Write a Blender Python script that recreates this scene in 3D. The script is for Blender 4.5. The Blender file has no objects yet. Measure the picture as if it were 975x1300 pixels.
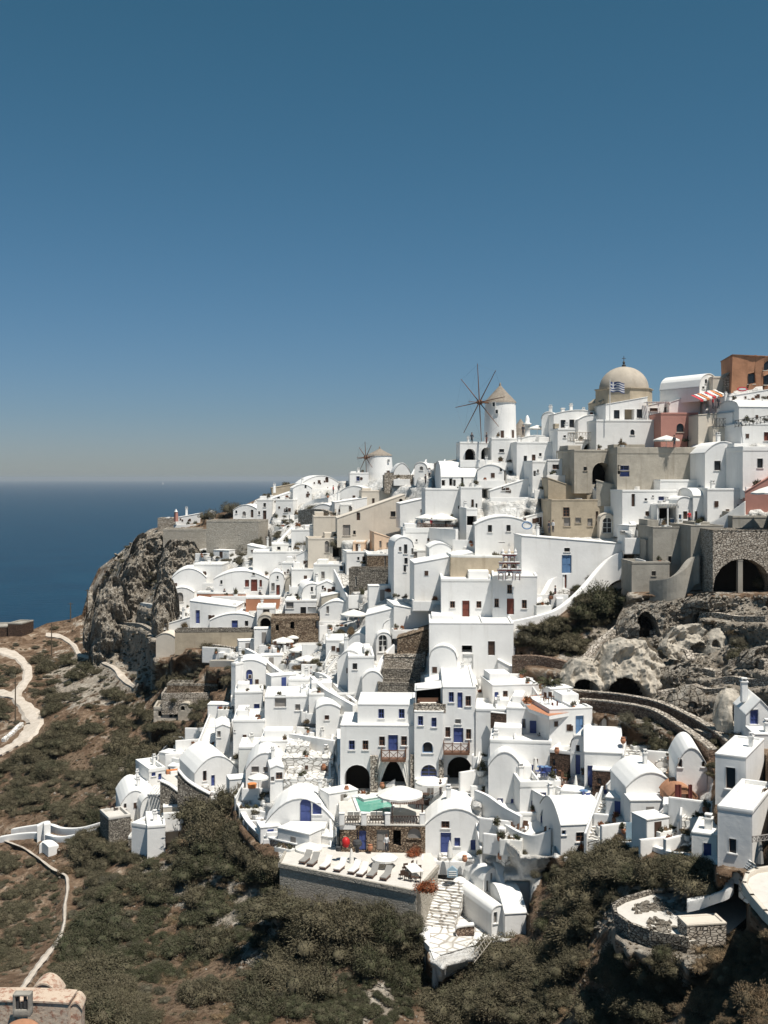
import bpy, math, random
import numpy as np
from mathutils import Vector
random.seed(7); rng = np.random.default_rng(7)
S = bpy.context.scene; COL = S.collection
R = math.radians
# ---------- camera, sky, sun, exposure ----------
F = 1394.0; CX = 487.5; HZ = 607.0; CZ = 120.0     # focal length in photo pixels, horizon row, eye height above the sea
cam = bpy.data.cameras.new('camera'); co = bpy.data.objects.new('camera', cam); COL.objects.link(co)
co.location = (0, 0, CZ); co.rotation_euler = (R(90), 0, 0)
cam.sensor_fit = 'VERTICAL'; cam.sensor_height = 24; cam.sensor_width = 18; cam.lens = F/1300*24
cam.shift_y = (HZ-650)/1300; cam.clip_start = 1; cam.clip_end = 90000
S.camera = co
S.render.resolution_x = 768; S.render.resolution_y = 1024
SUN = Vector((0.30, -0.33, 1.0)).normalized()
w = bpy.data.worlds.new("World"); S.world = w; w.use_nodes = True
nt = w.node_tree; nt.nodes.clear()
sky = nt.nodes.new('ShaderNodeTexSky'); sky.sky_type = 'NISHITA'; sky.sun_disc = False
sky.sun_elevation = math.asin(SUN.z); sky.sun_rotation = math.atan2(SUN.x, SUN.y)
sky.altitude = 0; sky.air_density = 1.0; sky.dust_density = 0.2; sky.ozone_density = 3.0
hs = nt.nodes.new('ShaderNodeHueSaturation'); hs.inputs['Saturation'].default_value = 0.86
bg = nt.nodes.new('ShaderNodeBackground'); bg.inputs[1].default_value = 0.055
ow = nt.nodes.new('ShaderNodeOutputWorld')
nt.links.new(sky.outputs[0], hs.inputs['Color']); tn = nt.nodes.new('ShaderNodeMix'); tn.data_type = 'RGBA'; tn.blend_type = 'MULTIPLY'; tn.inputs[0].default_value = 1; tn.inputs[7].default_value = (.80, .95, 1.0, 1)
nt.links.new(hs.outputs[0], tn.inputs[6])
sp = nt.nodes.new('ShaderNodeSeparateColor'); cb = nt.nodes.new('ShaderNodeCombineColor'); nt.links.new(tn.outputs[2], sp.inputs[0]); nt.links.new(cb.outputs[0], bg.inputs[0])
for i, (p_, k_) in enumerate(((1.38, .335), (.92, .735), (1.13, .60))):
    a_ = nt.nodes.new('ShaderNodeMath'); a_.operation = 'POWER'; a_.inputs[1].default_value = p_; b_ = nt.nodes.new('ShaderNodeMath'); b_.operation = 'MULTIPLY'; b_.inputs[1].default_value = k_
    nt.links.new(sp.outputs[i], a_.inputs[0]); nt.links.new(a_.outputs[0], b_.inputs[0]); nt.links.new(b_.outputs[0], cb.inputs[i]); nt.links.new(bg.outputs[0], ow.inputs[0])
sl = bpy.data.lights.new('sun', 'SUN'); sl.energy = 4.2; sl.angle = R(0.55); sl.color = (1, .95, .87)
so = bpy.data.objects.new('sun', sl); COL.objects.link(so); so.rotation_euler = SUN.to_track_quat('Z', 'Y').to_euler()
S.view_settings.view_transform = 'Standard'; S.view_settings.look = 'None'; S.view_settings.gamma = 1
S.view_settings.exposure = 0.55

HAZE = 4.5e-5
# ---------- materials ----------
M = {}
class N:
    def __init__(s, name, rough=.9, spec=.2):
        m = bpy.data.materials.new(name); m.use_nodes = True; s.m = m; s.t = m.node_tree
        s.b = s.t.nodes['Principled BSDF']; s.b.inputs['Roughness'].default_value = rough
        s.b.inputs['Specular IOR Level'].default_value = spec; M[name] = m
        s.geo = None
    def n(s, ty, **k):
        o = s.t.nodes.new(ty)
        for a, v in k.items():
            if hasattr(o, a): setattr(o, a, v)
            else: o.inputs[a.replace('_', ' ')].default_value = v
        return o
    def l(s, a, b): s.t.links.new(a, b)
    def pos(s):
        if not s.geo: s.geo = s.n('ShaderNodeNewGeometry')
        return s.geo.outputs['Position']
    def noise(s, scale, detail=4, rough=.55, dist=0):
        o = s.n('ShaderNodeTexNoise'); s.l(s.pos(), o.inputs['Vector'])
        for a, v in (('Scale', scale), ('Detail', detail), ('Roughness', rough), ('Distortion', dist)): o.inputs[a].default_value = v
        return o.outputs[0]
    def vor(s, scale, feature='F1', vec=None):
        o = s.n('ShaderNodeTexVoronoi', feature=feature); o.inputs['Scale'].default_value = scale
        s.l(vec or s.pos(), o.inputs['Vector']); return o
    def ramp(s, fac, stops):
        o = s.n('ShaderNodeValToRGB'); e = o.color_ramp.elements
        while len(e) < len(stops): e.new(.5)
        for i, (p, c) in enumerate(stops):
            e[i].position = p; e[i].color = (*c, 1) if isinstance(c, tuple) else (c, c, c, 1)
        s.l(fac, o.inputs[0]); return o.outputs[0]
    def mix(s, f, a, b, mode='MIX'):
        o = s.n('ShaderNodeMix', data_type='RGBA', blend_type=mode)
        for sock, v in ((o.inputs[0], f), (o.inputs[6], a), (o.inputs[7], b)):
            if isinstance(v, (int, float)): sock.default_value = v
            elif isinstance(v, tuple): sock.default_value = (*v, 1)
            else: s.l(v, sock)
        return o.outputs[2]
    def math(s, op, a, b=0.):
        o = s.n('ShaderNodeMath', operation=op)
        for i, v in enumerate((a, b)):
            if isinstance(v, (int, float)): o.inputs[i].default_value = v
            else: s.l(v, o.inputs[i])
        return o.outputs[0]
    def attr(s, name):
        return s.n('ShaderNodeAttribute', attribute_name=name).outputs['Fac']
    def col(s, c):
        if isinstance(c, tuple): s.b.inputs['Base Color'].default_value = (*c, 1)
        else: s.l(c, s.b.inputs['Base Color'])
        return s
    def bump(s, h, strength=.5, dist=.1):
        o = s.n('ShaderNodeBump'); o.inputs['Strength'].default_value = strength; o.inputs['Distance'].default_value = dist
        s.l(h, o.inputs['Height']); s.l(o.outputs[0], s.b.inputs['Normal']); return s

def plaster(name, c, dark=.85, stain=.35, scale=.35, bump=.25):
    k = N(name); d = tuple(x*dark for x in c); e = tuple(x*(dark-.12)*t for x, t in zip(c, (1.02, .98, .92)))
    a = k.ramp(k.noise(scale, 6, .65), [(.35, d), (.62, c)])
    f = k.ramp(k.noise(scale*5, 5, .7, .6), [(.58, 0.), (.78, stain)])
    mp_ = k.n('ShaderNodeMapping'); k.l(k.pos(), mp_.inputs[0]); mp_.inputs['Scale'].default_value = (1.6, 1.6, .16); ns_ = k.n('ShaderNodeTexNoise'); k.l(mp_.outputs[0], ns_.inputs['Vector']); ns_.inputs['Scale'].default_value = 1.; ns_.inputs['Detail'].default_value = 6
    f2 = k.ramp(ns_.outputs[0], [(.56, 0.), (.76, stain*.9)])
    k.col(k.mix(f2, k.mix(f, a, e), tuple(x*.8 for x in e))); k.bump(k.noise(1.2, 6, .65), bump, .12)
    bv = k.n('ShaderNodeBevel'); bv.samples = 4; bv.inputs['Radius'].default_value = .22; bp = k.b.inputs['Normal'].links[0].from_node; k.l(bv.outputs[0], bp.inputs['Normal'])
plaster('white', (.785, .772, .745), .92, .32)
plaster('white_worn', (.74, .73, .69), .88, .35)
plaster('roof_white', (.775, .765, .735), .96, .12)
plaster('cream', (.62, .56, .475), .9, .4)
plaster('tan', (.44, .37, .275), .8, .6, .5, .5)
plaster('grey', (.43, .39, .325), .75, .7, .5, .5)
plaster('concrete', (.36, .335, .29), .78, .6, .6, .4)
plaster('cave_plaster', (.50, .45, .375), .66, .9, .9, 1.6)
plaster('pink', (.47, .235, .19), .88, .4)
plaster('peach', (.68, .50, .36), .9, .3)
plaster('ochre', (.42, .215, .125), .8, .6, .6, .6)
plaster('terracotta', (.43, .20, .115), .85, .4)
plaster('dome', (.44, .385, .315), .84, .6, .6, .4)
plaster('thatch', (.29, .25, .205), .7, .8, 3, .9)
plaster('paving', (.58, .55, .50), .88, .4, .9)
def simple(name, c, rough=.7, spec=.3, var=.12):
    k = N(name, rough, spec); k.col(k.ramp(k.noise(3, 3), [(.3, tuple(x*(1-var) for x in c)), (.7, c)]))
k = N('lichen'); k.col(k.mix(k.ramp(k.noise(2.5, 6, .75), [(.5, 0.), (.6, .8)]), (.50, .40, .31), (.25, .10, .06))); k.bump(k.noise(4, 6), .4, .1)
simple('blue', (.06, .085, .24), .5); simple('lightblue', (.12, .22, .38), .5); simple('paleblue', (.30, .42, .50), .6)
simple('redwood', (.16, .045, .03), .6); simple('darkwood', (.07, .04, .028), .6); simple('brownwood', (.15, .075, .045), .6)
simple('metal', (.06, .06, .06), .5); simple('shade_paint', (.018, .016, .014), 1, 0); simple('greywood', (.25, .23, .21), .8)  # near-black material: shade inside openings put into its colour
simple('canvas', (.72, .70, .65), .9); simple('greycloth', (.27, .26, .24), .9); simple('red', (.5, .02, .02), .5)
simple('orange', (.62, .22, .07), .7); simple('skin', (.45, .27, .19), .7); simple('cloth_dark', (.05, .05, .06), .9)
simple('cloth_red', (.55, .05, .06), .9); simple('cloth_white', (.6, .6, .6), .9); simple('flagblue', (.045, .07, .17), .8)
simple('whitewood', (.72, .71, .68), .6); simple('bark', (.11, .085, .06), .95); simple('maroon', (.14, .035, .03), .8)
k = N('glass', .12, .5); k.col((.018, .020, .023))
k = N('poolwater', .08, .5); k.col(k.ramp(k.noise(.6, 3), [(.3, (.10, .30, .23)), (.7, (.15, .38, .30))])); k.bump(k.noise(3, 3), .15, .05)
def stone(name, dark, lo, hi, sc=3.2, bmp=1.0):
    k = N(name)
    mp = k.n('ShaderNodeMapping'); k.l(k.pos(), mp.inputs[0]); mp.inputs['Scale'].default_value = (1, 1, 1.9)
    v = k.vor(sc, 'DISTANCE_TO_EDGE', mp.outputs[0]); c = k.vor(sc, 'F1', mp.outputs[0])
    cc = k.n('ShaderNodeSeparateColor'); k.l(c.outputs['Color'], cc.inputs[0])
    a = k.ramp(cc.outputs[0], [(0., lo), (1., hi)])
    e = k.ramp(v.outputs['Distance'], [(.02, 0.), (.12, 1.)])
    k.col(k.mix(k.noise(.5, 4), k.mix(e, dark, a), tuple(x*.85 for x in a_mid(lo, hi)), 'MIX') if False else k.mix(e, dark, a))
    k.bump(e, bmp, .12)
def a_mid(a, b): return tuple((x+y)/2 for x, y in zip(a, b))
stone('stone_brown', (.045, .035, .028), (.13, .085, .055), (.40, .31, .22))
stone('stone_grey', (.06, .052, .045), (.17, .15, .125), (.40, .36, .30))
stone('stone_pale', (.10, .085, .07), (.34, .29, .235), (.60, .54, .46), 2.6)
stone('stone_red', (.07, .05, .04), (.17, .105, .075), (.36, .27, .20), 2.8, .8)
stone('stone_dark', (.03, .022, .018), (.07, .045, .035), (.18, .115, .08), 4.5)
stone('retaining', (.28, .255, .215), (.33, .30, .25), (.42, .385, .33), 2.2, .35)
stone('whitestone', (.30, .28, .25), (.66, .64, .6), (.78, .77, .74), 1.3, .5)
stone('paver', (.34, .31, .27), (.62, .60, .56), (.76, .75, .72), .8, .4)
# foliage: colour varies per plant and inside each plant
def foliage(name, a, b, c):
    k = N(name, .95, .05); oi = k.n('ShaderNodeObjectInfo')
    base = k.ramp(oi.outputs['Random'], [(0., a), (.5, b), (1., c)])
    k.col(k.mix(k.ramp(k.noise(1.6, 5, .7), [(.35, 0.), (.7, 1.)]), base, (.10, .086, .060)))
    m2 = k.mix(k.ramp(k.noise(.9, 3), [(.45, 0.), (.75, .5)]), k.b.inputs['Base Color'].links[0].from_socket, (.042, .044, .026))
    k.col(m2)
foliage('leaf', (.082, .074, .046), (.13, .112, .07), (.06, .062, .036))
foliage('leaf_green', (.046, .054, .028), (.066, .072, .038), (.04, .05, .026))
foliage('leaf_dry', (.20, .14, .085), (.25, .17, .10), (.16, .11, .07))
foliage('leaf_red', (.36, .08, .03), (.30, .09, .03), (.38, .12, .04))
foliage('leaf_grey', (.11, .102, .074), (.135, .124, .09), (.09, .088, .06))
# ground
k = N('ground', .95, .1)
n1 = k.noise(.05, 8, .65); n2 = k.noise(.35, 8, .7, .5); n3 = k.noise(2.2, 6, .75)
soil = k.ramp(n2, [(.32, (.080, .052, .034)), (.48, (.165, .108, .070)), (.58, (.27, .195, .135)), (.68, (.48, .41, .33))])
rock = k.ramp(n2, [(.3, (.22, .185, .145)), (.48, (.42, .37, .30)), (.66, (.62, .57, .49))])
rock = k.mix(k.ramp(k.vor(1.1).outputs['Distance'], [(.15, 0.), (.5, .6)]), rock, (.24, .20, .16))
red = k.ramp(n3, [(.35, (.105, .068, .046)), (.6, (.235, .17, .115))])
def mask(nm):
    return k.ramp(k.math('ADD', k.attr(nm), k.math('MULTIPLY', k.math('SUBTRACT', n2, .5), 2.6)), [(.42, 0.), (.58, 1.)])
c = k.mix(mask('rocky'), soil, rock); c = k.mix(mask('reddish'), c, red)
c = k.mix(mask('village'), c, k.ramp(n2, [(.3, (.50, .47, .42)), (.6, (.76, .75, .72))]))
c = k.mix(k.ramp(n3, [(.55, 0.), (.8, .5)]), c, (.11, .10, .06)) ; k.col(c)
hh = k.math('ADD', k.math('MULTIPLY', n2, 2.), k.math('ADD', n3, k.math('MULTIPLY', k.vor(1.3).outputs['Distance'], .8)))
k.bump(hh, .9, .5)
k = N('rock', .95, .1)
v_ = k.vor(1.3, 'DISTANCE_TO_EDGE'); cr = k.ramp(v_.outputs['Distance'], [(.0, 0.), (.09, 1.)]); k.b.inputs['Roughness'].default_value = 1
k.col(k.mix(cr, (.20, .165, .13), k.ramp(k.noise(.9, 8, .75), [(.3, (.25, .215, .17)), (.5, (.46, .41, .34)), (.66, (.66, .61, .53))])))
k.bump(k.math('ADD', k.math('MULTIPLY', cr, .8), k.math('ADD', k.noise(1.5, 8, .75), k.noise(6, 5, .75))), 1.0, .45)
k = N('path', .95, .1)
k.col(k.ramp(k.noise(.8, 7, .7), [(.3, (.40, .34, .275)), (.65, (.56, .50, .43))])); k.bump(k.noise(2, 5), .4, .1)
k = N('sea', .35, .18)
k.col(k.ramp(k.noise(.01, 4, .6), [(.35, (.001, .024, .052)), (.65, (.002, .034, .066))]))
mp = k.n('ShaderNodeMapping'); k.l(k.pos(), mp.inputs[0]); mp.inputs['Scale'].default_value = (.5, 1, 1)
wv = k.n('ShaderNodeTexNoise'); k.l(mp.outputs[0], wv.inputs['Vector']); wv.inputs['Scale'].default_value = .12; wv.inputs['Detail'].default_value = 7; wv.inputs['Roughness'].default_value = .65
k.bump(wv.outputs[0], .8, 3.0)

# ---------- mesh helpers ----------
class MB:
    def __init__(s): s.v = []; s.f = []
    def poly(s, pts):
        i = len(s.v); s.v += [tuple(p) for p in pts]; s.f.append(tuple(range(i, i+len(pts)))); return s
    def box(s, a, b):
        (x0, y0, z0), (x1, y1, z1) = a, b; i = len(s.v)
        s.v += [(x, y, z) for z in (z0, z1) for y in (y0, y1) for x in (x0, x1)]
        s.f += [tuple(i+j for j in q) for q in ((0, 2, 3, 1), (4, 5, 7, 6), (0, 1, 5, 4), (2, 6, 7, 3), (0, 4, 6, 2), (1, 3, 7, 5))]
        return s
    def tube(s, a, b, r0, r1=None, n=6):
        r1 = r0 if r1 is None else r1; a = Vector(a); b = Vector(b); d = (b-a).normalized()
        u = d.orthogonal().normalized(); v = d.cross(u); i = len(s.v)
        for p, r in ((a, r0), (b, r1)):
            s.v += [tuple(p+(u*math.cos(t*2*math.pi/n)+v*math.sin(t*2*math.pi/n))*r) for t in range(n)]
        s.f += [(i+t, i+(t+1) % n, i+n+(t+1) % n, i+n+t) for t in range(n)]
        s.f += [tuple(range(i, i+n)), tuple(range(i+n, i+2*n))]
        return s
    def lathe(s, prof, n=24, c=(0, 0, 0), sx=1, sy=1, wob=0):
        i = len(s.v)
        for r, z in prof:
            for t in range(n):
                a = t*2*math.pi/n; q = 1+wob*math.sin(a*3+z*2)
                s.v.append((c[0]+r*math.cos(a)*sx*q, c[1]+r*math.sin(a)*sy*q, c[2]+z))
        for j in range(len(prof)-1):
            s.f += [(i+j*n+t, i+j*n+(t+1) % n, i+(j+1)*n+(t+1) % n, i+(j+1)*n+t) for t in range(n)]
        s.f += [tuple(range(i, i+n)), tuple(range(i+(len(prof)-1)*n, i+len(prof)*n))]
        return s
    def mesh(s, name, mat, smooth=False):
        me = bpy.data.meshes.new(name); me.from_pydata(s.v, [], s.f); me.materials.append(M[mat])
        if smooth: me.polygons.foreach_set('use_smooth', [True]*len(me.polygons))
        me.update(); return me
    def build(s, name, mat, parent=None, label=None, smooth=False):
        o = bpy.data.objects.new(name, s.mesh(name, mat, smooth)); COL.objects.link(o); o.parent = parent
        if label: o['label'] = label
        return o
def tag(o, label=None, cat=None, group=None, kind=None):
    for a, v in (('label', label), ('category', cat), ('group', group), ('kind', kind)):
        if v: o[a] = v
    return o
def thing(name, label, cat, loc, rz=0, group=None):
    o = bpy.data.objects.new(name, None); COL.objects.link(o); o.location = loc; o.rotation_euler = (0, 0, rz); o.empty_display_size = .5
    return tag(o, label, cat, group)
def dup(root, loc, rz=None, label=None, group=None, sc=None):
    r = root.copy(); COL.objects.link(r); r.location = loc
    if rz is not None: r.rotation_euler = (0, 0, rz)
    if label: r['label'] = label
    if group: r['group'] = group
    if sc: r.scale = (sc,)*3
    for ch in root.children:
        c = ch.copy(); COL.objects.link(c); c.parent = r
        for g in ch.children:
            d = g.copy(); COL.objects.link(d); d.parent = c
    return r

# ---------- the lie of the land: distance of the slope along each sight line ----------
CP = [(-500,900,300),(-300,1000,220),(-300,1300,110),(0,1300,92),(250,1300,92),(500,1300,92),(750,1300,80),(975,1300,55),(1300,1300,45),
(-200,1500,75),(300,1500,70),(700,1500,62),(1200,1500,38),(975,1200,70),(850,1190,76),(780,1150,88),(900,1110,82),(870,1230,78),
(40,1200,118),(200,1200,112),(350,1180,108),(480,1180,104),(548,1250,100),(600,1200,104),(680,1190,98),(30,1080,150),(150,1090,135),(190,1085,133),
(110,1000,165),(30,930,200),(200,940,172),(100,870,215),(20,870,225),(-100,830,255),(60,810,262),(110,790,262),(140,840,222),(190,870,195),(190,800,208),
(120,770,255),(150,740,250),(180,700,250),(200,680,250),(250,665,245),(330,650,238),(240,720,222),(300,690,222),(250,760,205),(350,750,193),(300,800,187),
(240,830,183),(320,870,164),(220,890,176),(290,960,148),(250,1000,142),(300,1010,136),(390,1060,121),(330,1060,124),(450,1105,115),(530,1130,111),(360,1100,119),
(360,980,134),(400,920,142),(420,870,150),(380,820,170),(440,790,172),(430,740,182),(400,680,205),(430,640,218),(400,615,240),(480,612,225),(500,670,190),
(520,720,172),(480,790,162),(520,850,148),(480,1035,125),(550,1010,124),(600,960,126),(590,880,136),(640,860,138),(600,790,146),(660,785,146),
(560,1080,115),(620,1085,112),(620,1140,107),(700,1080,108),(680,1030,113),(700,940,120),(740,1000,112),(790,960,112),(820,1030,102),(880,1010,100),(880,1060,92),(940,1095,78),(975,1000,80),
(960,930,102),(830,940,112),(760,890,126),(700,850,135),(790,870,128),(820,800,140),(900,850,125),(730,810,142),(760,770,146),(940,750,136),(850,750,142),(860,700,147),
(940,680,142),(720,740,152),(760,690,156),(640,700,160),(700,660,162),(560,700,165),(580,650,172),(640,620,172),(560,600,186),(535,600,195),(610,580,182),(640,562,181),(700,570,176),(760,600,166),
(830,640,155),(900,640,150),(960,620,145),(900,580,157),(960,540,152),(830,560,167),(760,545,176),(940,495,162),(1100,480,150),(1400,500,130),(1300,800,100),(1200,1000,75)]
cp = np.array(CP, float)
def feat(x, y): return x/400., y/400.
cxn, cyn = feat(cp[:, 0], cp[:, 1])
def phi(r2): return .5*r2*np.log(r2+1e-9)
A_ = phi((cxn[:, None]-cxn)**2+(cyn[:, None]-cyn)**2)+np.eye(len(cp))*.0012
Pm = np.stack([np.ones(len(cp)), cxn, cyn], 1)
K_ = np.block([[A_, Pm], [Pm.T, np.zeros((3, 3))]])
wts = np.linalg.solve(K_, np.concatenate([np.log(cp[:, 2]), np.zeros(3)]))
def Dg(px, py):
    px = np.atleast_1d(np.asarray(px, float)); py = np.atleast_1d(np.asarray(py, float)); out = np.empty(px.size)
    x, y = feat(px.ravel(), py.ravel())
    for i in range(0, x.size, 20000):
        a = x[i:i+20000]; b = y[i:i+20000]
        out[i:i+20000] = phi((a[:, None]-cxn)**2+(b[:, None]-cyn)**2) @ wts[:-3] + wts[-3] + wts[-2]*a + wts[-1]*b
    out = np.exp(np.clip(out, 3.4, 6.2)); return out.reshape(px.shape) if px.size > 1 else float(out[0])
def P(px, py, D): return Vector(((px-CX)*D/F, D, CZ-(py-HZ)*D/F))
def hsh(i, j, k, s):
    n = (i*374761393+j*668265263+k*2147483647+s*974634777) & 0xffffffff
    n = ((n ^ (n >> 13))*1274126177) & 0xffffffff
    return ((n ^ (n >> 16)) & 0xffff)/65535.
def vn(p, sc, s=0):
    q = p*sc; i = np.floor(q).astype(np.int64); f = q-i; f = f*f*(3-2*f); r = 0
    for a in (0, 1):
        for b in (0, 1):
            for c in (0, 1):
                wgt = (f[:, 0] if a else 1-f[:, 0])*(f[:, 1] if b else 1-f[:, 1])*(f[:, 2] if c else 1-f[:, 2])
                r = r+wgt*hsh(i[:, 0]+a, i[:, 1]+b, i[:, 2]+c, s)
    return r-.5
def fbm(p, sc, o=4, s=0, ridge=False):
    r = 0; a = 1.
    for k_ in range(o):
        v = vn(p, sc*2**k_, s+k_); r = r+a*((.25-abs(v))*2 if ridge else v); a *= .5
    return r
def inpoly(px, py, poly, soft=0):
    n = len(poly); c = np.zeros(px.shape, bool); dm = np.full(px.shape, 1e9)
    for i in range(n):
        x0, y0 = poly[i]; x1, y1 = poly[(i+1) % n]
        with np.errstate(divide='ignore', invalid='ignore'):
            c ^= ((y0 > py) != (y1 > py)) & (px < (x1-x0)*(py-y0)/(y1-y0+1e-12)+x0)
        t = np.clip(((px-x0)*(x1-x0)+(py-y0)*(y1-y0))/((x1-x0)**2+(y1-y0)**2+1e-9), 0, 1)
        dm = np.minimum(dm, np.hypot(px-x0-t*(x1-x0), py-y0-t*(y1-y0)))
    if not soft: return c
    return np.clip(.5+np.where(c, dm, -dm)/soft, 0, 1)
VILLAGE = [(190,800),(250,705),(300,655),(345,622),(430,600),(520,588),(600,560),(800,480),(1100,430),(1200,620),(905,672),(815,690),(790,700),(700,770),(660,800),(640,850),(700,880),(800,950),(850,955),(905,990),(900,1080),(790,1068),(700,1090),(650,1190),(550,1250),(540,1130),(360,1095),(300,1010),(200,1060),(140,1040),(200,965),(290,900),(300,850),(240,805)]
ROADS = [([(-120,818,14),(0,826,14),(22,833,14),(35,848,13),(35,862,13),(24,876,13),(18,884,14),(34,900,24),(46,918,26),(34,934,18),(15,948,12),(-20,965,12)], 'dirt_road'),
 ([(-100,872,10),(0,880,14),(20,884,14)], 'dirt_road'),
 ([(58,806,8),(78,808,9),(95,820,7),(99,832,8),(112,834,7),(128,840,6),(146,848,7),(156,862,14),(170,872,8)], 'dirt_road'),
 ([(-30,1060,3),(0,1065,3),(30,1076,3.5),(50,1090,4),(66,1103,5),(85,1111,5.5),(86,1130,5),(82,1150,5.5),(82,1172,5.5),(76,1192,6),(62,1210,10),(46,1230,10),(28,1256,9)], 'footpath')]
def road_d(px, py):
    d = np.full(px.shape, 1e9)
    for r, _ in ROADS:
        for (x0, y0, w0), (x1, y1, w1) in zip(r[:-1], r[1:]):
            t = np.clip(((px-x0)*(x1-x0)+(py-y0)*(y1-y0))/((x1-x0)**2+(y1-y0)**2), 0, 1)
            d = np.minimum(d, np.hypot(px-x0-t*(x1-x0), (py-y0-t*(y1-y0))*1.3)-(w0+t*(w1-w0))/2)
    return d
CLIFF = [(105,790),(118,735),(150,695),(190,668),(300,690),(240,740),(215,780),(195,800),(205,850),(190,880),(165,870),(150,845),(110,825)]
CAVES = [(700,860),(790,750),(830,765),(905,755),(985,765),(1100,700),(1150,900),(960,930),(910,930),(830,930),(740,880)]
def Dt0(px, py):
    """distance of the ground itself, with terraces in the village and crags outside it"""
    d = Dg(px, py); p = np.stack([(px-CX)*d/F, d, CZ-(py-HZ)*d/F], 1)
    v = inpoly(px, py, VILLAGE, 14); cl = inpoly(px, py, CLIFF, 12); cv = inpoly(px, py, CAVES, 12)
    calm = np.clip(road_d(px, py)/12, 0, 1)*(1-v)
    n = fbm(p, .045, 5, 3)*9+fbm(p, .22, 4, 9, True)*2.2
    d2 = d+n*calm*.45+cl*(fbm(p, .09, 5, 21, True)*9)+cv*fbm(p, .3, 4, 31, True)*2.2
    per = 17.; t = py/per+vn(p, .06, 8)*3+vn(p, .02, 9)*4; fr = t-np.floor(t)
    terr = (fr-np.clip(fr*2, 0, 1))*3.0
    return d2+v*(.5+terr*.6)
SIL = [(-600,895),(-100,812),(0,803),(40,800),(60,791),(90,786),(104,780),(112,750),(125,722),(150,703),(175,683),(190,672),(225,664),(255,657),(300,646),(340,627),(380,615),(430,611),(470,609),(530,603),(580,583),(620,568),(690,563),(740,550),(830,535),(930,497),(975,487),(1500,440)]

# the ground is moulded to what stands on it: each wall foot gets a ledge, nothing pokes through a front
STAMPS = []; TPOLY = []; GX = np.arange(-60, 1040, 3.); GY = np.arange(430, 1330, 3.); GRID = None
def bake():
    global GRID
    X, Y = np.meshgrid(GX, GY, indexing='ij'); G = Dt0(X.ravel(), Y.ravel()).reshape(X.shape); G0 = G.copy()
    for (xa, ya, Da, ta, xb, yb, Db, tb, gap) in STAMPS:
        if xb < xa: xa, ya, Da, ta, xb, yb, Db, tb = xb, yb, Db, tb, xa, ya, Da, ta
        i = (GX > xa-5) & (GX < xb+5)
        if not i.any(): continue
        t = np.clip((GX[i]-xa)/max(xb-xa, .5), 0, 1)[:, None]; yy = ya+(yb-ya)*t; D = Da+(Db-Da)*t; dy = GY[None]-yy
        z = (yy-HZ)*D; hor = np.where(GY[None] > HZ+25, np.abs(z)/np.maximum(GY[None]-HZ, 1), D-.1*dy)
        tgt = np.clip(hor, D-2.6, D)+.05; pull = np.clip(G[i]-tgt, 0, 14)*np.clip(1-(dy-10)/34, 0, 1)
        G[i] -= np.where(dy >= -1.5, pull, 0)
    for (xa, ya, Da, ta, xb, yb, Db, tb, gap) in STAMPS:
        if xb < xa: xa, ya, Da, ta, xb, yb, Db, tb = xb, yb, Db, tb, xa, ya, Da, ta
        i = (GX > xa-2) & (GX < xb+2)
        if not i.any(): continue
        t = np.clip((GX[i]-xa)/max(xb-xa, .5), 0, 1)[:, None]; yy = ya+(yb-ya)*t; D = Da+(Db-Da)*t; tt = ta+(tb-ta)*t
        ins = (GY[None] < yy-1) & (GY[None] > tt-3); G[i] = np.where(ins, np.maximum(G[i], D+gap), G[i])
    X, Y = np.meshgrid(GX, GY, indexing='ij')
    for poly, z in TPOLY:
        ins = inpoly(X, Y, poly, 6) > .3; G = np.where(ins, np.maximum(G, (CZ-z)*F/np.maximum(Y-HZ, 1)+.5), G)
    GRID = G
def Dt(px, py):
    px = np.asarray(px, float); py = np.asarray(py, float); o = Dt0(px, py)
    if GRID is None: return o
    ins = (px > GX[0]) & (px < GX[-1]) & (py > GY[0]) & (py < GY[-1])
    fx = (px[ins]-GX[0])/3; fy = (py[ins]-GY[0])/3; i = np.minimum(fx.astype(int), len(GX)-2); j = np.minimum(fy.astype(int), len(GY)-2); fx -= i; fy -= j
    o = o.copy(); o[ins] = GRID[i, j]*(1-fx)*(1-fy)+GRID[i+1, j]*fx*(1-fy)+GRID[i, j+1]*(1-fx)*fy+GRID[i+1, j+1]*fx*fy
    return o

MARKS = [(640,580,'below the tall windmill'),(480,625,'below the small windmill'),(310,665,'by the castle wall'),(320,750,'near the red door chapel'),(640,745,'near the bell tower'),(480,1010,'beside the hotel'),(390,975,'near the dotted white walls'),(316,870,'near the left blue door house'),(380,830,'round the three left umbrellas'),(870,545,'near the pink house'),(850,650,'above the concrete shell'),(720,965,'round the brown stone cottages'),(190,1020,'by the far left vaults'),(920,1020,'near the big modern house'),(740,640,'near the old tan house'),(510,840,'by the stack of stone terraces'),(470,665,'near the large cream house'),(600,1110,'round the lowest vaults'),(790,1040,'by the pebble edged stairs'),(560,670,'by the upper cafe'),(440,740,'by the grey and white steps'),(800,520,'below the dome church')]
def near(p):
    x = CX+p[0]*F/p[1]; y = HZ+(CZ-p[2])*F/p[1]
    return min(MARKS, key=lambda m_: (m_[0]-x)**2+(m_[1]-y)**2)[2]
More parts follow.
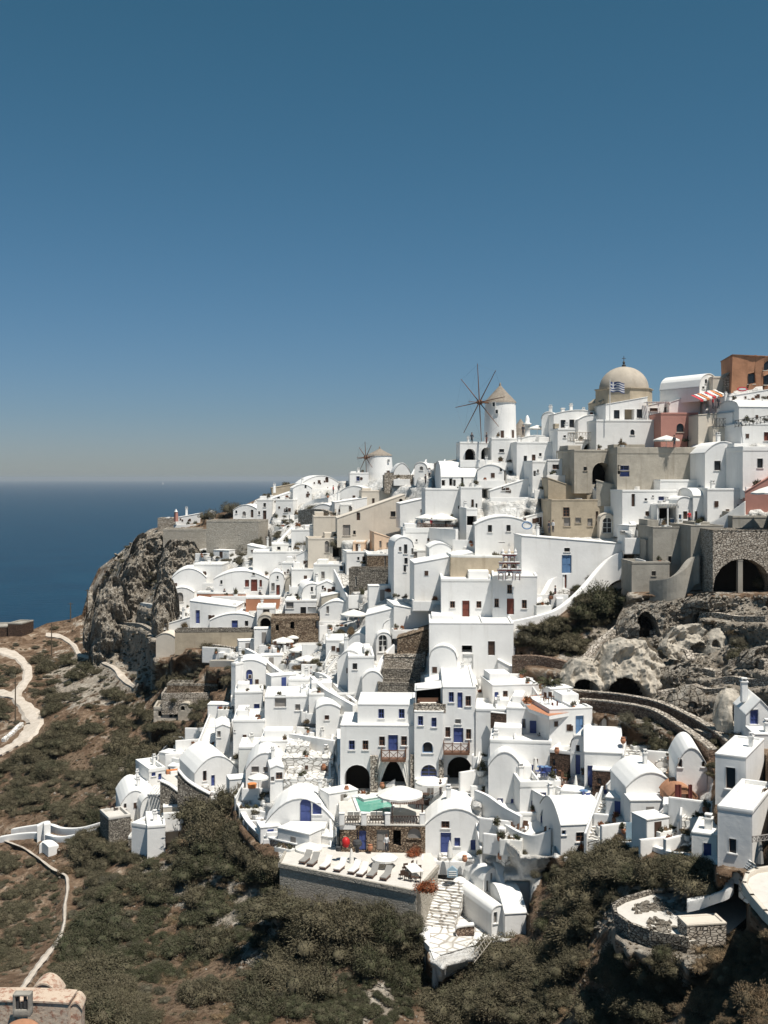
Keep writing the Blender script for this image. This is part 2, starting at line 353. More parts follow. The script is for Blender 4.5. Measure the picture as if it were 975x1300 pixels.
# ---------- ground, roads, sea ----------
def grid_mesh(name, pts, mat, nc, nr):
    me = bpy.data.meshes.new(name); nv = nc*nr
    me.vertices.add(nv); me.vertices.foreach_set('co', pts.ravel())
    i = np.arange(nv).reshape(nc, nr); q = np.stack([i[:-1, :-1], i[:-1, 1:], i[1:, 1:], i[1:, :-1]], -1).reshape(-1, 4)
    me.loops.add(q.size); me.loops.foreach_set('vertex_index', q.ravel().astype(np.int32))
    me.polygons.add(len(q)); me.polygons.foreach_set('loop_start', np.arange(0, q.size, 4, dtype=np.int32))
    me.polygons.foreach_set('use_smooth', np.ones(len(q), bool)); me.materials.append(M[mat]); me.update(); me.validate()
    return me
sx = np.array([s[0] for s in SIL], float); sy = np.array([s[1] for s in SIL], float)
m = MB(); RS = 60000; m.poly([(-29900, -390, 0), (29900, -390, 0), (29900, 44900, 0), (-29900, 44900, 0)]); tag(m.build('sea', 'sea'), kind='structure')

# ---------- buildings ----------
PW = {'r': ('redwood', 'redwood'), 'k': ('darkwood', 'shade_paint'), 'L': ('lightblue', 'glass'), 'd': ('darkwood', 'glass'), 'b': ('blue', 'glass'), 'w': ('whitewood', 'glass'), 'n': ('brownwood', 'glass'), 'g': ('greywood', 'greywood'), 'B': ('blue', 'blue'), 'r': ('redwood', 'redwood')}
DW = {'B': 'blue', 'L': 'lightblue', 'r': 'redwood', 'k': 'darkwood', 'd': 'darkwood', 'n': 'brownwood', 'w': 'whitewood', 'g': 'greywood'}
def arch_top(z0, z1, c, hw):
    sp = max(z0+.1, z1-hw)
    return lambda s: sp+(z1-sp)*math.sqrt(max(0, 1-((s-c)/hw)**2))
def wall2d(mb, W, zb, topf, holes, mapf, brk=(), rec=.2):
    """a wall as vertical strips with openings cut through it and their reveals"""
    xs = {0., W} | set(brk)
    for h in holes:
        xs |= {h['a'], h['b']}
        if h['arch']: xs |= {h['c']+h['hw']*math.cos(math.pi*i/8) for i in range(1, 8)}
    xs = sorted(x for x in xs if -1e-6 <= x <= W+1e-6)
    for x0, x1 in zip(xs[:-1], xs[1:]):
        if x1-x0 < 1e-5: continue
        xm = (x0+x1)/2; hs_ = sorted([h for h in holes if h['a'] < xm < h['b']], key=lambda h: h['z0'])
        lo = (zb, zb)
        for h in hs_:
            mb.poly([mapf(x0, lo[0], 0), mapf(x1, lo[1], 0), mapf(x1, h['z0'], 0), mapf(x0, h['z0'], 0)])
            lo = (h['t'](x0), h['t'](x1)); q = h['rec']
            mb.poly([mapf(x0, lo[0], 0), mapf(x1, lo[1], 0), mapf(x1, lo[1], q), mapf(x0, lo[0], q)])
            mb.poly([mapf(x0, h['z0'], 0), mapf(x1, h['z0'], 0), mapf(x1, h['z0'], q), mapf(x0, h['z0'], q)])
        mb.poly([mapf(x0, lo[0], 0), mapf(x1, lo[1], 0), mapf(x1, topf(x1), 0), mapf(x0, topf(x0), 0)])
    for h in holes:
        for e in (h['a'], h['b']):
            mb.poly([mapf(e, h['z0'], 0), mapf(e, h['t'](e), 0), mapf(e, h['t'](e), h['rec']), mapf(e, h['z0'], h['rec'])])
def bx2(mb, mapf, a, b, z0, z1, i0, i1):
    p = [mapf(s, z, i) for i in (i0, i1) for z in (z0, z1) for s in (a, b)]; i = len(mb.v); mb.v += p
    mb.f += [tuple(i+j for j in q) for q in ((0, 2, 3, 1), (4, 5, 7, 6), (0, 1, 5, 4), (2, 6, 7, 3), (0, 4, 6, 2), (1, 3, 7, 5))]
def shape2(mb, mapf, a, b, z0, t, i0):
    n = 8; xs = [a+(b-a)*i/n for i in range(n+1)]
    for x0, x1 in zip(xs[:-1], xs[1:]):
        mb.poly([mapf(x0, z0, i0), mapf(x1, z0, i0), mapf(x1, t(x1), i0), mapf(x0, t(x0), i0)])
def fill_holes(holes, mapf, root):
    for h in holes:
        a, b, z0, z1, ty, r = h['a'], h['b'], h['z0'], h['z1'], h['ty'], h['rec']; w = b-a; hh = z1-z0
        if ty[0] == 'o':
            m = MB(); shape2(m, mapf, a, b, z0, h['t'], r); m.build('shade_sheet', 'shade_paint', root); continue  # near-black sheet at the back of an opening, painted as its shade
        if ty[1] == 'w' and ty[0] != 'v':
            fm, pm = PW[ty[0]]; m = MB(); t = min(.09, w*.16)
            if ty[0] == 'd': t = min(.05, w*.08)
            bx2(m, mapf, a, a+t, z0, z1, r-.06, r); bx2(m, mapf, b-t, b, z0, z1, r-.06, r)
            bx2(m, mapf, a+t, b-t, z0, z0+t, r-.06, r); bx2(m, mapf, a+t, b-t, z1-t, z1, r-.06, r)
            c = (a+b)/2
            if ty[0] in 'bwBn' and w > .5:
                bx2(m, mapf, c-t*.4, c+t*.4, z0+t, z1-t, r-.05, r)
                for q in ((.5,) if hh < 1.2 else (.35, .68)): bx2(m, mapf, a+t, b-t, z0+hh*q-.03, z0+hh*q+.03, r-.045, r)
            fo = m.build('window', fm, root)
            p = MB(); shape2(p, mapf, a, b, z0, h['t'], r+.004); p.build('pane', pm, fo)
            if h['trim']:
                s = MB(); bx2(s, mapf, a-.12, b+.12, z0-.1, z0-.004, -.09, .1); s.build('sill', h['trim'], fo)
        else:
            dm = DW[ty[0]]; m = MB(); shape2(m, mapf, a, b, z0, h['t'], r)
            n = 2 if w > .8 else 1
            for i in range(n):
                x0 = a+w*i/n+.06*w; x1 = a+w*(i+1)/n-.06*w
                for (q0, q1) in ((.05, .42), (.47, .82)): bx2(m, mapf, x0, x1, z0+hh*q0, z0+hh*q1, r-.035, r)
            do = m.build('door', dm, root)
            if hh > 1.4:
                s = MB(); bx2(s, mapf, b-.2*w, b-.2*w+.05, z0+hh*.42, z0+hh*.5, r-.09, r-.02); s.build('handle', 'metal', do)
def prof(kind):
    if kind == 'vault': return [(i/14, math.sin(math.acos(1-2*i/14))) for i in range(15)]
    if kind == 'low': return [(i/10, 1-(1-2*i/10)**2) for i in range(11)]
    if kind == 'gable': return [(0, 0), (.5, 1), (1, 1-1)]
    if kind == 'shed': return [(0, 0), (1, 1)]
    if kind == 'shedl': return [(0, 1), (1, 0)]
    if kind == 'shedr': return [(0, 0), (1, 1)]
POTSPOTS = []; COVER = []
def house(label, x0, x1, yt, yb, yaw=0, dep=6, roof='flat', mat='white', D=None, xs=None, f=(), r=(), l=(), under=1.2, rise=None,
          name='house', cat='house', rmat=None, par=.3, rough=0, trim=None, chim=None, group=None, lip=.07, freeD=None):
    a = R(yaw); u = (math.cos(a), math.sin(a)); v = (-math.sin(a), math.cos(a)); xm = (x0+x1)/2
    D0 = Dg(xm, yb)+.3; D = D0 if D is None else D
    if freeD is None: D = min(max(D, D0-2.0), D0+1.2)
    A = ((xm-CX)*D/F, D)
    def hit(px, O, dr):
        k_ = (px-CX)/F; return (k_*O[1]-O[0])/(dr[0]-k_*dr[1])
    s0 = hit(x0, A, u); s1 = hit(x1, A, u); W = s1-s0; O = (A[0]+u[0]*s0, A[1]+u[1]*s0)
    zb = CZ-(yb-HZ)*D/F; H = (yb-yt)*D/F
    if rmat is None: rmat = 'roof_white' if mat in ('white', 'white_worn') else mat
    C1 = (O[0]+u[0]*W, O[1]+u[1]*W)
    if xs is not None: dep = abs(hit(xs, C1 if xs > x1 else O, v))
    root = thing(name, label, cat, (O[0], O[1], zb), a, group)
    def px_(p): return CX+p[0]*F/p[1], HZ+(CZ-zb)*F/p[1], p[1], HZ+(CZ-zb-H)*F/p[1]
    B0 = (O[0]+v[0]*dep, O[1]+v[1]*dep); B1 = (C1[0]+v[0]*dep, C1[1]+v[1]*dep)
    for q0, q1 in ((O, C1),)+(((O, B0),) if a > .03 else ())+(((C1, B1),) if a < -.03 or xs else ()): STAMPS.append(px_(q0)+px_(q1)+(3.0 if any(q[0][0] == 'o' for q in f) else .45,))
    COVER.append((x0, x1, yt-6, yb))
    front = roof.endswith('x') is False; kind = roof.rstrip('x')
    if kind == 'flat': Hs = H
    else:
        pr = prof(kind)
        if front:
            rise = min(rise if rise is not None else (W/2 if kind == 'vault' else W*.22), H*.8 if kind in('vault','gable','low') else H); Hs = H-rise
        else:
            rise = rise if rise is not None else (dep/2*.7 if kind in ('vault', 'low') else dep*.3); Hs = H
    def rz(t): return 0
    if kind == 'flat':
        tf = tb = ts = lambda s: Hs; bf = bs = ()
    else:
        def ev(q):
            for (p0, h0), (p1, h1) in zip(pr[:-1], pr[1:]):
                if q <= p1+1e-9: return Hs+rise*(h0+(h1-h0)*(q-p0)/(p1-p0))
            return Hs+rise*pr[-1][1]
        if front: tf = tb = lambda s: ev(s/W); ts = None; bf = [p*W for p, _ in pr]; bs = ()
        else: tf = lambda s: ev(0); tb = lambda s: ev(1); ts = lambda t: ev(t/dep); bf = (); bs = [p*dep for p, _ in pr]
    def mkholes(specs, O_, dr, L):
        out = []
        for sp in specs:
            ty, px, py, w_, h_ = sp[:5]; ea = hit(px-w_/2, O_, dr); eb = hit(px+w_/2, O_, dr)
            if ea > eb: ea, eb = eb, ea
            ea = max(ea, .03); eb = min(eb, L-.03)
            if eb-ea < .1: continue
            Y = O_[1]+dr[1]*(ea+eb)/2; z0 = CZ-(py+h_/2-HZ)*Y/F-zb; z1 = CZ-(py-h_/2-HZ)*Y/F-zb
            c = (ea+eb)/2; hw = (eb-ea)/2; arch = len(ty) > 2
            tz = arch_top(z0, z1, c, hw) if arch else (lambda s, z1=z1: z1)
            rec = 2.6 if ty[0] == 'o' else .2
            out.append(dict(a=ea, b=eb, z0=z0, z1=z1, c=c, hw=hw, arch=arch, t=tz, ty=ty, rec=rec, trim=trim or mat))
        return out
    hf = mkholes(f, O, u, W); hr = mkholes(r, C1, v, dep); hl = mkholes(l, O, v, dep)
    zz = -under
    mb = MB()
    mf = lambda s, z, i: (s, i, z); mr = lambda t, z, i: (W-i, t, z); ml = lambda t, z, i: (i, t, z); mk = lambda s, z, i: (s, dep-i, z)
    tR = (lambda t: tf(W)) if ts is None else ts; tL = (lambda t: tf(0)) if ts is None else ts
    wall2d(mb, W, zz, tf, hf, mf, bf); wall2d(mb, dep, zz, tR, hr, mr, bs)
    wall2d(mb, dep, zz, tL, hl, ml, bs); wall2d(mb, W, zz, tb, [], mk, bf)
    if rough:
        mb.v = [(x+rough*.5*math.sin(z*1.7+y), y+rough*math.sin(x*1.3+z*2.1)*.6, z+rough*math.sin(x*2.3+1)) for x, y, z in mb.v]
    mb.build('wall', mat, root)
    fill_holes(hf, mf, root); fill_holes(hr, mr, root); fill_holes(hl, ml, root)
    rb = MB()
    if kind == 'flat':
        p = par; th = min(.28, W*.12, dep*.12); e = lip*.4
        rb.poly([(th, th, H-p), (W-th, th, H-p), (W-th, dep-th, H-p), (th, dep-th, H-p)])
        for (ax, ay, bx_, by) in ((-e, -e, W+e, th), (-e, dep-th, W+e, dep+e), (-e, th, th, dep-th), (W-th, th, W+e, dep-th)):
            rb.box((ax, ay, H-p-.02 if p > .05 else H-.1), (bx_, by, H+.03))
    else:
        n = len(pr); e = lip; t = .1
        P0 = [(q, Hs+rise*h+.015) for q, h in pr]
        def pt(q, z, k_): return ((-e+(W+2*e)*q, -e if k_ == 0 else dep+e, z) if front else (-e if k_ == 0 else W+e, -e+(dep+2*e)*q, z))
        for (q0, z0), (q1, z1) in zip(P0[:-1], P0[1:]):
            rb.poly([pt(q0, z0+t, 0), pt(q1, z1+t, 0), pt(q1, z1+t, 1), pt(q0, z0+t, 1)])
            for k_ in (0, 1): rb.poly([pt(q0, z0, k_), pt(q1, z1, k_), pt(q1, z1+t, k_), pt(q0, z0+t, k_)])
        for q, z in (P0[0], P0[-1]): rb.poly([pt(q, z, 0), pt(q, z+t, 0), pt(q, z+t, 1), pt(q, z, 1)])
    if rough: rb.v = [(x+rough*.5*math.sin(z*1.7+y), y+rough*math.sin(x*1.3+z*2.1)*.6, z+rough*math.sin(x*2.3+1)+rough*.4*math.sin(y*2)) for x, y, z in rb.v]
    ro = rb.build('roof', rmat, root)
    if chim:
        for (qx, qy, ch) in chim:
            c_ = MB(); zt = H if (kind == 'flat' or front) else H+rise*.5
            c_.box((W*qx-.28, dep*qy-.28, zt-.8), (W*qx+.28, dep*qy+.28, zt+ch)); c_.box((W*qx-.36, dep*qy-.36, zt+ch), (W*qx+.36, dep*qy+.36, zt+ch+.12)); c_.build('chimney', mat, ro)
    if name == 'house' and freeD is None: dress(root, W, H, dep, kind, front, mat, hf, ro, rmat)
    return root
DR = random.Random(11)
def dress(root, W, H, dep, kind, front, mat, hf, ro, rmat):
    white = mat.startswith('white'); a = root.rotation_euler.z; loc = root.location
    def wp(x, y, z): return Vector((loc.x+x*math.cos(a)-y*math.sin(a), loc.y+x*math.sin(a)+y*math.cos(a), loc.z+z))
    if white and W > 2.5 and DR.random() < .75:      # narrow forecourt with its own low wall
        d = DR.uniform(1.0, 1.9); x0, x1 = -.2, W*DR.uniform(.7, 1.0)+.2; h = DR.uniform(.2, .45)
        m = MB(); m.box((x0, -d, -1.0), (x1, -.004, -.06)); m.build('forecourt', 'paving' if DR.random() < .5 else 'roof_white', root)
        m = MB(); m.box((x0, -d-.2, -1.0), (x1, -d-.004, h)); 
        if DR.random() < .5: m.box((x0-.2, -d-.2, -1.0), (x0-.004, -.3, h+.15))
        m.build('forecourt_wall', 'white', root)
        for _ in range(DR.randint(0, 3)): POTSPOTS.append((wp(DR.uniform(x0+.3, x1-.3), -d+.35, -.06), DR.random()))
    if kind == 'flat' and W > 3 and DR.random() < .7:
        w_ = W*DR.uniform(.25, .5); x = DR.choice((.3, W-w_-.3)); hh = DR.uniform(.3, .9); m = MB(); m.box((x, dep*.45, H-.6), (x+w_, dep*.95, H+hh)); m.build('roof_step', mat, root)
        if DR.random() < .6: POTSPOTS.append((wp(DR.uniform(.5, W-.5), .5, H-.28), DR.random()))
    if kind == 'flat' and W > 4 and DR.random() < .5:
        q = DR.uniform(.35, .65)*W; m = MB(); m.box((q-.1, .35, H-.3), (q+.1, dep*.9, H+.12)); m.build('roof_divider', 'white', root)
    if white and DR.random() < .55:
        x = DR.uniform(.15, .85)*W; y = dep*DR.uniform(.35, .7); s = DR.uniform(.16, .28); zt = H+(.2 if kind == 'flat' else .6); m = MB(); m.box((x-s, y-s, H-.7), (x+s, y+s, zt+.5)); m.box((x-s-.07, y-s-.07, zt+.5), (x+s+.07, y+s+.07, zt+.6))
        for q in (-1, 1): m.box((x+q*s*.6-.05, y-s*.8, zt+.6), (x+q*s*.6+.05, y+s*.8, zt+.8))
        m.box((x-s, y-s, zt+.8), (x+s, y+s, zt+.87)); m.build('chimney', mat, ro)
    if white and len(hf) <= 1 and W > 3.2 and DR.random() < .8:      # small vents high on blank walls
        for _ in range(DR.randint(1, 4)):
            x = DR.uniform(.12, .88)*W; z = H*DR.uniform(.38, .62); s = DR.uniform(.12, .3); m = MB(); m.box((x-s-.06, -.035, z-s*1.3-.06), (x+s+.06, -.002, z+s*1.3+.06)); vt = m.build('vent', 'white', root)
            m = MB(); m.box((x-s, -.045, z-s*1.3), (x+s, -.036, z+s*1.3)); m.build('pane', 'darkwood', vt)
    for h in hf:
        if h['ty'][1] == 'd' and h['z0'] < .8 and DR.random() < .8:
            m = MB(); m.box((h['a']-.2, -.5, h['z0']-.6), (h['b']+.2, -.005, h['z0']-.02)); m.box((h['a']-.1, -.85, h['z0']-.8), (h['b']+.1, -.505, h['z0']-.2)); m.build('doorstep', 'whitestone', root)
            if DR.random() < .6: POTSPOTS.append((wp(h['b']+.45, -.3, -.05), DR.random()))
def spline(pts, n=5):
    out = []
    p = [pts[0]]+list(pts)+[pts[-1]]
    for i in range(1, len(p)-2):
        for k_ in range(n):
            t = k_/n; out.append(tuple(.5*((2*b)+(-a+c)*t+(2*a-5*b+4*c-d_)*t*t+(-a+3*b-3*c+d_)*t**3) for a, b, c, d_ in zip(p[i-1], p[i], p[i+1], p[i+2])))
    out.append(tuple(pts[-1])); return out
def wall(label, pts, hpx=10, th=.4, mat='white', cap=None, name='parapet_wall', cat='wall', smooth=True, under=2.5, dd=0, D=None, hole=None, kind=None):
    """a wall whose top edge runs through the given sight lines; it stands on the slope hpx below"""
    pts = [p if len(p) == 3 else (p[0], p[1], (Dg(p[0], p[1]+hpx)+dd) if D is None else D) for p in pts]
    if smooth and len(pts) > 2: pts = spline(pts)
    T = [P(*p) for p in pts]; c = T[len(T)//2].copy(); c.z -= hpx*pts[len(T)//2][2]/F
    n = []
    for i in range(len(T)):
        a = T[max(i-1, 0)]; b = T[min(i+1, len(T)-1)]; t = Vector((b.x-a.x, b.y-a.y, 0)); t.normalize(); n.append(Vector((-t.y, t.x, 0))*th/2)
    if name != 'x' and under > 1:
        for p0, p1 in zip(pts[:-1], pts[1:]): STAMPS.append((p0[0], p0[1]+hpx, p0[2], p0[1], p1[0], p1[1]+hpx, p1[2], p1[1], .3))
    m = MB(); secs = []
    for i, p in enumerate(T):
        h = hpx*pts[i][2]/F+under
        q = [p-n[i]-c, p+n[i]-c]; secs.append([q[0]-Vector((0, 0, h)), q[0], q[1], q[1]-Vector((0, 0, h))])
    for a, b in zip(secs[:-1], secs[1:]):
        for j in range(3): m.poly([a[j], a[j+1], b[j+1], b[j]])
    m.poly(secs[0]); m.poly(secs[-1])
    if cap:
        root = thing(name, label, cat, c); m.build('wall_body', mat, root); k2 = MB()
        cs = [[s[1]-n[i]*.3+Vector((0, 0, -.02)), s[1]-n[i]*.3+Vector((0, 0, .14)), s[2]+n[i]*.3+Vector((0, 0, .14)), s[2]+n[i]*.3+Vector((0, 0, -.02))] for i, s in enumerate(secs)]
        for a, b in zip(cs[:-1], cs[1:]):
            for j in range(4): k2.poly([a[j], a[(j+1) % 4], b[(j+1) % 4], b[j]])
        k2.poly(cs[0]); k2.poly(cs[-1]); k2.build('coping', cap, root); return root
    o = m.build(name, mat); o.location = c; return tag(o, label, cat)
def stairs(label, a, b, width, n, mat='white', Da=None, Db=None, name='staircase', side=None, sidemat='white'):
    """a = foot, b = head, both as sight lines to the slope"""
    A = P(*a, Da or Dg(*a)); B = P(*b, Db or Dg(*b)); d_ = Vector((B.x-A.x, B.y-A.y, 0)); L = d_.length; H = B.z-A.z
    root = thing(name, label, 'stairs', A, math.atan2(d_.y, d_.x))
    dx = L/n; me = MB().box((0, -width/2, -1.3), (dx+.02, width/2, 0)).mesh('step', mat)
    me2 = MB().box((-.05, -width/2-.0, -.06), (.0, width/2, 0)).mesh('step', mat)
    for i in range(n):
        o = bpy.data.objects.new('step', me); COL.objects.link(o); o.parent = root; o.location = (i*dx, 0, (i+1)*H/n)
    for s in (side or ''):
        y0 = width/2+.005 if s == 'l' else -width/2-.255; m = MB(); i = 0
        m.v = [(x, y, z) for y in (y0, y0+.25) for x, z in ((-.3, -3), (-.3, .75), (L, H+.75), (L, H-3))]
        m.f = [(0, 1, 2, 3), (4, 5, 6, 7), (0, 1, 5, 4), (1, 2, 6, 5), (2, 3, 7, 6), (3, 0, 4, 7)]
        m.build('side_wall', sidemat, root)
    return root
def onplane(px, py, z): D = (CZ-z)*F/(py-HZ); return P(px, py, D)
def zof(py, D): return CZ-(py-HZ)*D/F
def terrace(label, poly, z, th=3., mat='paving', name='terrace', cat='terrace', edge=None, emat='white', eh=.5):
    """a level floor slab at height z, its outline given as sight lines"""
    Q = [onplane(x, y, z) for x, y in poly]; c = sum(Q, Vector())/len(Q); m = MB(); n = len(Q); TPOLY.append((poly, z))
    top = [q-c for q in Q]; bot = [q-Vector((0, 0, th)) for q in top]
    cyy = sum(y for _, y in poly)/n; hh_ = (CZ-z)*F
    for i in range(n):
        (xa, ya), (xb, yb) = poly[i], poly[(i+1) % n]
        if (ya+yb)/2 > cyy and abs(xa-xb) > 3 and th < 3.5:
            Da, Db = hh_/(ya-HZ), hh_/(yb-HZ); STAMPS.append((xa, ya+th*.8*F/Da, Da, ya, xb, yb+th*.8*F/Db, Db, yb, .25))
    root = thing(name, label, cat, c)
    m.v = [tuple(p) for p in top+bot]; m.f = [tuple(range(n))]; m.build('floor_slab', mat, root)
    m = MB()
    for i in range(n):
        j = (i+1) % n; m.poly([top[i]-Vector((0, 0, .02)), top[j]-Vector((0, 0, .02)), bot[j], bot[i]])
    m.build('edge_wall', emat, root)
    if edge:
        for run in edge:
            m = MB()
            for i, j in zip(run[:-1], run[1:]):
                a, b = top[i], top[j]; t = (b-a).normalized(); nn = Vector((-t.y, t.x, 0))*.13
                q = [a-nn-t*.12, a+nn-t*.12, b+nn+t*.12, b-nn+t*.12]; i0 = len(m.v)
                m.v += [tuple(p+Vector((0, 0, zz_))) for zz_ in (-.3, eh) for p in q]
                m.f += [tuple(i0+k_ for k_ in f_) for f_ in ((4, 5, 6, 7), (0, 1, 5, 4), (1, 2, 6, 5), (2, 3, 7, 6), (3, 0, 4, 7))]
            m.build('parapet', emat, root)
    return root
# ---------- the village, top of the hill first ----------
H = house
# right-hand skyline
H('ruined ochre house with a broken jagged gable and cream framed windows on the skyline', 929, 990, 452, 494, -8, 9, 'shedl', 'ochre', 160, rise=0, f=[('dw',954,481,9,13),('dwa',974,464,10,12),('dw',974,482,9,13)], rough=.25, trim='cream', name='ruined_house', cat='ruin')
H('broken masonry wall end leaning against the ochre ruin', 921, 932, 463, 496, -5, 6, 'shedr', 'stone_pale', 161, rise=2.2, rough=.3, name='ruined_wall', cat='ruin')
H('small white vaulted house below the ruin with a small arched window', 888, 912, 475, 500, 32, 8, 'vault', 'white', 166, f=[('dwa',896.5,484,3,6),('dw',893,492,3,3)])
H('low grey white shed roofed house touching the broken masonry end', 905, 924, 478, 499, 0, 5, 'flat', 'cream', 164)
H('white plastered block under the ruin, bare of windows', 926, 985, 493, 512, 6, 8, 'shed', 'white', 158, rise=1.2)
H('white stepped house with a long sloping roof beside the awning', 930, 990, 508, 532, 10, 8, 'shed', 'white', 155, rise=1.8, f=[('dw',971,508.5,6,4)])
H('white vaulted roof building above the black railings', 938, 990, 517, 540, 8, 7, 'vaultx', 'white', 153, rise=1.0, f=[('gw',934,530,3,9)])
H('white corner house with a pink window at the right edge of the picture', 941, 985, 537, 566, 4, 8, 'flat', 'white', 151, f=[('rw',973,554,6,11)])
# dome church
def church_dome():
    t = thing('church', 'old sandstone church with a big plain dome on an eight-sided drum on the skyline', 'church', P(792, 545, 176))
    s = 176/F; m = MB(); m.lathe([(36*s, -4), (36*s, 49*s), (37.5*s, 49.2*s), (37.5*s, 50.5*s), (35*s, 50.5*s)], 8, sy=1); m.build('drum', 'tan', t)
    m = MB(); r = 31*s; m.lathe([(r, 49*s), (r*1.0, 50.8*s)]+[(r*math.cos(a), 50.8*s+r*.92*math.sin(a)) for a in [R(q) for q in range(8, 88, 8)]]+[(.3, 50.8*s+r*.92)], 40)
    m.build('dome', 'dome', t, smooth=True)
    m = MB(); z = 50.8*s+r*.92; m.lathe([(.28, z-.1), (.34, z+.25), (.15, z+.4), (.22, z+.7), (.04, z+1.)], 12); m.tube((0, 0, z+.8), (0, 0, z+1.7), .05); m.tube((-.3, 0, z+1.35), (.3, 0, z+1.35), .05); m.build('finial', 'metal', t)
    for q in (-2, 2): m = MB(); m.box((q*9*s-.3, -36*s*.96, 15*s), (q*9*s+.3, -36*s*.9, 22*s)); m.build('drum_window', 'darkwood', t)
church_dome()
H('long white building in front of the dome with a flag and three dark openings', 769, 822, 504, 536, 3, 7, 'shed', 'white', 170, rise=1.2, f=[('dw',783,526,7,11),('ow',799,527,12,15),('dw',812,525,7,11)], freeD=1)
H('low white sloping roof annex right of the flag house', 820, 850, 509, 536, 3, 6, 'shed', 'white', 170.5, rise=.8, f=[('nw',831,520,12,4),('ow',846,521,5,8)], freeD=1)
H('white windowless cube beside the pink house', 849, 889, 499, 530, -6, 7, 'shed', 'white', 168, rise=1.5, freeD=1)
H('broad white wall house with one small arched window under the flag', 757, 841, 533, 572, 3, 6, 'flat', 'white', 166, f=[('dwa',803,548.6,5,7)], freeD=1)
H('brown stone ended gable wall beside the dome', 764, 771, 504, 544, 10, 6, 'shed', 'tan', 171.5, rise=.8)
H('pink plastered house with a pointed window and a narrow dark door', 839, 886, 524, 571, 0, 7, 'flat', 'pink', 162, f=[('dwa',863.6,543,9,11),('kd',875,560.5,5,14)], trim='cream', freeD=1)
H('tan plastered wall block joined to the pink house', 886.5, 932, 523, 566, 6, 7, 'shed', 'cream', 160, rise=.5)
H('tan lower wall block with black railings on top', 905, 942, 541, 566, 0, 3, 'flat', 'cream', 158)
H('long grey retaining house wall with a big arch and a blue shutter', 729, 783, 571, 616, 10, 8, 'flat', 'grey', 160, f=[('oaa',764,601,24,28),('dw',743,595,4,5)])
H('grey tan retaining building with a blue window below the terrace umbrella', 783.5, 894, 568, 616, 1, 8, 'flat', 'grey', 157, f=[('ow',786,596,3,12),('bw',792,594,13,6),('Bd',793,602,12,6)], par=.9)
H('tan wall standing forward under the big grey arch', 757, 800, 610, 632, -14, 3, 'shedl', 'grey', 154, rise=1.2)
# middle skyline
H('white house on the skyline left of the dome with two dark square windows', 703, 766, 521, 560, 4, 8, 'low', 'white', 178, rise=.7, f=[('dw',715,538,6,10),('dw',726,537.5,6,10),('rw',751,525,4,3)], chim=[(.25,.3,.4)])
H('white vaulted house left end of the upper skyline group', 687.5, 706, 523, 556, -18, 7, 'vault', 'white', 180)
H('white plain block over the balustrade beside the dome church', 734, 768, 527, 560, 2, 6, 'low', 'white', 175, rise=.8)
H('white terrace house with an arched niche under a white balustrade', 720, 760, 560, 590, 3, 5, 'flat', 'white', 170, f=[('oaa',749,568,16,10)])
H('tall white house with a brown stone corner and a wide dark window', 708, 730, 544, 606, 3, 6, 'flat', 'white', 169, f=[('dw',717,554,3,3)])
H('narrow brown stone corner tower standing against white walls', 704.5, 709.5, 538, 582, 0, 2, 'flat', 'tan', 168.5, name='stone_buttress', cat='buttress')
H('white house with a dark square window under the stone buttress', 695, 730, 583, 606, -6, 6, 'flat', 'white', 166, f=[('nw',705.6,592.6,8,6)])
H('white arched arcade below the big windmill', 584, 632, 561, 586, 2, 6, 'flat', 'white', 178, f=[('oaa',597,577,13,15),('oaa',618,575.5,14,15)])
H('white stepped house right of the arcade with a wide dark slit', 624, 660, 556, 590, 3, 6, 'flat', 'white', 179, f=[('dw',637,572,6,4),('dw',651.6,582,3,6)])
H('white house with a tall dark door below the windmill terrace', 656, 704, 561, 603, 4, 6, 'flat', 'white', 175, f=[('dw',667,582,4,7),('kd',677.6,584.5,4.5,15),('dw',686,577,3,4)])
H('little white annex with parapet between windmill and stone corner', 662, 700, 553, 574, 0, 5, 'low', 'white', 183, rise=.5, f=[('nw',690,567,12,3)])
H('white vault roofed house with a dark slit at its eave', 622, 672, 607, 634, 2, 7, 'shed', 'white', 170, rise=2.0, f=[('dw',642,621,10,3)])
H('big white low vault with a veranda of dark openings under it', 560, 621, 606, 625, 3, 10, 'vaultx', 'white', 180, rise=2.6, f=[('ow',563,613,4,7),('ow',572.5,612,4,9),('ow',577,613,3,8),('ow',587,611,2.5,10)])
H('white square house under the curved stair wall', 676, 704, 585, 625, 8, 6, 'flat', 'white', 168, f=[('ow',679,601,3,7),('dw',683,598,2,4)])
H('small white house with flat roof below the arcade', 606, 640, 590, 612, -5, 5, 'low', 'white', 174, f=[('dw',636,596,2.5,5)])
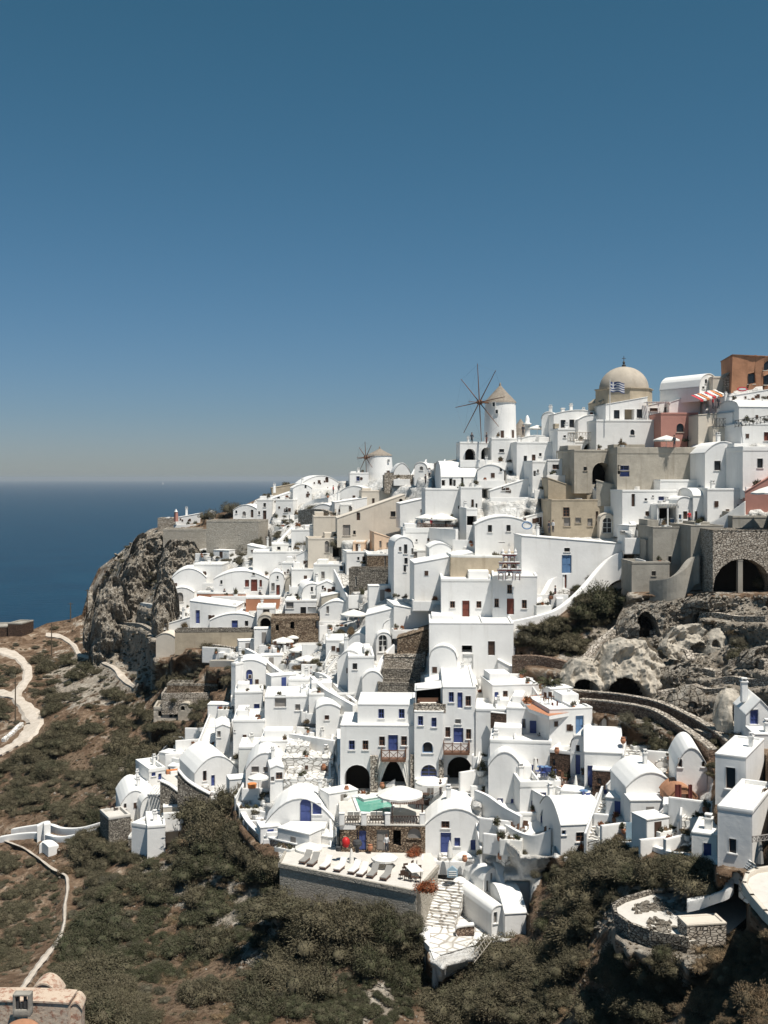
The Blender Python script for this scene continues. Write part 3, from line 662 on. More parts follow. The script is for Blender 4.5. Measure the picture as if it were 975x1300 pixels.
# windmills
def windmill(label, cx, ybase, ytop, r0, r1, yapex, D, hub, rad, wins, roof, nsp=8):
    s = D/F; t = thing('windmill', label, 'windmill', P(cx, ybase, D)); hgt = (ybase-ytop)*s
    m = MB(); m.lathe([(r0*s*1.04, -4), (r0*s*1.02, 0), (r0*s, hgt*.3), (r1*s, hgt*.97), (r1*s*1.03, hgt)], 40); m.build('tower', 'white', t, smooth=False)
    m = MB(); hr = (ytop-yapex)*s; m.lathe([(r1*s*1.06, hgt-.1), (r1*s*1.03, hgt+.12), (r1*s*.55, hgt+hr*.5), (r1*s*.12, hgt+hr*.93), (.12, hgt+hr)], 32, wob=.008); c = m.build('thatched_cap', roof, t)
    m = MB(); m.lathe([(.2, hgt+hr-.1), (.16, hgt+hr+.25), (.05, hgt+hr+.5)], 8); m.build('finial', roof, c)
    for (ty, px, py, w_, h_) in wins:
        x = (px-cx)*s; rr = r0*s*1.01+.02; y = -math.sqrt(max(rr*rr-x*x, .1)); an = math.atan2(x, -y); z = (ybase-py)*s
        mf = lambda a_, z_, i, an=an, rr=rr: (rr*math.sin(an+a_/rr)*(1-i/rr), -rr*math.cos(an+a_/rr)*(1-i/rr), z_)
        m = MB(); z0 = z-h_*s/2; z1 = z+h_*s/2; tf = arch_top(z0, z1, 0, w_*s/2) if len(ty) > 2 else (lambda q, z1=z1: z1)
        for (a_, b_, c_, d_) in ((-w_*s/2-.09, -w_*s/2, z0, z1), (w_*s/2, w_*s/2+.09, z0, z1), (-w_*s/2-.09, w_*s/2+.09, z1, z1+.09), (-w_*s/2-.09, w_*s/2+.09, z0-.09, z0)): bx2(m, mf, a_, b_, c_, d_, -.06, .15)
        fo = m.build('door' if ty[1] == 'd' else 'window', 'whitewood', t); m = MB(); shape2(m, mf, -w_*s/2, w_*s/2, z0, tf, .0); m.build('pane', 'darkwood' if ty[1] == 'd' else 'glass', fo)
    hx, hz = (hub[0]-cx)*s, (ybase-hub[1])*s; ca = .56; nx, ny = -math.sqrt(1-ca*ca), -ca; ax = hx/nx
    hubp = Vector((hx, ax*ny, hz)); m = MB(); m.tube((0, 0, hz), hubp+Vector((nx, ny, 0))*.5, .17, .13, 8); m.build('axle', 'brownwood', t)
    u = Vector((-ny, nx, 0)); u = Vector((ca, -math.sqrt(1-ca*ca), 0)); Rr = rad*s
    wb = thing.__globals__['bpy'].data.objects.new('sail_wheel', None); COL.objects.link(wb); wb.parent = t
    m = MB(); m.tube(hubp-Vector((nx, ny, 0))*.35, hubp+Vector((nx, ny, 0))*.35, .42, .34, 10); hb = m.build('hub', 'brownwood', t)
    bpy.data.objects.remove(wb)
    tips = []
    for i in range(nsp):
        a = 2*math.pi*i/nsp+.08; dr = u*math.cos(a)+Vector((0, 0, 1))*math.sin(a); k_ = Rr*(1 if i % 3 else 1.0)
        m = MB(); m.tube(hubp, hubp+dr*k_, .10, .05, 5); m.build('sail_spar', 'brownwood', t); tips.append(hubp+dr*k_*.97)
    nose = hubp+Vector((nx, ny, 0))*2.2; m = MB(); m.tube(hubp, nose, .07, .05, 5); m.build('bowsprit', 'brownwood', t)
    m = MB()
    for i, p in enumerate(tips): m.tube(p, nose, .008, .008, 3); m.tube(p, tips[(i+1) % nsp], .008, .008, 3)
    m.build('rigging', 'metal', t)
    return t
windmill('tall white windmill with a pointed thatched cap and bare spoked wheel', 635, 562, 511, 20.3, 19.4, 489.5, 182, (607, 512), 49,
         [('dw',625,514.5,3.5,5),('dw',628.6,523.8,3,4.5),('dd',635.5,552,4,9),('dda',649.3,552,4.5,11)], 'thatch')
windmill('smaller squat white windmill with a shallow cap and small bare wheel', 482, 610, 578, 17, 15.2, 569.5, 235, (464.5, 581), 20,
         [('dda',493,602,5,9),('dw',493.5,585,2,3)], 'thatch', 8)
# dark thatched cone behind the big windmill
t = thing('windmill', 'brown thatched cone of a ruined mill just right of the tall windmill', 'windmill', P(661, 556, 195)); m = MB()
m.lathe([(14*.14, -3), (13*.14, 0)], 20); m.build('tower', 'cream', t); m = MB(); m.lathe([(14.5*.14, -.1), (9*.14, 12*.14), (2*.14, 22*.14), (.1, 24*.14)], 20, wob=.02); m.build('thatched_cap', 'thatch', t)
m = MB(); m.lathe([(.45, -1), (.45, 1.2), (.7, 1.3), (.7, 1.5), (.35, 1.7), (.38, 2.3), (.1, 2.9)], 12); o = m.build('chimney_pot', 'white', smooth=True); o.location = P(669.5, 549, 186); tag(o, 'small white rounded chimney finial right of the thatched cone', 'chimney')
# houses around the small windmill
H('long low white vault with an arched door on the ridge left of the small windmill', 383, 432, 604, 622, 14, 9, 'low', 'white', 250, rise=1.8, f=[('dda',415,609,4,7)])
H('small white house with a blue window left of the small windmill', 444, 468, 600, 618, 4, 6, 'flat', 'white', 240, f=[('bw',454.5,607.5,4,6)])
H('white vaulted house right of the small windmill', 500, 521, 588, 610, 4, 8, 'low', 'white', 228, rise=1.8)
H('tiny white arched house beside the wide stairs', 526, 542, 587, 608, -8, 7, 'vault', 'white', 222, f=[('gwa',535,594.5,4,5)])
H('rubble stone retaining wall house below the small windmill', 488, 526, 603, 618, 6, 3, 'flat', 'stone_pale', 222)
H('cream block with flat roof top of the wide stairs', 556, 590, 582, 604, 4, 6, 'shed', 'cream', 195, rise=.8)
H('tan trapezoid house with a tiny dark door on the ridge', 459, 496, 623, 646, 6, 6, 'flat', 'cream', 226, f=[('kd',474,636,3,7)], par=.2)
H('white low house above the tan trapezoid house', 430, 470, 617, 640, -6, 6, 'low', 'white', 232, f=[('dw',476,628,3,3)])
H('white stepped terrace house below the mill path', 425, 466, 632, 660, 8, 7, 'shedr', 'white', 225, rise=.9, f=[('dw',445,648,4,9)])
H('large cream house with sloping parapet and a tall pointed niche', 428, 514, 628, 686, 5, 7, 'shedr', 'cream', 208, rise=4.2, f=[('kwa',509,645,4.5,24),('dw',499,652.5,6,7),('kd',455,655.5,4,10),('gw',440,673,9,14),('dw',450,676,3,5)])
H('cream grey low wall house left of the large cream house', 398, 432, 655, 685, 6, 6, 'flat', 'cream', 215, f=[('dw',426,648,2,4)])
H('white house with gabled parapet left of the cream houses', 396, 425, 640, 660, -8, 6, 'low', 'white', 228, f=[('dw',405,648,3,3)])
H('white narrow house with a window left of the tall niche', 432, 446, 640, 664, 2, 6, 'flat', 'white_worn', 221, f=[('gw',445,646,4,9)])
H('peach house with a wide dark opening', 448, 463, 688, 708, -4, 5, 'flat', 'peach', 199, f=[('kd',454,696,5,12)])
H('peach gabled house with two narrow windows', 475, 497, 676, 700, 8, 6, 'shedl', 'peach', 200, rise=1.0, f=[('gw',483,691,2.5,9),('gw',492,692,2.5,7)])
H('old cream house with a dark arched recess and tall shutter', 391, 432, 683, 715, 8, 6, 'flat', 'cream', 206, f=[('gwa',415,694,5,15),('oaa',428,699,11,17)])
H('brown rubble stone house under a white pergola slab', 466, 500, 703, 728, 4, 6, 'flat', 'stone_brown', 190, f=[('ww',489,711,1.5,18)], rmat='roof_white')
H('stone retaining house front below the pergola', 443, 500, 722, 752, -6, 4, 'flat', 'stone_grey', 186, f=[('ww',452,738,2,12)], rmat='stone_grey')
H('white terrace house with plants left of the pergola', 440, 468, 700, 724, 10, 5, 'flat', 'white', 195, f=[('dw',455,709,2.5,4)])
H('white flat roofed tall house above the cafe terrace', 540, 600, 620, 660, 3, 7, 'flat', 'white', 186, f=[('dw',583,644,3,4),('kd',598,640,3,8)])
H('white long low house left of the cafe', 508, 548, 631, 662, 5, 7, 'shed', 'white', 195, rise=1.2)
H('curved fronted white cafe terrace house', 513, 582, 670, 700, 4, 6, 'flat', 'white', 176, f=[('gw',529,686,2,3)], par=.8)
H('white lattice fronted tower house with narrow windows', 500, 525, 682, 762, 8, 6, 'vault', 'white', 174, rise=1.6, f=[('dw',515,697,4,12),('dw',515.5,712,4,8),('dw',514,722,3,8),('gw',508,697,3,6),('gw',524,700,3,8)])
H('white side house with roof slab beside the lattice tower', 524, 545, 698, 728, 6, 6, 'flat', 'white', 172, f=[('dw',535,713,4,6),('gw',527,704,5,14)])
H('tall blank white wall house in the centre of the village', 526, 600, 702, 765, 4, 7, 'shed', 'white', 166, rise=1.5)
H('blank white house with rounded shoulder above the church', 545, 573, 690, 735, 3, 6, 'low', 'white', 168)
H('white tower with dark windows and a railing beside the cafe', 592, 606, 645, 690, 6, 6, 'flat', 'white', 174, f=[('ow',599,661,12,12),('dw',588,672,3,4)])
H('white upper terrace building with row of dark openings', 585, 612, 618, 650, 2, 6, 'flat', 'white', 178, f=[('kd',600,641,3,14),('dw',605,642,2,6)])
H('huge sloping white roof building above the boat ornament', 608, 708, 645, 675, 4, 11, 'shed', 'white', 168, rise=3.6, f=[('kd',685.6,663,5,13)])
H('white double vault house with two dark windows', 603, 676, 656, 712, -2, 8, 'low', 'white', 164, rise=1.2, f=[('dw',622,671,5,9),('dw',645.6,670.4,5,8),('ow',637,689,8,1)])
H('old tan house with a cream doorway vault and four windows', 700, 783, 634, 684, 4, 7, 'flat', 'tan', 159, f=[('nw',719,650,8,12),('gw',720,662.5,8,11),('gw',734,660.5,7,7),('gw',749,663,6,10),('kd',758,658,3,18)], par=.2)
H('tan gable wall behind the curved white stair wall', 696, 770, 607, 645, 3, 5, 'shedl', 'tan', 163, rise=3, name='old_wall', cat='wall')
H('cream half vault doorway annex on the tan house', 761, 781, 652, 684, 0, 4, 'vault', 'cream', 157.5, f=[('wwa',771,667,12,20)])
H('long white terrace wall house with a blue door below a dark sign', 662, 792, 680, 756, 5, 5, 'shedl', 'white', 155, rise=1.2, f=[('Ld',719.5,716,12,23),('dw',720,698,7,5),('rd',717,738,5,17)])
H('white block behind the church with rough tan rock front', 572, 708, 706, 742, 2, 6, 'flat', 'tan', 157, rough=.2, rmat='white_worn')
# right hand side, upper
H('white vaulted house with a grey front and two windows right of the retaining wall', 895, 943, 561, 625, 3, 9, 'low', 'white', 152, rise=1.6, f=[('dw',911,591,8,12),('dw',931,593,5,8)])
H('white house with a dark window above the pink steps', 943, 990, 567, 622, 5, 8, 'flat', 'white', 150, f=[('dw',965,588,7,12)], par=.6)
H('pink terrace house with a white umbrella at the right edge', 946, 990, 598, 650, -14, 7, 'shedr', 'pink', 146, rise=2.8)
H('long white terrace house with a blue window and small doors', 790, 860, 622, 672, 4, 7, 'flat', 'white', 153, f=[('kd',804,635,4,16),('bw',839.6,632.7,7,5),('nw',822,652,5,6),('dw',820,634,3,3),('dw',829,630,2,2)])
H('low white roof terrace house under the grey retaining wall', 838, 898, 609, 640, 3, 8, 'flat', 'white', 157)
H('veranda house with a blue gate under a pergola', 835, 860, 641, 670, 0, 5, 'flat', 'white', 149, f=[('ow',847,652,20,14),('Ld',850,662,12,9)])
H('little white vaulted house with a blue window and a brown door', 859, 880, 631, 671, 2, 6, 'vault', 'white', 148.5, f=[('Lw',862.5,656,5,6),('kd',870,654,5,10)])
H('white vault house with a tall narrow brown door', 880, 930, 630, 668, 2, 7, 'vaultx', 'white', 150, rise=1.0, f=[('kd',904,634,6,15),('kd',884,655,3,12),('rd',878,662,5,10)])
H('white house wall above the stone arch with a small slit', 898, 948, 620, 668, 2, 6, 'flat', 'white', 150.5, f=[('dw',938,642,4,3)])
# grey concrete shells
H('raw grey concrete house shell with a square window', 829, 878, 669, 745, 3, 8, 'flat', 'concrete', 147, f=[('dw',850.5,710,4,8)], par=.1)
H('raw grey concrete block joined to the rubble wall', 877, 918, 667, 750, 6, 8, 'flat', 'concrete', 145.5, par=.05)
H('stepped grey concrete block left of the concrete shell', 820, 835, 685, 745, 0, 5, 'flat', 'concrete', 146)
H('small grey concrete hut with a tiny square window', 802, 850, 713, 752, 3, 5, 'flat', 'concrete', 142, f=[('dw',830,728,5,6)])
H('grey wall with pots on top above the rubble arch', 930, 975, 655, 684, 3, 5, 'flat', 'concrete', 146)
# church with bell tower
H('white church front with a dark door between two small windows', 625, 682, 731, 796, -5, 9, 'flat', 'white', 146, f=[('nw',630.5,765.5,5.5,11),('nw',647,748,6,11),('rd',648,770,9,20),('nw',665.7,767,6,11)], name='church', cat='church', par=.15)
H('white hall left of the bell tower with a red brown door', 560, 626, 735, 800, -2, 10, 'flat', 'white', 147, f=[('nw',574.5,767.5,6,8.5),('rd',591.5,773,9,21),('nw',608,767.5,6,8.5)], par=.35)
H('white wall house with two dark openings beneath the church', 545, 652, 791, 862, -2, 9, 'flat', 'white', 141, f=[('ow',593,824,13,9),('wd',594,840,13,19),('kd',624,823,8.5,18)], par=.1)
H('white half round vault below the church hall', 545, 580, 820, 870, -6, 9, 'vault', 'white', 138)
H('small white stepped house under the church stairs', 632, 655, 838, 862, -15, 5, 'shedl', 'white', 139, rise=1.2)
# left side: castle and ridge
H('low cream stone tower house at the seaward end of the castle wall', 200, 226, 658, 675, 4, 7, 'flat', 'stone_pale', 248, par=.1)
H('white cubic roof house on the castle wall', 223, 254, 652, 668, 3, 6, 'shed', 'white', 246, rise=1)
H('long grey stone castle wall above the cliff', 207, 270, 672, 700, 5, 8, 'flat', 'retaining', 243, name='fortress_wall', cat='wall')
H('curved old stone castle bastion with patched masonry', 262, 328, 661, 704, -8, 8, 'flat', 'retaining', 240, rmat='retaining', name='bastion', cat='wall')
H('white house with two doors above the castle wall', 296, 328, 641, 662, -4, 6, 'low', 'white', 243, f=[('dw',300,650,2,4),('gwa',310,652,4,6),('kd',320,652,3,10)])
H('white stepped house with a dark door right of the castle', 326, 345, 634, 668, 0, 6, 'flat', 'white', 240, f=[('dw',329,651,2,4),('kd',336,654,4,12),('dw',336,641,3,5)])
H('long white sloping house climbing the ridge', 340, 378, 622, 650, 10, 7, 'shedr', 'white', 246, rise=2.2, f=[('dw',354,632,4,2)])
H('white cube on the ridge above the bushes', 350, 372, 634, 660, -6, 6, 'flat', 'white', 238, f=[('dw',363,648,5,5)])
H('white ridge house with a dark square window', 372, 396, 615, 640, 10, 7, 'low', 'white', 250, f=[('ow',388,618,2,4)])
H('tan roof ridge house at the skyline beside a dark bush', 345, 384, 613, 627, 8, 7, 'shedr', 'tan', 256, rise=1.2)
H('small white shrine like cabin on the castle terrace', 265, 273, 649, 659, 10, 2, 'vault', 'white', 239, f=[('ow',268,653,2,5)], name='chapel', cat='chapel')
H('white pergola house beneath the castle bastion', 267, 302, 690, 704, 3, 5, 'flat', 'white', 234, f=[('dw',293,698,4,4)])
H('white sloping wall house with long parapet under the ridge', 321, 384, 700, 732, 4, 7, 'flat', 'white', 214)
H('white house with small windows above the long parapet', 345, 386, 690, 712, 6, 5, 'flat', 'white_worn', 217, f=[('dw',354,696,4,4),('dw',368,696,4,5),('dw',373,697,3,4)])
H('white ruined wall shell house on the ridge slope', 314, 346, 692, 710, -4, 5, 'shedl', 'white_worn', 224, rise=1)
H('white blank house under the ridge hedge', 370, 402, 672, 700, 5, 6, 'flat', 'white', 220)
H('white house with gabled wall and grey shutter', 376, 400, 700, 730, -4, 6, 'gable', 'white', 208, f=[('gw',389,716,4,8)])
H('white gabled chapel with a bright red door and red shutters', 271, 341, 725, 757, 3, 8, 'low', 'white', 196, rise=1.5, f=[('rd',322.6,743,8,15),('rw',313.6,740.5,5,9),('rw',331,740.5,3,9),('dw',322,728,3,4),('dw',281,739,2.5,5)])
H('small white vaulted house with a red door and shutter', 342, 361, 726, 760, 3, 7, 'vault', 'white', 194, f=[('rd',353,749,4.5,13),('gw',346.6,745,4,10),('dw',352.5,733,2,4)])
H('white rounded house at the seaward end of the chapel row', 218, 262, 722, 760, 8, 8, 'low', 'white', 203, rise=1.8, f=[('dw',271,739,2,4)])
H('white stepped cube left of the chapel row', 246, 282, 716, 742, -4, 6, 'flat', 'white', 206)
H('cream grey arched ruin right of the red doors', 362, 385, 731, 752, 5, 5, 'vault', 'grey', 196)
H('white pile of steps and parapets behind the chapel row', 358, 384, 714, 738, -6, 5, 'flat', 'white', 202, f=[('gwa',366,725,3,5)])
H('white house with an arched lattice window above the slope', 216, 246, 746, 772, 6, 7, 'low', 'white', 193, f=[('gwa',228.5,758,8,12)])
H('terracotta coloured retaining wall house below the chapel', 250, 311, 752, 770, -3, 3, 'flat', 'terracotta', 186, rmat='roof_white', name='terrace_wall', cat='wall')
H('second terracotta retaining wall, right of the white arch', 312, 355, 758, 775, 2, 3, 'flat', 'terracotta', 185, rmat='roof_white', name='terrace_wall', cat='wall')
H('white house with a bright blue door under the terracotta wall', 241, 300, 763, 803, -4, 7, 'shedl', 'white', 180, rise=1, f=[('Bd',251,783,5,17)])
H('long white house with a blue door and small blue window', 266, 331, 779, 803, 3, 7, 'low', 'white', 176, rise=1.2, f=[('Bd',298,794,7.5,13),('dw',313,791.5,4,7),('bw',280,798,5,3.5)])
H('white gabled house seen between terracotta wall and grey arch', 326, 349, 771, 800, 4, 6, 'flat', 'white', 179, f=[('dw',338,776,8,5),('dw',303,772,4,5)])
H('grey plastered arch house open in front', 327, 346, 781, 812, 2, 6, 'vault', 'grey', 174, f=[('oaa',337,798,13,27)])
H('white wing wall house stepping down to the left', 193, 241, 783, 808, -10, 6, 'shedr', 'white', 184, rise=2.2, f=[('dw',207,801,7,3)])
H('cream rounded house block below the white wing wall', 198, 222, 804, 834, -4, 5, 'low', 'cream', 181)
H('cream concrete landing terrace below the blue doors', 222, 330, 800, 822, 2, 3, 'flat', 'tan', 173, rmat='stone_grey', name='terrace_wall', cat='wall')
H('brown stone house with two dark openings behind the umbrellas', 344, 405, 785, 818, 4, 6, 'flat', 'stone_brown', 177, f=[('ow',371,794,5,9),('ow',352,797,4,7),('ow',403,793,5,11)])
H('white flat house with wide dark veranda above the stone house', 362, 402, 762, 788, 2, 6, 'flat', 'white', 183, f=[('gw',368,768,9,9),('dw',385,775,7,9),('ow',397,775,12,9)])
H('white vault with a gabled front and small slit', 383, 411, 741, 772, 10, 8, 'vault', 'white', 186, f=[('dw',396,748,2.5,6),('ow',398,758,6,5)])
H('grey tan roofed house right of the gabled vault', 408, 444, 750, 772, 3, 6, 'shed', 'grey', 187, rise=1, rmat='roof_white')
H('white house with a blue grey window left of the stairs', 406, 450, 763, 790, -4, 6, 'low', 'white', 180, f=[('gw',416,774,3,9)])
H('white stepped house with dark veranda in the middle distance', 370, 400, 722, 745, 5, 6, 'flat', 'white', 200, f=[('ow',393,738,3,6)])
H('white and grey terraced house below the peach houses', 398, 436, 716, 742, -3, 6, 'flat', 'white_worn', 196, f=[('Lw',434,721,6,7),('gw',410,730,4,9)])
H('small white cube house beside the long stairs', 402, 428, 738, 760, 3, 5, 'gable', 'white', 190, f=[('dw',410,746,2.5,5)])
# long stepped white wall and central block
H('tall white block with rounded top in the middle', 464, 505, 771, 830, -2, 7, 'shedr', 'white', 166, rise=1.2)
H('small white vault with an arched closed niche', 478, 497, 803, 840, 4, 6, 'vault', 'white', 158, f=[('wwa',486,817,11,22)])
H('white vault behind the arched niche', 486, 510, 786, 820, 8, 8, 'vault', 'white', 163)
H('white slope roof house stepping up to the church', 500, 546, 768, 800, 8, 7, 'shedl', 'white', 158, rise=1)
H('white cubic house with one small dark window above the hotel', 442, 475, 833, 895, 3, 8, 'flat', 'white', 150, f=[('dw',450.6,846,5.5,8)])
H('white broad house with domed roof left of the cubic house', 428, 462, 826, 880, -6, 7, 'low', 'white', 153, rise=1.4)
H('white blank lower block joined to the cubic house', 460, 486, 852, 900, 6, 6, 'low', 'white', 147, rise=1)
H('white rounded house with bush on its left', 440, 472, 804, 840, -8, 7, 'low', 'white', 158, rise=1.5)
H('white house behind the round bush', 414, 442, 812, 840, 4, 6, 'flat', 'white', 164)
H('rough stone terrace wall, top of the stack right of the niche', 505, 544, 797, 835, -4, 5, 'shedr', 'stone_brown', 153, rise=1.6, rough=.2, name='stone_terrace', cat='stone terrace')
H('rough pale stone terrace wall in the middle of the stack', 488, 540, 832, 856, -2, 4, 'flat', 'stone_pale', 149, rough=.15, name='stone_terrace', cat='stone terrace')
H('dark spotted stone wall third down the stack', 486, 534, 850, 870, -1, 4, 'flat', 'stone_grey', 146, rough=.1, name='stone_terrace', cat='stone terrace')
H('dark spotted stone wall at the foot of the stack above the hotel', 480, 528, 867, 890, 0, 3, 'flat', 'stone_grey', 143, rough=.1, name='stone_terrace', cat='stone terrace')
# ---------- the hotel, the middle rows and the lower rows ----------
# hotel
HOTEL = H('long white hotel front with a dark arch, a curtained opening and a blue balcony door', 432, 562, 921, 1009, -2, 7, 'flat', 'white', 126, par=.1, freeD=1,
  f=[('bw',446.7,946,7,12),('nw',464,946,7,12),('nw',485,941,7,12),('Bd',499,943,12,20),('nw',513,940.6,7,12),('oaa',453.5,990,32,38),('oaa',500,982,40,36),
     ('bw',534,915,5,12)], name='hotel', cat='hotel')
H('upper white hotel block with two small blue windows', 454, 526, 894, 925, -2, 7, 'flat', 'white', 127.5, par=.12, f=[('bw',484,906,7,12),('bw',510,906,7,12)], name='hotel', cat='hotel', freeD=1)
H('white hotel wing with a small blue fanlight over a red shutter', 526, 563, 903, 1005, -2, 5, 'flat', 'white', 125.2, par=.1, freeD=1, f=[('bw',534,915,6,12),('bw',551,917,6,12),('Lwa',543,949,13,14),('bwa',544.5,978.5,20,15)], name='hotel', cat='hotel')
TOWER = H('white hotel tower with a wooden balcony over an open arched porch', 562, 604, 872, 1000, -2, 7, 'flat', 'white', 125.5, xs=627, par=.1, freeD=1,
  f=[('bw',573,885,6,13),('Bd',584,889,6,20),('nw',594.5,890,6.5,13),('gw',581.5,916,7,6),('nw',568.6,929.5,6,13),('Bd',582,933.5,12,19),('nw',595,932,6,13),('oaa',583.5,978,31,34)], name='hotel', cat='hotel')
H('small open lounge nook with a sofa between the two hotel blocks', 527, 562, 873, 905, -2, 4, 'shed', 'white', 126.5, rise=.4, f=[('ow',544,887,31,27)], name='hotel', cat='hotel', freeD=1)
H('white building behind the hotel tower with a flat roof reaching left', 540, 606, 862, 890, -2, 6, 'low', 'white', 131, rise=.8)
H('white upper right house with tall blue doors beside a dark window', 625, 684, 869, 912, 8, 6, 'flat', 'white', 131, f=[('Bd',630.5,890,5,23),('nw',641.7,883,6,12),('Bd',657,888,11,20)], par=.1)
H('white wall house behind the brown balcony panel', 604, 650, 900, 962, -6, 6, 'flat', 'white', 126, f=[('bw',639,930,5,8),('nw',632.5,959,5,9)])
H('white roof terrace house with a blue door between two narrow windows', 643, 697, 899, 946, -12, 7, 'flat', 'white', 123, f=[('bw',665,918.5,4.5,12),('Bd',677,926.5,9,23),('bw',690,925,5,13)], par=.15, name='house')
H('white corner house with one pale blue door in a blank wall', 697.5, 752, 899, 947, 12, 7, 'flat', 'white', 122.5, f=[('Ld',736,921,10,25)], par=.12)
H('white middle house stepping down beneath the blue doors', 622, 700, 940, 1000, -8, 6, 'flat', 'white', 120, f=[('Bd',675,977,6,12)])
H('white vaulted house with three small blue windows facing the pool', 620, 662, 955, 1040, -6, 8, 'low', 'white', 117.5, rise=1.6, f=[('Bw',635,1019,7,11),('Bw',655,1019.6,13,10)])
H('white curved terrace house with a blue window beside the vaulted house', 660, 712, 992, 1046, 4, 7, 'flat', 'white', 116, f=[('Bw',677,1022,5,11),('bw',689.6,1011,8,10)], par=.6)
H('brown stone cottage with a little terracotta pot on its roof', 698, 728, 953, 990, -26, 4, 'flat', 'stone_dark', 116.5, f=[('nw',703,968,4,9)], rmat='roof_white')
H('brown stone cottage with white roof beside a blue rail', 752, 786, 978, 1016, -14, 4, 'flat', 'stone_dark', 112.5, f=[('nw',761,992,6,9),('nw',780,995,6,9)], rmat='roof_white', par=.05)
H('white vaulted house with a tall blue door and a gable window', 724, 748, 934, 984, -22, 9, 'vault', 'white', 117, f=[('nw',733.6,950,4.5,8),('Bd',733.6,971,6,25)], rise=1.4)
H('large white low roofed vault with a tall blue door under its eave', 742, 790, 956, 1004, -10, 8, 'lowx', 'white', 114.5, rise=1.6, f=[('Bd',750,986,8,28)], r=[('gw',799,972,6,7)])
H('white house with one square window at the foot of the pebbled stairs', 712, 767, 1047, 1084, 8, 7, 'lowx', 'white', 106, rise=1.6, f=[('nw',738,1062.5,13,12),('Lw',716,1057,5,6)])
H('little white vault with a blue window left of the square window house', 686, 712, 1026, 1064, -14, 7, 'vault', 'white', 110, f=[('Bw',690,1040,8,10)])
H('low white gabled house with a tilted blue shutter', 706, 724, 1020, 1056, 20, 5, 'shedl', 'white', 108.5, rise=.8, f=[('Bw',713,1036,8,13)])
H('white terrace house with a small blue shutter and plants before it', 640, 686, 1032, 1062, 2, 6, 'flat', 'white', 112, f=[('gw',651,1037,5,7),('ow',638,1041,5,4)], par=.3)
H('white low block behind the scooter chairs', 664, 700, 1052, 1086, 8, 4, 'shedr', 'white', 109, rise=.9)
H('white gabled house with a blue door and blue windows in front of the pool terrace', 540, 618, 1027, 1090, -3, 7, 'low', 'white', 117, rise=1.8, f=[('nw',565.5,1047,10,9),('Bd',566,1070,13,26),('Bw',580.6,1069,7,11),('Bw',604,1073,13,13)])
H('white house with a small grey window beside the lower stone steps', 581, 606, 1103, 1142, 2, 5, 'flat', 'white', 113, freeD=1, f=[('gw',591,1121,6,9)])
H('white vaulted chapel like house with three slits in its leaning gable', 612, 637, 1103, 1158, 28, 9, 'vault', 'white', 110, f=[('gw',624,1113,2.5,9),('gw',619,1125,3,14),('gw',625,1132,3,15),('gw',630,1143,3,9)], rise=2.2, freeD=1)
H('white house roof right of the leaning gable', 637, 672, 1122, 1160, 12, 8, 'lowx', 'white', 108.5, freeD=1, rise=1.5)
H('lowest white vaulted house with a single narrow window in its gable', 624, 642, 1150, 1190, 24, 8, 'vault', 'white', 104.6, freeD=1, f=[('gw',629,1165,4,14)])
H('low white roof house lowest right above the dark scrub', 641, 668, 1160, 1190, 8, 7, 'lowx', 'white', 104, freeD=1, rise=1.3, under=1.5)
H('white kiln shaped planter box with a brown panel on the lower terrace', 607, 622, 1142, 1162, -14, 2, 'low', 'white', 109, f=[('rd',616.5,1152,8,10)], rise=.25, freeD=1)
# under the pool
H('stone faced basement of the pool terrace with blue doors', 432, 540, 1047, 1082, -3, 4, 'flat', 'stone_brown', 115.1, f=[('ow',455,1066,2,1),('Bd',459,1067,12,25),('gd',486,1067,16,27),('ow',504,1064,10,20),('gwa',526,1058,17,13)], rmat='paving', par=.02, freeD=1)
# middle left rows
H('white house with a blue arched door and a blue window, third row from the bottom', 338, 424, 1014, 1062, 1, 8, 'low', 'white', 122, rise=2.6, f=[('Bda',388,1029,14,30),('Bw',402.5,1027,11,14)])
H('white terrace wall dotted with stones above the blue arched door', 360, 423, 989, 1016, 0, 5, 'flat', 'whitestone', 128, par=.05)
H('upper dotted white terrace wall with a clay pot', 358, 423, 962, 992, 0, 5, 'flat', 'whitestone', 132, par=.05)
H('plain white terrace wall over the dotted walls', 330, 423, 940, 966, 1, 5, 'flat', 'white', 137, par=.2)
H('white barrel fronted house with two grey shuttered windows behind an umbrella', 312, 362, 956, 1000, 4, 7, 'low', 'white', 131, rise=2.0, f=[('gw',324,977,9,8),('gw',339,977,9,7)])
H('small white gabled house with a brown window next to the umbrella', 343, 360, 972, 1012, 10, 6, 'gable', 'white', 128, f=[('nw',354.5,985,8,9),('gw',346,989,4,6)])
H('white house with a pyramid chimney standing against its wall', 296, 336, 914, 965, 4, 7, 'flat', 'white', 146, f=[('gw',298,928,1.5,2)])
H('low white front wall house under the pyramid chimney', 303, 330, 948, 984, 2, 5, 'flat', 'white_worn', 139)
H('white house with a tall narrow window and a planted ledge', 336, 402, 884, 926, 3, 7, 'flat', 'white', 151, f=[('gw',378,898,6,8),('nw',394.5,901,6,12),('gw',356,890,14,15)], par=.2)
H('white vaulted roof behind the planted ledge', 386, 418, 877, 905, 5, 7, 'vault', 'white', 154, rise=2)
H('small white cube house with a dark window and a rusty pipe', 401, 432, 894, 936, 2, 6, 'low', 'white', 146, f=[('nw',415,911,5.5,6)], rise=.6)
H('white double storey roof above the planted ledge', 366, 392, 862, 888, -3, 6, 'flat', 'white', 158, f=[('gw',380,879,8,5)])
H('blue door house tall and white at the left edge of the village', 297, 338, 838, 884, 6, 5, 'low', 'white', 161, rise=.9, f=[('Bda',316.6,860,8,20)])
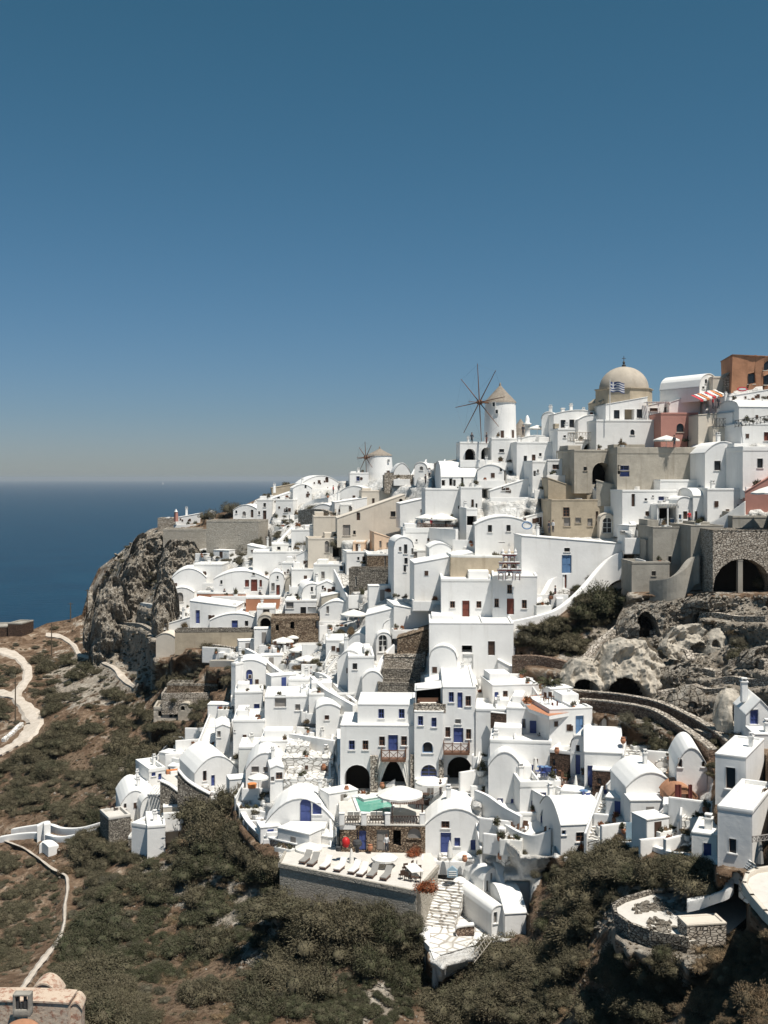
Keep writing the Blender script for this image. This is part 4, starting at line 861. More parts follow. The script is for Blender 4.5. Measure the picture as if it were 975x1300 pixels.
H('white lower storey with a blue window and a planter on its roof', 298, 334, 878, 916, 6, 5, 'flat', 'white', 157.5, f=[('Bw',326,899,7,11)])
H('tall white narrow wall sloping at the left of the blue door house', 293.5, 299, 842, 906, -35, 4, 'flat', 'white', 160)
H('white wall house with low parapet under the long diagonal stair', 392, 450, 880, 906, 3, 6, 'flat', 'white', 152)
H('white gabled house with two dark blue openings at the left', 247, 302, 960, 1008, 24, 8, 'low', 'white', 143, rise=2, f=[('nw',260,985,4.5,13),('Bd',270.5,991,4.5,14)])
H('tiny white house beside the outer staircase', 274, 292, 920, 958, 10, 5, 'gable', 'white', 152, f=[('gw',278,932,4,8)])
H('white terrace parapet house with blue shutters on the outer left', 189, 210, 975, 1002, 30, 6, 'flat', 'white', 152, f=[('Bw',195,981,5,9),('Bw',203,986,4,8)], par=.5)
H('little white cube with a dark blue window outermost on the left', 166, 188, 993, 1010, 4, 4, 'flat', 'white', 151, f=[('Bw',177,1000.5,9,9)], par=.1)
H('white double vaulted house on the far left below the blue window cube', 153, 190, 1004, 1044, 18, 8, 'low', 'white', 146, rise=1.8, f=[('nw',159,1023,3,6)])
H('white vault next to the pergola roof on the far left', 178, 206, 1010, 1040, 22, 7, 'vault', 'white', 143.5, rise=1.8)
H('cream curtained pavilion with a flat pergola roof', 207, 228, 1024, 1058, 10, 6, 'flat', 'cream', 140, f=[('ow',229,1034,2,18)], rmat='roof_white', par=.05)
H('tall white corner block at the lower left tip of the village', 167, 187, 1046, 1092, -24, 6, 'flat', 'white', 136, par=.4)
H('white right hand half of the lower left corner block', 187, 210, 1048, 1090, 14, 6, 'flat', 'white', 136, par=.3)
H('grey rubble terrace wall beneath the far left vaults', 138, 166, 1036, 1072, 30, 4, 'flat', 'stone_grey', 145, rmat='paving', name='retaining_wall', cat='wall')
H('grey rubble buttress between far left vaults and corner block', 163, 175, 1062, 1078, 0, 3, 'flat', 'stone_grey', 140, name='retaining_wall', cat='wall', rmat='white_worn')
# ruins on the left slope
H('roofless grey stone ruin on the slope below the terraces', 205, 266, 880, 897, 4, 5, 'flat', 'stone_pale', 176, par=.8, rmat='stone_pale', name='ruined_house', cat='ruin')
H('half buried grey ruin with three black window holes', 195, 240, 897, 916, 5, 5, 'flat', 'cave_plaster', 172, par=.5, f=[('ow',203.5,906,5,7),('ow',217,907,4,8),('ow',223,907,5,7)], name='ruined_house', cat='ruin')
H('small arched cellar ruin right of the three black holes', 226, 243, 893, 906, -5, 4, 'vault', 'cave_plaster', 173, f=[('oaa',232,899,5,6)], name='ruined_house', cat='ruin')
H('low dark ruin wall above the roofless ruin', 212, 276, 868, 880, -4, 3, 'flat', 'stone_brown', 178, rmat='rock', name='ruined_house', cat='ruin')
H('old dark stone sheds at the far left edge above the sea', -20, 9, 795, 812, 5, 7, 'flat', 'stone_dark', 262, rmat='concrete', name='stone_shed', cat='shed')
H('second old stone shed, right of the first at the far left', 10, 27, 791, 808, -10, 6, 'flat', 'stone_dark', 260, rmat='concrete', name='stone_shed', cat='shed')
# right hand group
H('white plastered house with arched windows and a pink ledge', 795, 858, 981, 1042, 2, 6, 'low', 'white', 101, rise=1.4, f=[('nwa',805,1017.5,7,11),('rwa',825,1016,5,11),('nw',839,1011.4,7,12)], name='house')
H('pink ledged flat roof annex behind the arched window house', 828, 862, 988, 1010, -4, 5, 'flat', 'white', 103.5, rmat='peach')
H('tall white barrel chapel with a slit in its rounded end', 859, 898, 950, 1006, -8, 6, 'low', 'white', 99, rise=1.8, f=[('nwa',863.5,968.5,5,11),('nwa',893,970,4,7)], name='chapel', cat='chapel')
H('white lower porch with a blue doorway next to the chapel', 850, 885, 1000, 1035, 2, 3, 'low', 'ochre', 97.5, rise=.9, f=[('ow',868,1021,20,26)])
H('big white modern house upper storey with a tall grey window', 908, 947, 959, 1024, -30, 7, 'flat', 'white', 78, par=.1, f=[('dw',927.5,988,12,27)], r=[('bw',973,994,8,22)])
H('big white modern house lower storey with a square grey window', 911, 955, 1026, 1100, -30, 8, 'flat', 'white', 74, par=.25, f=[('dw',930,1074,9,18)])
H('low white annex with a blue lattice window', 878, 911, 1058, 1096, -24, 4, 'flat', 'white', 80, par=.1, f=[('Bw',898,1079,10,17)])
H('small white roof hut on the modern house', 957, 985, 932, 950, -5, 3, 'flat', 'white', 80, par=.05)
H('little white house with open blue shutters at the right edge', 947, 984, 889, 940, -6, 5, 'gable', 'white', 97, rise=1.4, f=[('Bw',957.5,910,10,19),('Bw',973,925,3,14)])
# cave houses in the rock
# near roof bottom left
H('near flat roof wall with red lichen mottling in the bottom left corner', -40, 86, 1272, 1330, -2, 1.4, 'low', 'lichen', 60, rise=.08, freeD=1, name='old_roof_building', rmat='lichen', under=1)
H('lichen covered hump rising behind the near mottled roof', 36, 74, 1250, 1285, 0, 1.2, 'low', 'lichen', 61.8, rise=.75, freeD=1, name='old_roof_building', rmat='lichen', under=2)
H('rounded end piece of the near mottled roof', 88, 103, 1274, 1330, 6, 1.2, 'low', 'lichen', 60.5, rise=.4, freeD=1, name='old_roof_building', rmat='lichen', under=1)
# ---------- rock mounds with cave mouths ----------
def mound(label, cx, cy, rx, ry, D, holes, mat='cave_plaster', depth=6, amp=.45, seed=1, yaw=0, pw=.75, name='cave_house', cat='cave house'):
    """a lumpy rounded mass of plaster or rock; each hole is a real recess cut in its front"""
    s = D/F; n, m_ = 96, 60; root = thing(name, label, cat, P(cx, cy, D), R(yaw)); Rx, Rz = rx*s, ry*s
    u = np.linspace(-1.0, 1.0, n); v = np.linspace(-.35, 1.0, m_); U, V = np.meshgrid(u, v, indexing='ij')
    X = U*Rx; Z = V*Rz
    r2 = np.clip(np.abs(U)**2.4+np.clip(V, 0, 1)**2.2, 0, 1)
    bulge = (1-r2)**pw
    Y = -bulge*depth*.5+depth*.35
    p = np.stack([X.ravel()+seed*17, Y.ravel(), Z.ravel()], 1)
    nz = (fbm(p, .45, 5, seed, True)*.7+fbm(p, .22, 3, seed+5)*1.6+fbm(p*np.array([1, 1, .4]), 1.1, 3, seed+9, True)*.5).reshape(X.shape)
    Y = Y-nz*amp; Z2 = Z*(np.sqrt(np.clip(1-np.abs(U)**2.6, 0, 1))*.9+.1*np.sign(1))+nz*amp*.5; X = X+nz*amp*.3
    inside = np.zeros(X.shape, bool)
    for (hx, hy, hw, hh) in holes:
        qx = (X-(hx-cx)*s)/(hw*s/2); z0 = (cy-hy-hh/2)*s; qz = (Z2-z0)/(hh*s)
        q = np.where(qz > .0, qx**2+np.clip(qz, 0, 9)**2, 9); inside |= (q < 1) & (qz > 0)
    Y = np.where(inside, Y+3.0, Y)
    pts = np.stack([X, Y, Z2], -1)
    me = grid_mesh('rock_shell', pts, mat, n, m_); me.polygons.foreach_set('use_smooth', np.zeros(len(me.polygons), bool))
    me.materials.append(M['shade_paint']); fi = np.zeros(len(me.polygons), np.int32); ins = inside  # faces inside the holes are coloured near-black as painted shade
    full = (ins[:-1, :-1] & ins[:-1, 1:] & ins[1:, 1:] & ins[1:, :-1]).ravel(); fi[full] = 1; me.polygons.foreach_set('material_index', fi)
    o = bpy.data.objects.new('rock_shell', me); COL.objects.link(o); o.parent = root
    return root
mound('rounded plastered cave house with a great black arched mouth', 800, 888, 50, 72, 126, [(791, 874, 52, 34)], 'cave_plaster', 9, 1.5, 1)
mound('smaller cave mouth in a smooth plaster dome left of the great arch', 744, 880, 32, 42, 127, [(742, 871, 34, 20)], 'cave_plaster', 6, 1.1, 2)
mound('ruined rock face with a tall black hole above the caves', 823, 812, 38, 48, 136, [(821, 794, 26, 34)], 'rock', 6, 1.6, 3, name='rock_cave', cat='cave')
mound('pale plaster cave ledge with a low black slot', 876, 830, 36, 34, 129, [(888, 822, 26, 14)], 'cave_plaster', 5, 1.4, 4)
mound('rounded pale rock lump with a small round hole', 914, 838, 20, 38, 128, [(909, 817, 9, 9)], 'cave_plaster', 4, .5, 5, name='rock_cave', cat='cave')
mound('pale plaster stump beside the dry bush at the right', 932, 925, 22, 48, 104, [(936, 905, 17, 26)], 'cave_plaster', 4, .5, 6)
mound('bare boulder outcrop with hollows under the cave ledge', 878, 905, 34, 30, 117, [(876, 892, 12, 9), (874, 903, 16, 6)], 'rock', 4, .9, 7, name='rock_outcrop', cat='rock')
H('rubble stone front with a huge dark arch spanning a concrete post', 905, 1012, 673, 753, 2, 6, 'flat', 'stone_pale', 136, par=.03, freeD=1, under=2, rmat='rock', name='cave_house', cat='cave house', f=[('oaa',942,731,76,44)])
H('narrow grey concrete post standing in the huge arch', 937, 943, 711, 752, 0, .7, 'flat', 'concrete', 135.7, par=.01, freeD=1, name='pillar', cat='pillar')
for i, (x, y, rx, ry, D, sd) in enumerate([(852, 782, 34, 16, 137, 11), (900, 772, 32, 12, 134, 12), (962, 800, 26, 14, 128, 13), (870, 862, 30, 14, 123, 14), (960, 845, 22, 16, 118, 15), (935, 788, 18, 12, 132, 16)]):
    mound(['grey crumbling rock shoulder right of the tall hole', 'low pale rock shelf under the concrete buttress', 'rough rock hump at the right edge below the big arch', 'broad pale rock slab between the caves and the stone path', 'rock hump behind the dry bushes at the right edge', 'small rock hump below the concrete post'][i], x, y, rx, ry, D, [], 'rock', 6, 1.7, sd, name='rock_outcrop', cat='rock')
for i, (x, y, rx, ry, D, sd) in enumerate([(136, 838, 29, 100, 226, 21), (170, 775, 28, 66, 232, 22), (192, 728, 34, 50, 238, 23), (118, 815, 18, 40, 236, 24), (225, 735, 30, 45, 224, 25), (205, 800, 18, 60, 196, 26)]):
    mound(['towering pale crag of the cliff end above the dirt road', 'craggy rock rib beside the cliff end', 'rock brow under the castle wall', 'low outer foot of the cliff above the sea', 'broken crag below the fortress wall', 'dark cleft rock left of the white wing wall'][i], x, y, rx, ry, D, [], 'rock', 9, 2.0, sd, name='crag', cat='rock')
# ---------- walls and paths ----------
wall('white curved parapet sweeping down above the old tan gable', [(694,600),(712,601),(735,608),(755,619),(768,630),(771,640)], 9, .9)
wall('white curved parapet band climbing past the church to the blue door', [(610,793),(640,790),(680,782),(708,772),(735,750),(760,721),(775,707),(791,700)], 11, .8, dd=-1)
wall('second white parapet running behind the stairs beside the church', [(680,765),(690,752),(700,735),(716,728)], 10, .6, dd=-1)
wall('white stepped parapet beside the tan house stairs', [(789,634),(794,650),(804,664),(818,680),(824,692)], 8, .8, dd=-1.5)
wall('white curved parapet above the concrete shell', [(884,669),(905,662),(925,651),(946,636)], 10, .8, dd=-1.5)
wall('curved raw concrete buttress wall sweeping up to the shell', [(827,737),(848,734),(864,724),(877,709),(888,704)], 26, 1.0, 'concrete', dd=-2, under=1)
wall('upper dry stone path wall with pale coping under the caves', [(700,874),(730,877),(765,880),(800,884),(840,893),(880,911),(912,930),(932,947)], 12, .6, 'stone_red', cap='stone_pale', name='dry_stone_wall', dd=-1)
wall('lower dry stone path wall with pale coping under the caves', [(738,888),(780,892),(828,901),(862,920),(895,943),(905,952)], 14, .6, 'stone_red', cap='stone_pale', name='dry_stone_wall', dd=-2)
wall('low stone wall below the big scrub patch beside the church', [(652,832),(680,832),(705,836),(728,842)], 12, .8, 'stone_red', name='dry_stone_wall', dd=-1)
wall('pale rubble wall running up from the palm to the cave rocks', [(728,846),(745,832),(760,815),(775,802),(790,790)], 10, 1.0, 'stone_pale', name='dry_stone_wall', dd=-2)
wall('thin rubble wall across the rocks under the big arch', [(890,776),(915,778),(940,782),(975,782)], 7, .8, 'stone_pale', name='dry_stone_wall', dd=-2)
wall('white curved parapet of the outer left terrace', [(190,977),(200,968),(215,961),(235,957),(252,953)], 9, .5, dd=-1)
wall('curved grey rubble wall with white top on the lower left', [(226,977),(236,989),(250,999),(267,1008)], 34, .7, 'stone_grey', cap='white', D=136, under=1)
wall('front grey rubble wall with white top on the lower left', [(204,991),(215,996),(226,1004),(238,1012)], 34, .7, 'stone_grey', cap='white', D=138, under=1)
wall('white edged wall curling round the umbrella terrace stairs', [(300,985),(295,997),(300,1010),(306,1026),(315,1043),(330,1058),(345,1064),(378,1072)], 9, .5, 'stone_pale', cap='white', dd=-1.5)
wall('long low white wall across the slope at the lower left', [(16,1052),(40,1048),(62,1046),(80,1051),(105,1050),(137,1041)], 9, .7, dd=0)
wall('second white wall in front of the long low one, lower left', [(0,1062),(25,1058),(50,1057),(75,1062),(100,1058),(130,1049)], 7, .7, dd=-1)
wall('white gate post wall on the lower left path', [(47,1048),(58,1043),(60,1046)], 24, .9)
wall('white wall heap where the path meets the gate', [(52,1070),(60,1068),(68,1074)], 12, 1.4)
wall('retaining wall edge of rough stone beside the dirt road', [(4,938),(14,930),(22,922),(28,917)], 6, .8, 'whitestone')
wall('white parapet curve along the lower right footpath', [(897,1082),(915,1094),(925,1112),(920,1128),(897,1137),(872,1143)], 6, .7, 'white', dd=-1, under=.4)
wall('small curved garden wall by the drape porch', [(827,1056),(838,1045),(855,1037),(875,1030),(893,1020)], 9, .9, dd=-1.5)
wall('white parapet above the scrub at the right', [(765,1072),(790,1068),(830,1074),(850,1080),(875,1084),(890,1090)], 5, .6, dd=-1)
wall('long white parapet of the terrace above the dotted walls', [(335,925),(350,929),(380,933),(405,937),(425,940)], 8, .5, dd=-2)
wall('white parapet round the cafe terrace', [(515,672),(540,670),(560,671),(580,672)], 5, .5, dd=-4)
wall('diagonal white stair wall above the small cube house', [(396,858),(410,872),(430,884),(450,895)], 14, .6, dd=-2)
wall('second diagonal white stair wall, upper one', [(398,852),(415,858),(436,878),(452,890)], 8, .5, dd=0)
wall('straight long parapet sloping under the umbrellas on the left', [(313,823),(330,832),(350,848),(372,862)], 9, .6, dd=-2)
wall('white parapet slope on the ridge below the castle', [(345,695),(360,680),(372,668),(385,660)], 6, .5, dd=-1)
wall('white zig zag wall climbing beside the ridge hedge', [(310,706),(330,698),(352,690),(372,676)], 5, .5, dd=-1)
wall('white garden wall along the ridge top near the people', [(385,640),(400,634),(418,632)], 6, .5, dd=-1)
wall('rubble wall on the bare plot between ridge houses', [(380,648),(395,646),(412,647),(420,650)], 20, .6, 'stone_pale', name='dry_stone_wall', dd=-1)
wall('stone topped cliff path wall under the white pile', [(180,765),(200,768),(225,774),(240,778)], 5, .8, 'whitestone', dd=-1)
wall('thin pale ledge wall on the cliff slope', [(160,790),(180,792),(195,800)], 4, .8, 'stone_pale', dd=-1)
wall('old terrace wall in the overgrown plot, upper', [(225,812),(260,816),(300,822)], 6, .8, 'stone_pale', name='dry_stone_wall', dd=-1.5)
wall('old terrace wall in the overgrown plot, lower', [(268,838),(290,838),(305,840)], 8, .8, 'cream', name='dry_stone_wall', dd=-1)
wall('white arm wall curling above the hotel nook', [(480,852),(484,838),(492,826),(500,818)], 16, .5, dd=-1)
wall('tall thin white fin wall beside the hotel long stairs', [(430,925),(431,960),(433,1000),(435,1045)], 6, .5, dd=-2, smooth=False)
wall('white zig zag parapet over the wide steps below the hotel', [(604,1003),(620,1010),(640,1024),(662,1036)], 12, .4, dd=-3)
wall('white curved parapet in front of the small vault', [(636,1042),(660,1056),(680,1060),(700,1052)], 8, .4, dd=-3)
# stairs
stairs('outer white staircase descending at the left edge of the village', (258,962), (279,908), 2.2, 22, 'white', side='lr')
stairs('wide white steps rising to the ridge right of the small windmill', (541,620), (553,588), 3.4, 22, 'white', 200, 213, side='lr')
stairs('second flight of white steps on the ridge, left of the wide one', (524,622), (537,596), 2.4, 18, 'white_worn', 206, 216, side='l')
stairs('grey and white steps climbing between the stone walls mid village', (452,764), (434,728), 2.4, 20, 'whitestone', side='lr')
stairs('parallel short flight of steps right of the grey and white ones', (463,766), (463,740), 1.8, 14, 'whitestone')
stairs('steps beside the church below the dark red door', (689,768), (716,748), 2.2, 12, 'whitestone', side='l')
stairs('broad green grey steps beside the umbrella terrace', (330,1056), (322,1014), 2.4, 12, 'paver', side='lr')
stairs('long narrow white stairs beside the dotted walls', (430,1088), (427,962), 1.4, 40, 'white', side='lr')
stairs('pebble edged white stairs winding between the right hand houses', (766,1070), (786,1010), 3.0, 16, 'whitestone', side='l')
stairs('upper flight of the pebble edged stairs', (786,1010), (818,972), 2.6, 14, 'whitestone', side='l')
stairs('white steps in front of the blue gable house', (628,1084), (622,1050), 2.6, 12, 'white', side='lr')
stairs('stone steps leading down from the blue sign cabinet', (556,1178), (574,1118), 3.0, 16, 'paver', side='l')
stairs('stepped stones up the side of the concrete hut', (808,742), (822,688), 2.6, 18, 'stone_pale')
stairs('small white stairs above the long terrace houses', (892,640), (894,617), 1.2, 9, 'whitestone', 155, 157)
stairs('grey path steps rising to the modern house', (945,1124), (955,1094), 1.5, 9, 'whitestone')
# terraces
ZP = 120-402*126/F; ZL = 80.75
terrace('pool terrace with pale paving in front of the hotel', [(430,1004),(606,1002),(590,1022),(541,1046.5),(431,1046.5)], ZP, .55, 'paving')
terrace('lower sun terrace with loungers above the long grey retaining wall', [(362,1082),(432,1074),(545,1079),(556,1100),(528,1132),(355,1097)], ZL, 5.5, 'paving', emat='retaining', edge=[[3,4,5,0]], eh=.12)
def poolish():
    pl = [(447,1008.5),(470,1008.5),(500,1021),(496,1035),(456,1032)]; z = ZP+.03; Q = [onplane(x, y, z) for x, y in pl]; c = sum(Q, Vector())/5
    t = thing('pool', 'small green swimming pool outside the dark arch of the hotel', 'pool', c); m = MB(); m.poly([q-c for q in Q]); m.build('water', 'poolwater', t)
    m = MB()
    for i in range(5):
        a, b = Q[i]-c, Q[(i+1) % 5]-c; d = (b-a).normalized(); n = Vector((-d.y, d.x, 0))*.16; q = [a-n-d*.15, a+n-d*.15, b+n+d*.15, b-n+d*.15]; i0 = len(m.v)
        m.v += [tuple(p+Vector((0, 0, zz))) for zz in (-.03, .14) for p in q]; m.f += [tuple(i0+k_ for k_ in f_) for f_ in ((4, 5, 6, 7), (0, 1, 5, 4), (1, 2, 6, 5), (2, 3, 7, 6), (3, 0, 4, 7))]
    m.build('kerb', 'white', t)
poolish()
terrace('lower white terrace with crazy paving and a curved stone planter', [(560,1136),(585,1128),(625,1142),(640,1180),(640,1188),(600,1200),(560,1212),(545,1206),(548,1150)], 76.46, .05, 'paver')
terrace('great white terrace and retaining wall corner at the foot of the village', [(526,1184),(546,1180),(549,1138),(600,1130),(642,1172),(645,1188),(610,1196),(572,1203),(551,1218),(546,1205)], 76.4, 5.2, 'roof_white', name='retaining_terrace', edge=[[9,0,1]], eh=.3)
terrace('orange tiled sun terrace between the stone cottages', [(731,1008),(752,998),(768,1003),(766,1022),(748,1026),(732,1020)], 120-405*111/F, 1.4, 'terracotta', edge=[[5,0],[4,5],[3,4]], eh=.35)
terrace('orange tiled roof terrace with folding chairs above the corner house', [(660,886),(686,881),(716,893),(748,900),(697,909),(672,900)], 120-290*122.5/F, .4, 'terracotta')
terrace('white cafe terrace with pale floor below the blue cottages', [(704,988),(728,990),(740,1004),(728,1012),(700,1000)], 120-390*115/F, 1.2, 'terracotta', edge=[[3,4],[4,0]], eh=.4)
terrace('curved pale platform above the scrub in the lower right', [(779,1153),(793,1145),(827,1135),(858,1132),(872,1143),(897,1138),(920,1129),(935,1110),(945,1125),(948,1165),(925,1185),(872,1196),(827,1187),(799,1177),(782,1165)], 88.5, 1.1, 'paving', emat='stone_grey', edge=[[3,2,1,0,14,13,12,11]], eh=.35)
terrace('small entrance terrace with seats at the far left house', [(138,1034),(150,1022),(168,1040),(166,1050)], 120-430*146/F, .4, 'paving')
terrace('umbrella terrace with clay floor strip on the left', [(300,993),(345,996),(352,1006),(336,1014),(312,1010),(302,1004)], 120-395*133/F, 1.0, 'paving')
terrace('outer left terrace with an orange bench', [(205,985),(250,958),(248,985),(232,992),(222,1000)], 120-370*150/F, .8, 'paving')
terrace('white terrace with grey boulders before the blue arched door', [(330,1040),(345,1036),(400,1060),(424,1060),(420,1074),(378,1074),(345,1062)], 120-455*121.5/F, 1.2, 'paving')
H('grey stone block set across the lower right platform', 872, 922, 1173, 1202, 8, 1.6, 'flat', 'stone_pale', 75, par=.02, freeD=1, rmat='cream', name='stone_block', cat='block')
# curved planter
wall('curved stone planter wall with pale rim on the lower terrace', [(602,1174),(590,1175),(579,1178),(580,1188),(592,1196),(612,1197),(638,1187)], 8, .5, 'stone_red', cap='white', D=104.6, under=.3)

terrace('pale round cornered platform with pinkish edge in the lower right corner', [(945,1126),(949,1114),(960,1108),(1000,1102),(1000,1190),(972,1162),(955,1142)], 95.0, .5, 'paving', emat='cream', edge=[[3,2,1,0,6,5,4]], eh=.3)
wall('broken rubble terrace wall above the cave ledge', [(826, 800), (850, 795), (880, 797), (905, 793)], 9, .9, 'stone_pale', name='dry_stone_wall', dd=-1.2, smooth=True)
wall('crumbling rubble wall between the cave ledge and rock hollows', [(842, 850), (870, 846), (895, 848), (912, 852)], 8, .9, 'stone_pale', name='dry_stone_wall', dd=-1.2, smooth=True)
wall('rubble terrace wall at the right edge below the feathery bush', [(905, 862), (930, 858), (955, 862), (985, 858)], 9, .9, 'stone_pale', name='dry_stone_wall', dd=-1.2, smooth=True)
wall('high rubble wall behind the feathery bush', [(925, 838), (945, 832), (975, 838)], 12, .9, 'stone_pale', name='dry_stone_wall', dd=-1.2, smooth=True)
wall('low rubble wall over the double stone wall', [(835, 878), (858, 874), (880, 878)], 7, .9, 'stone_pale', name='dry_stone_wall', dd=-1.2, smooth=True)
wall('rubble wall on top of the tall black hole rock', [(800, 770), (822, 762), (850, 764), (880, 760)], 8, .9, 'stone_pale', name='dry_stone_wall', dd=-1.2, smooth=True)
wall('rubble wall right of the rock hollows', [(885, 925), (905, 930), (930, 925), (950, 930)], 8, .9, 'stone_pale', name='dry_stone_wall', dd=-1.2, smooth=True)
wall('tumbled stone bank beside the cave ledge', [(862, 815), (872, 822), (878, 836)], 8, .9, 'stone_pale', name='dry_stone_wall', dd=-1.2, smooth=True)
wall('pale rubble bank over the boulders', [(880, 868), (900, 874), (925, 872)], 7, .9, 'stone_pale', name='dry_stone_wall', dd=-1.2, smooth=True)
STAMPS.append((352, 1148, 107.2, 1097, 530, 1172, 104.4, 1133, .3))
# ---------- ground and roads, moulded round the buildings ----------
bake()
cols = np.concatenate([np.arange(-560, -40, 14), np.arange(-40, 1020, 3.), np.arange(1020, 1500, 14)]); nr = 340
top = np.interp(cols, sx, sy); tv = np.linspace(0, 1, nr)
PX = np.repeat(cols[:, None], nr, 1); PY = top[:, None]+(1500-top[:, None])*tv
d = Dt(PX.ravel(), PY.ravel()).reshape(PX.shape)
pts = np.stack([(PX-CX)*d/F, d, CZ-(PY-HZ)*d/F], -1)
back = []
for dd, dz in ((260, 140), (120, 70), (50, 26), (20, 8), (6, 1.5)):
    q = pts[:, 0].copy(); q[:, 1] += dd; q[:, 0] *= 1; q[:, 2] = np.maximum(q[:, 2]-dz, -6); back.append(q)
pts = np.concatenate([np.stack(back, 1), pts], 1)
me = grid_mesh('hillside', pts, 'ground', len(cols), nr+5)
def addattr(me, nm, fn):
    a = me.attributes.new(nm, 'FLOAT', 'POINT'); val = np.zeros((len(cols), nr+5)); val[:, 5:] = fn; val[:, :5] = val[:, 5:6]
    a.data.foreach_set('value', val.ravel().astype(np.float32))
fx, fy = PX.ravel(), PY.ravel()
ip = lambda *pl: np.max([inpoly(fx, fy, p, 34) for p in pl], 0).reshape(PX.shape)
addattr(me, 'village', inpoly(fx, fy, VILLAGE, 10).reshape(PX.shape)*1.4-.2)
ROCKZ = [[(260,1085),(300,1080),(330,1140),(380,1130),(390,1180),(330,1240),(290,1200),(240,1140)], [(440,1260),(500,1240),(520,1300),(420,1300)],
 [(60,830),(150,830),(190,880),(170,900),(60,900)], [(730,1130),(880,1110),(900,1230),(870,1300),(820,1290),(760,1200)], [(100,960),(160,950),(175,1010),(120,1020)],
 [(180,1080),(250,1090),(240,1160),(180,1130)]]
addattr(me, 'rocky', np.maximum(ip(CLIFF, CAVES), ip(*ROCKZ)*.75))
REDZ = [[(20,925),(90,930),(170,1000),(130,1050),(20,1045)], [(600,1240),(700,1150),(740,1180),(650,1300),(560,1300)], [(90,1100),(70,1100),(65,1200),(100,1190)],
 [(220,1190),(290,1180),(320,1300),(150,1300)], [(840,1040),(900,1030),(900,1080),(845,1075)], [(420,1220),(460,1215),(450,1260),(420,1260)]]
addattr(me, 'reddish', ip(*REDZ)*.7)
o = bpy.data.objects.new('hillside', me); COL.objects.link(o); tag(o, kind='structure')
def ground(px, py, up=0.):
    q = P(px, py, float(Dt(np.array([px, px+.01], float), np.array([py, py+.01], float))[0])); q.z += up; return q
for r, nm in ROADS:
    m = MB(); L = []
    for (x0, y0, w0), (x1, y1, w1) in zip(r[:-1], r[1:]):
        n = max(2, int(math.hypot(x1-x0, y1-y0)/3))
        for i in range(n):
            t = i/n; L.append((x0+(x1-x0)*t, y0+(y1-y0)*t, w0+(w1-w0)*t))
    L.append(r[-1]); L = np.array(L)
    for _ in range(3): L[1:-1] = (L[:-2]+2*L[1:-1]+L[2:])/4
    rows = []
    for i, (x, y, wd) in enumerate(L):
        a = L[max(i-1, 0)]; b = L[min(i+1, len(L)-1)]; tx, ty = b[0]-a[0], (b[1]-a[1]); l = math.hypot(tx, ty) or 1
        nx, ny = -ty/l, tx/l*.75; wd = wd*(1+.12*math.sin(i*1.7)+.1*math.sin(i*.61))
        dd = Dt(np.array([x+nx*wd*.5*s for s in (-1, -.5, 0, .5, 1)]), np.array([y+ny*wd*.5*s for s in (-1, -.5, 0, .5, 1)]))
        rows.append([P(x+nx*wd*.5*s, y+ny*wd*.5*s, dd[j]-(.9 if abs(s) < 1 else -.2)) for j, s in enumerate((-1, -.5, 0, .5, 1))])
    for a, b in zip(rows[:-1], rows[1:]):
        for j in range(4): m.poly([a[j], a[j+1], b[j+1], b[j]])
    tag(m.build(nm, 'path', smooth=True), kind='structure')
# ---------- hotel fittings ----------
from mathutils import Matrix
def tolocal(root, w): return Matrix.Rotation(-root.rotation_euler.z, 4, 'Z') @ (w-root.location)
def balcony(root, x0, x1, yt, yb, D):
    a = tolocal(root, P(x0, yb, D)); b = tolocal(root, P(x1, yb, D)); h = (yb-yt)*D/F; d0 = -1.25
    m = MB(); m.box((a.x, d0, a.z-.12), (b.x, -.03, a.z+.12)); f = m.build('balcony', 'brownwood', root)
    m = MB(); n = 3; zt = a.z+h
    for i in range(n+1):
        x = a.x+(b.x-a.x)*i/n; m.box((x-.05, d0, a.z+.12), (x+.05, d0+.1, zt+.12))
        if i < n:
            x2 = a.x+(b.x-a.x)*(i+1)/n; m.tube((x, d0+.05, a.z+.2), (x2, d0+.05, zt-.1), .035, n=4); m.tube((x2, d0+.05, a.z+.2), (x, d0+.05, zt-.1), .035, n=4)
    for x in (a.x, b.x): m.box((x-.05, -.15, a.z+.12), (x+.05, -.03, zt+.1)); m.tube((x, d0, a.z+.2), (x, -.1, zt-.1), .035, n=4); m.box((x-.04, d0+.1, zt-.06), (x+.04, -.1, zt+.03))
    m.box((a.x+.05, d0+.01, zt-.06), (b.x-.05, d0+.09, zt+.03)); m.build('railing', 'brownwood', f)
balcony(HOTEL, 484, 515, 954, 967, 124.4); balcony(TOWER, 563.5, 596, 945, 958, 124)
for (x0, x1, y0, y1, rt) in ((470, 479.5, 960, 1009, HOTEL), (521, 531, 958, 1006, HOTEL), (557, 563, 963, 990, TOWER)):
    a = tolocal(rt, P(x0, y1, 125.6)); b = tolocal(rt, P(x1, y0, 125.6)); m = MB(); m.box((a.x, -.75 if rt is TOWER else -.45, a.z), (b.x, -.03, b.z)); m.build('stone_pilaster', 'stone_pale', rt)
for sgn in (-1, 1):
    m = MB(); n = 8; top = tolocal(HOTEL, P(499, 968, 125.4)); bot = tolocal(HOTEL, P(499, 1002, 125.4)); rows = []
    for j in range(9):
        t = j/8; z = top.z+(bot.z-top.z)*t; inner = .35+1.25*t**.7 if sgn < 0 else .35+1.25*t**.7; row = []
        for i in range(n+1):
            q = i/n; x = top.x+sgn*(inner+(1.85-inner)*q); row.append((x, -.18+.07*math.sin(i*2.6+j*.3), z))
        rows.append(row)
    for r0, r1 in zip(rows[:-1], rows[1:]):
        for i in range(n): m.poly([r0[i], r0[i+1], r1[i+1], r1[i]])
    m.build('curtain', 'canvas', HOTEL)
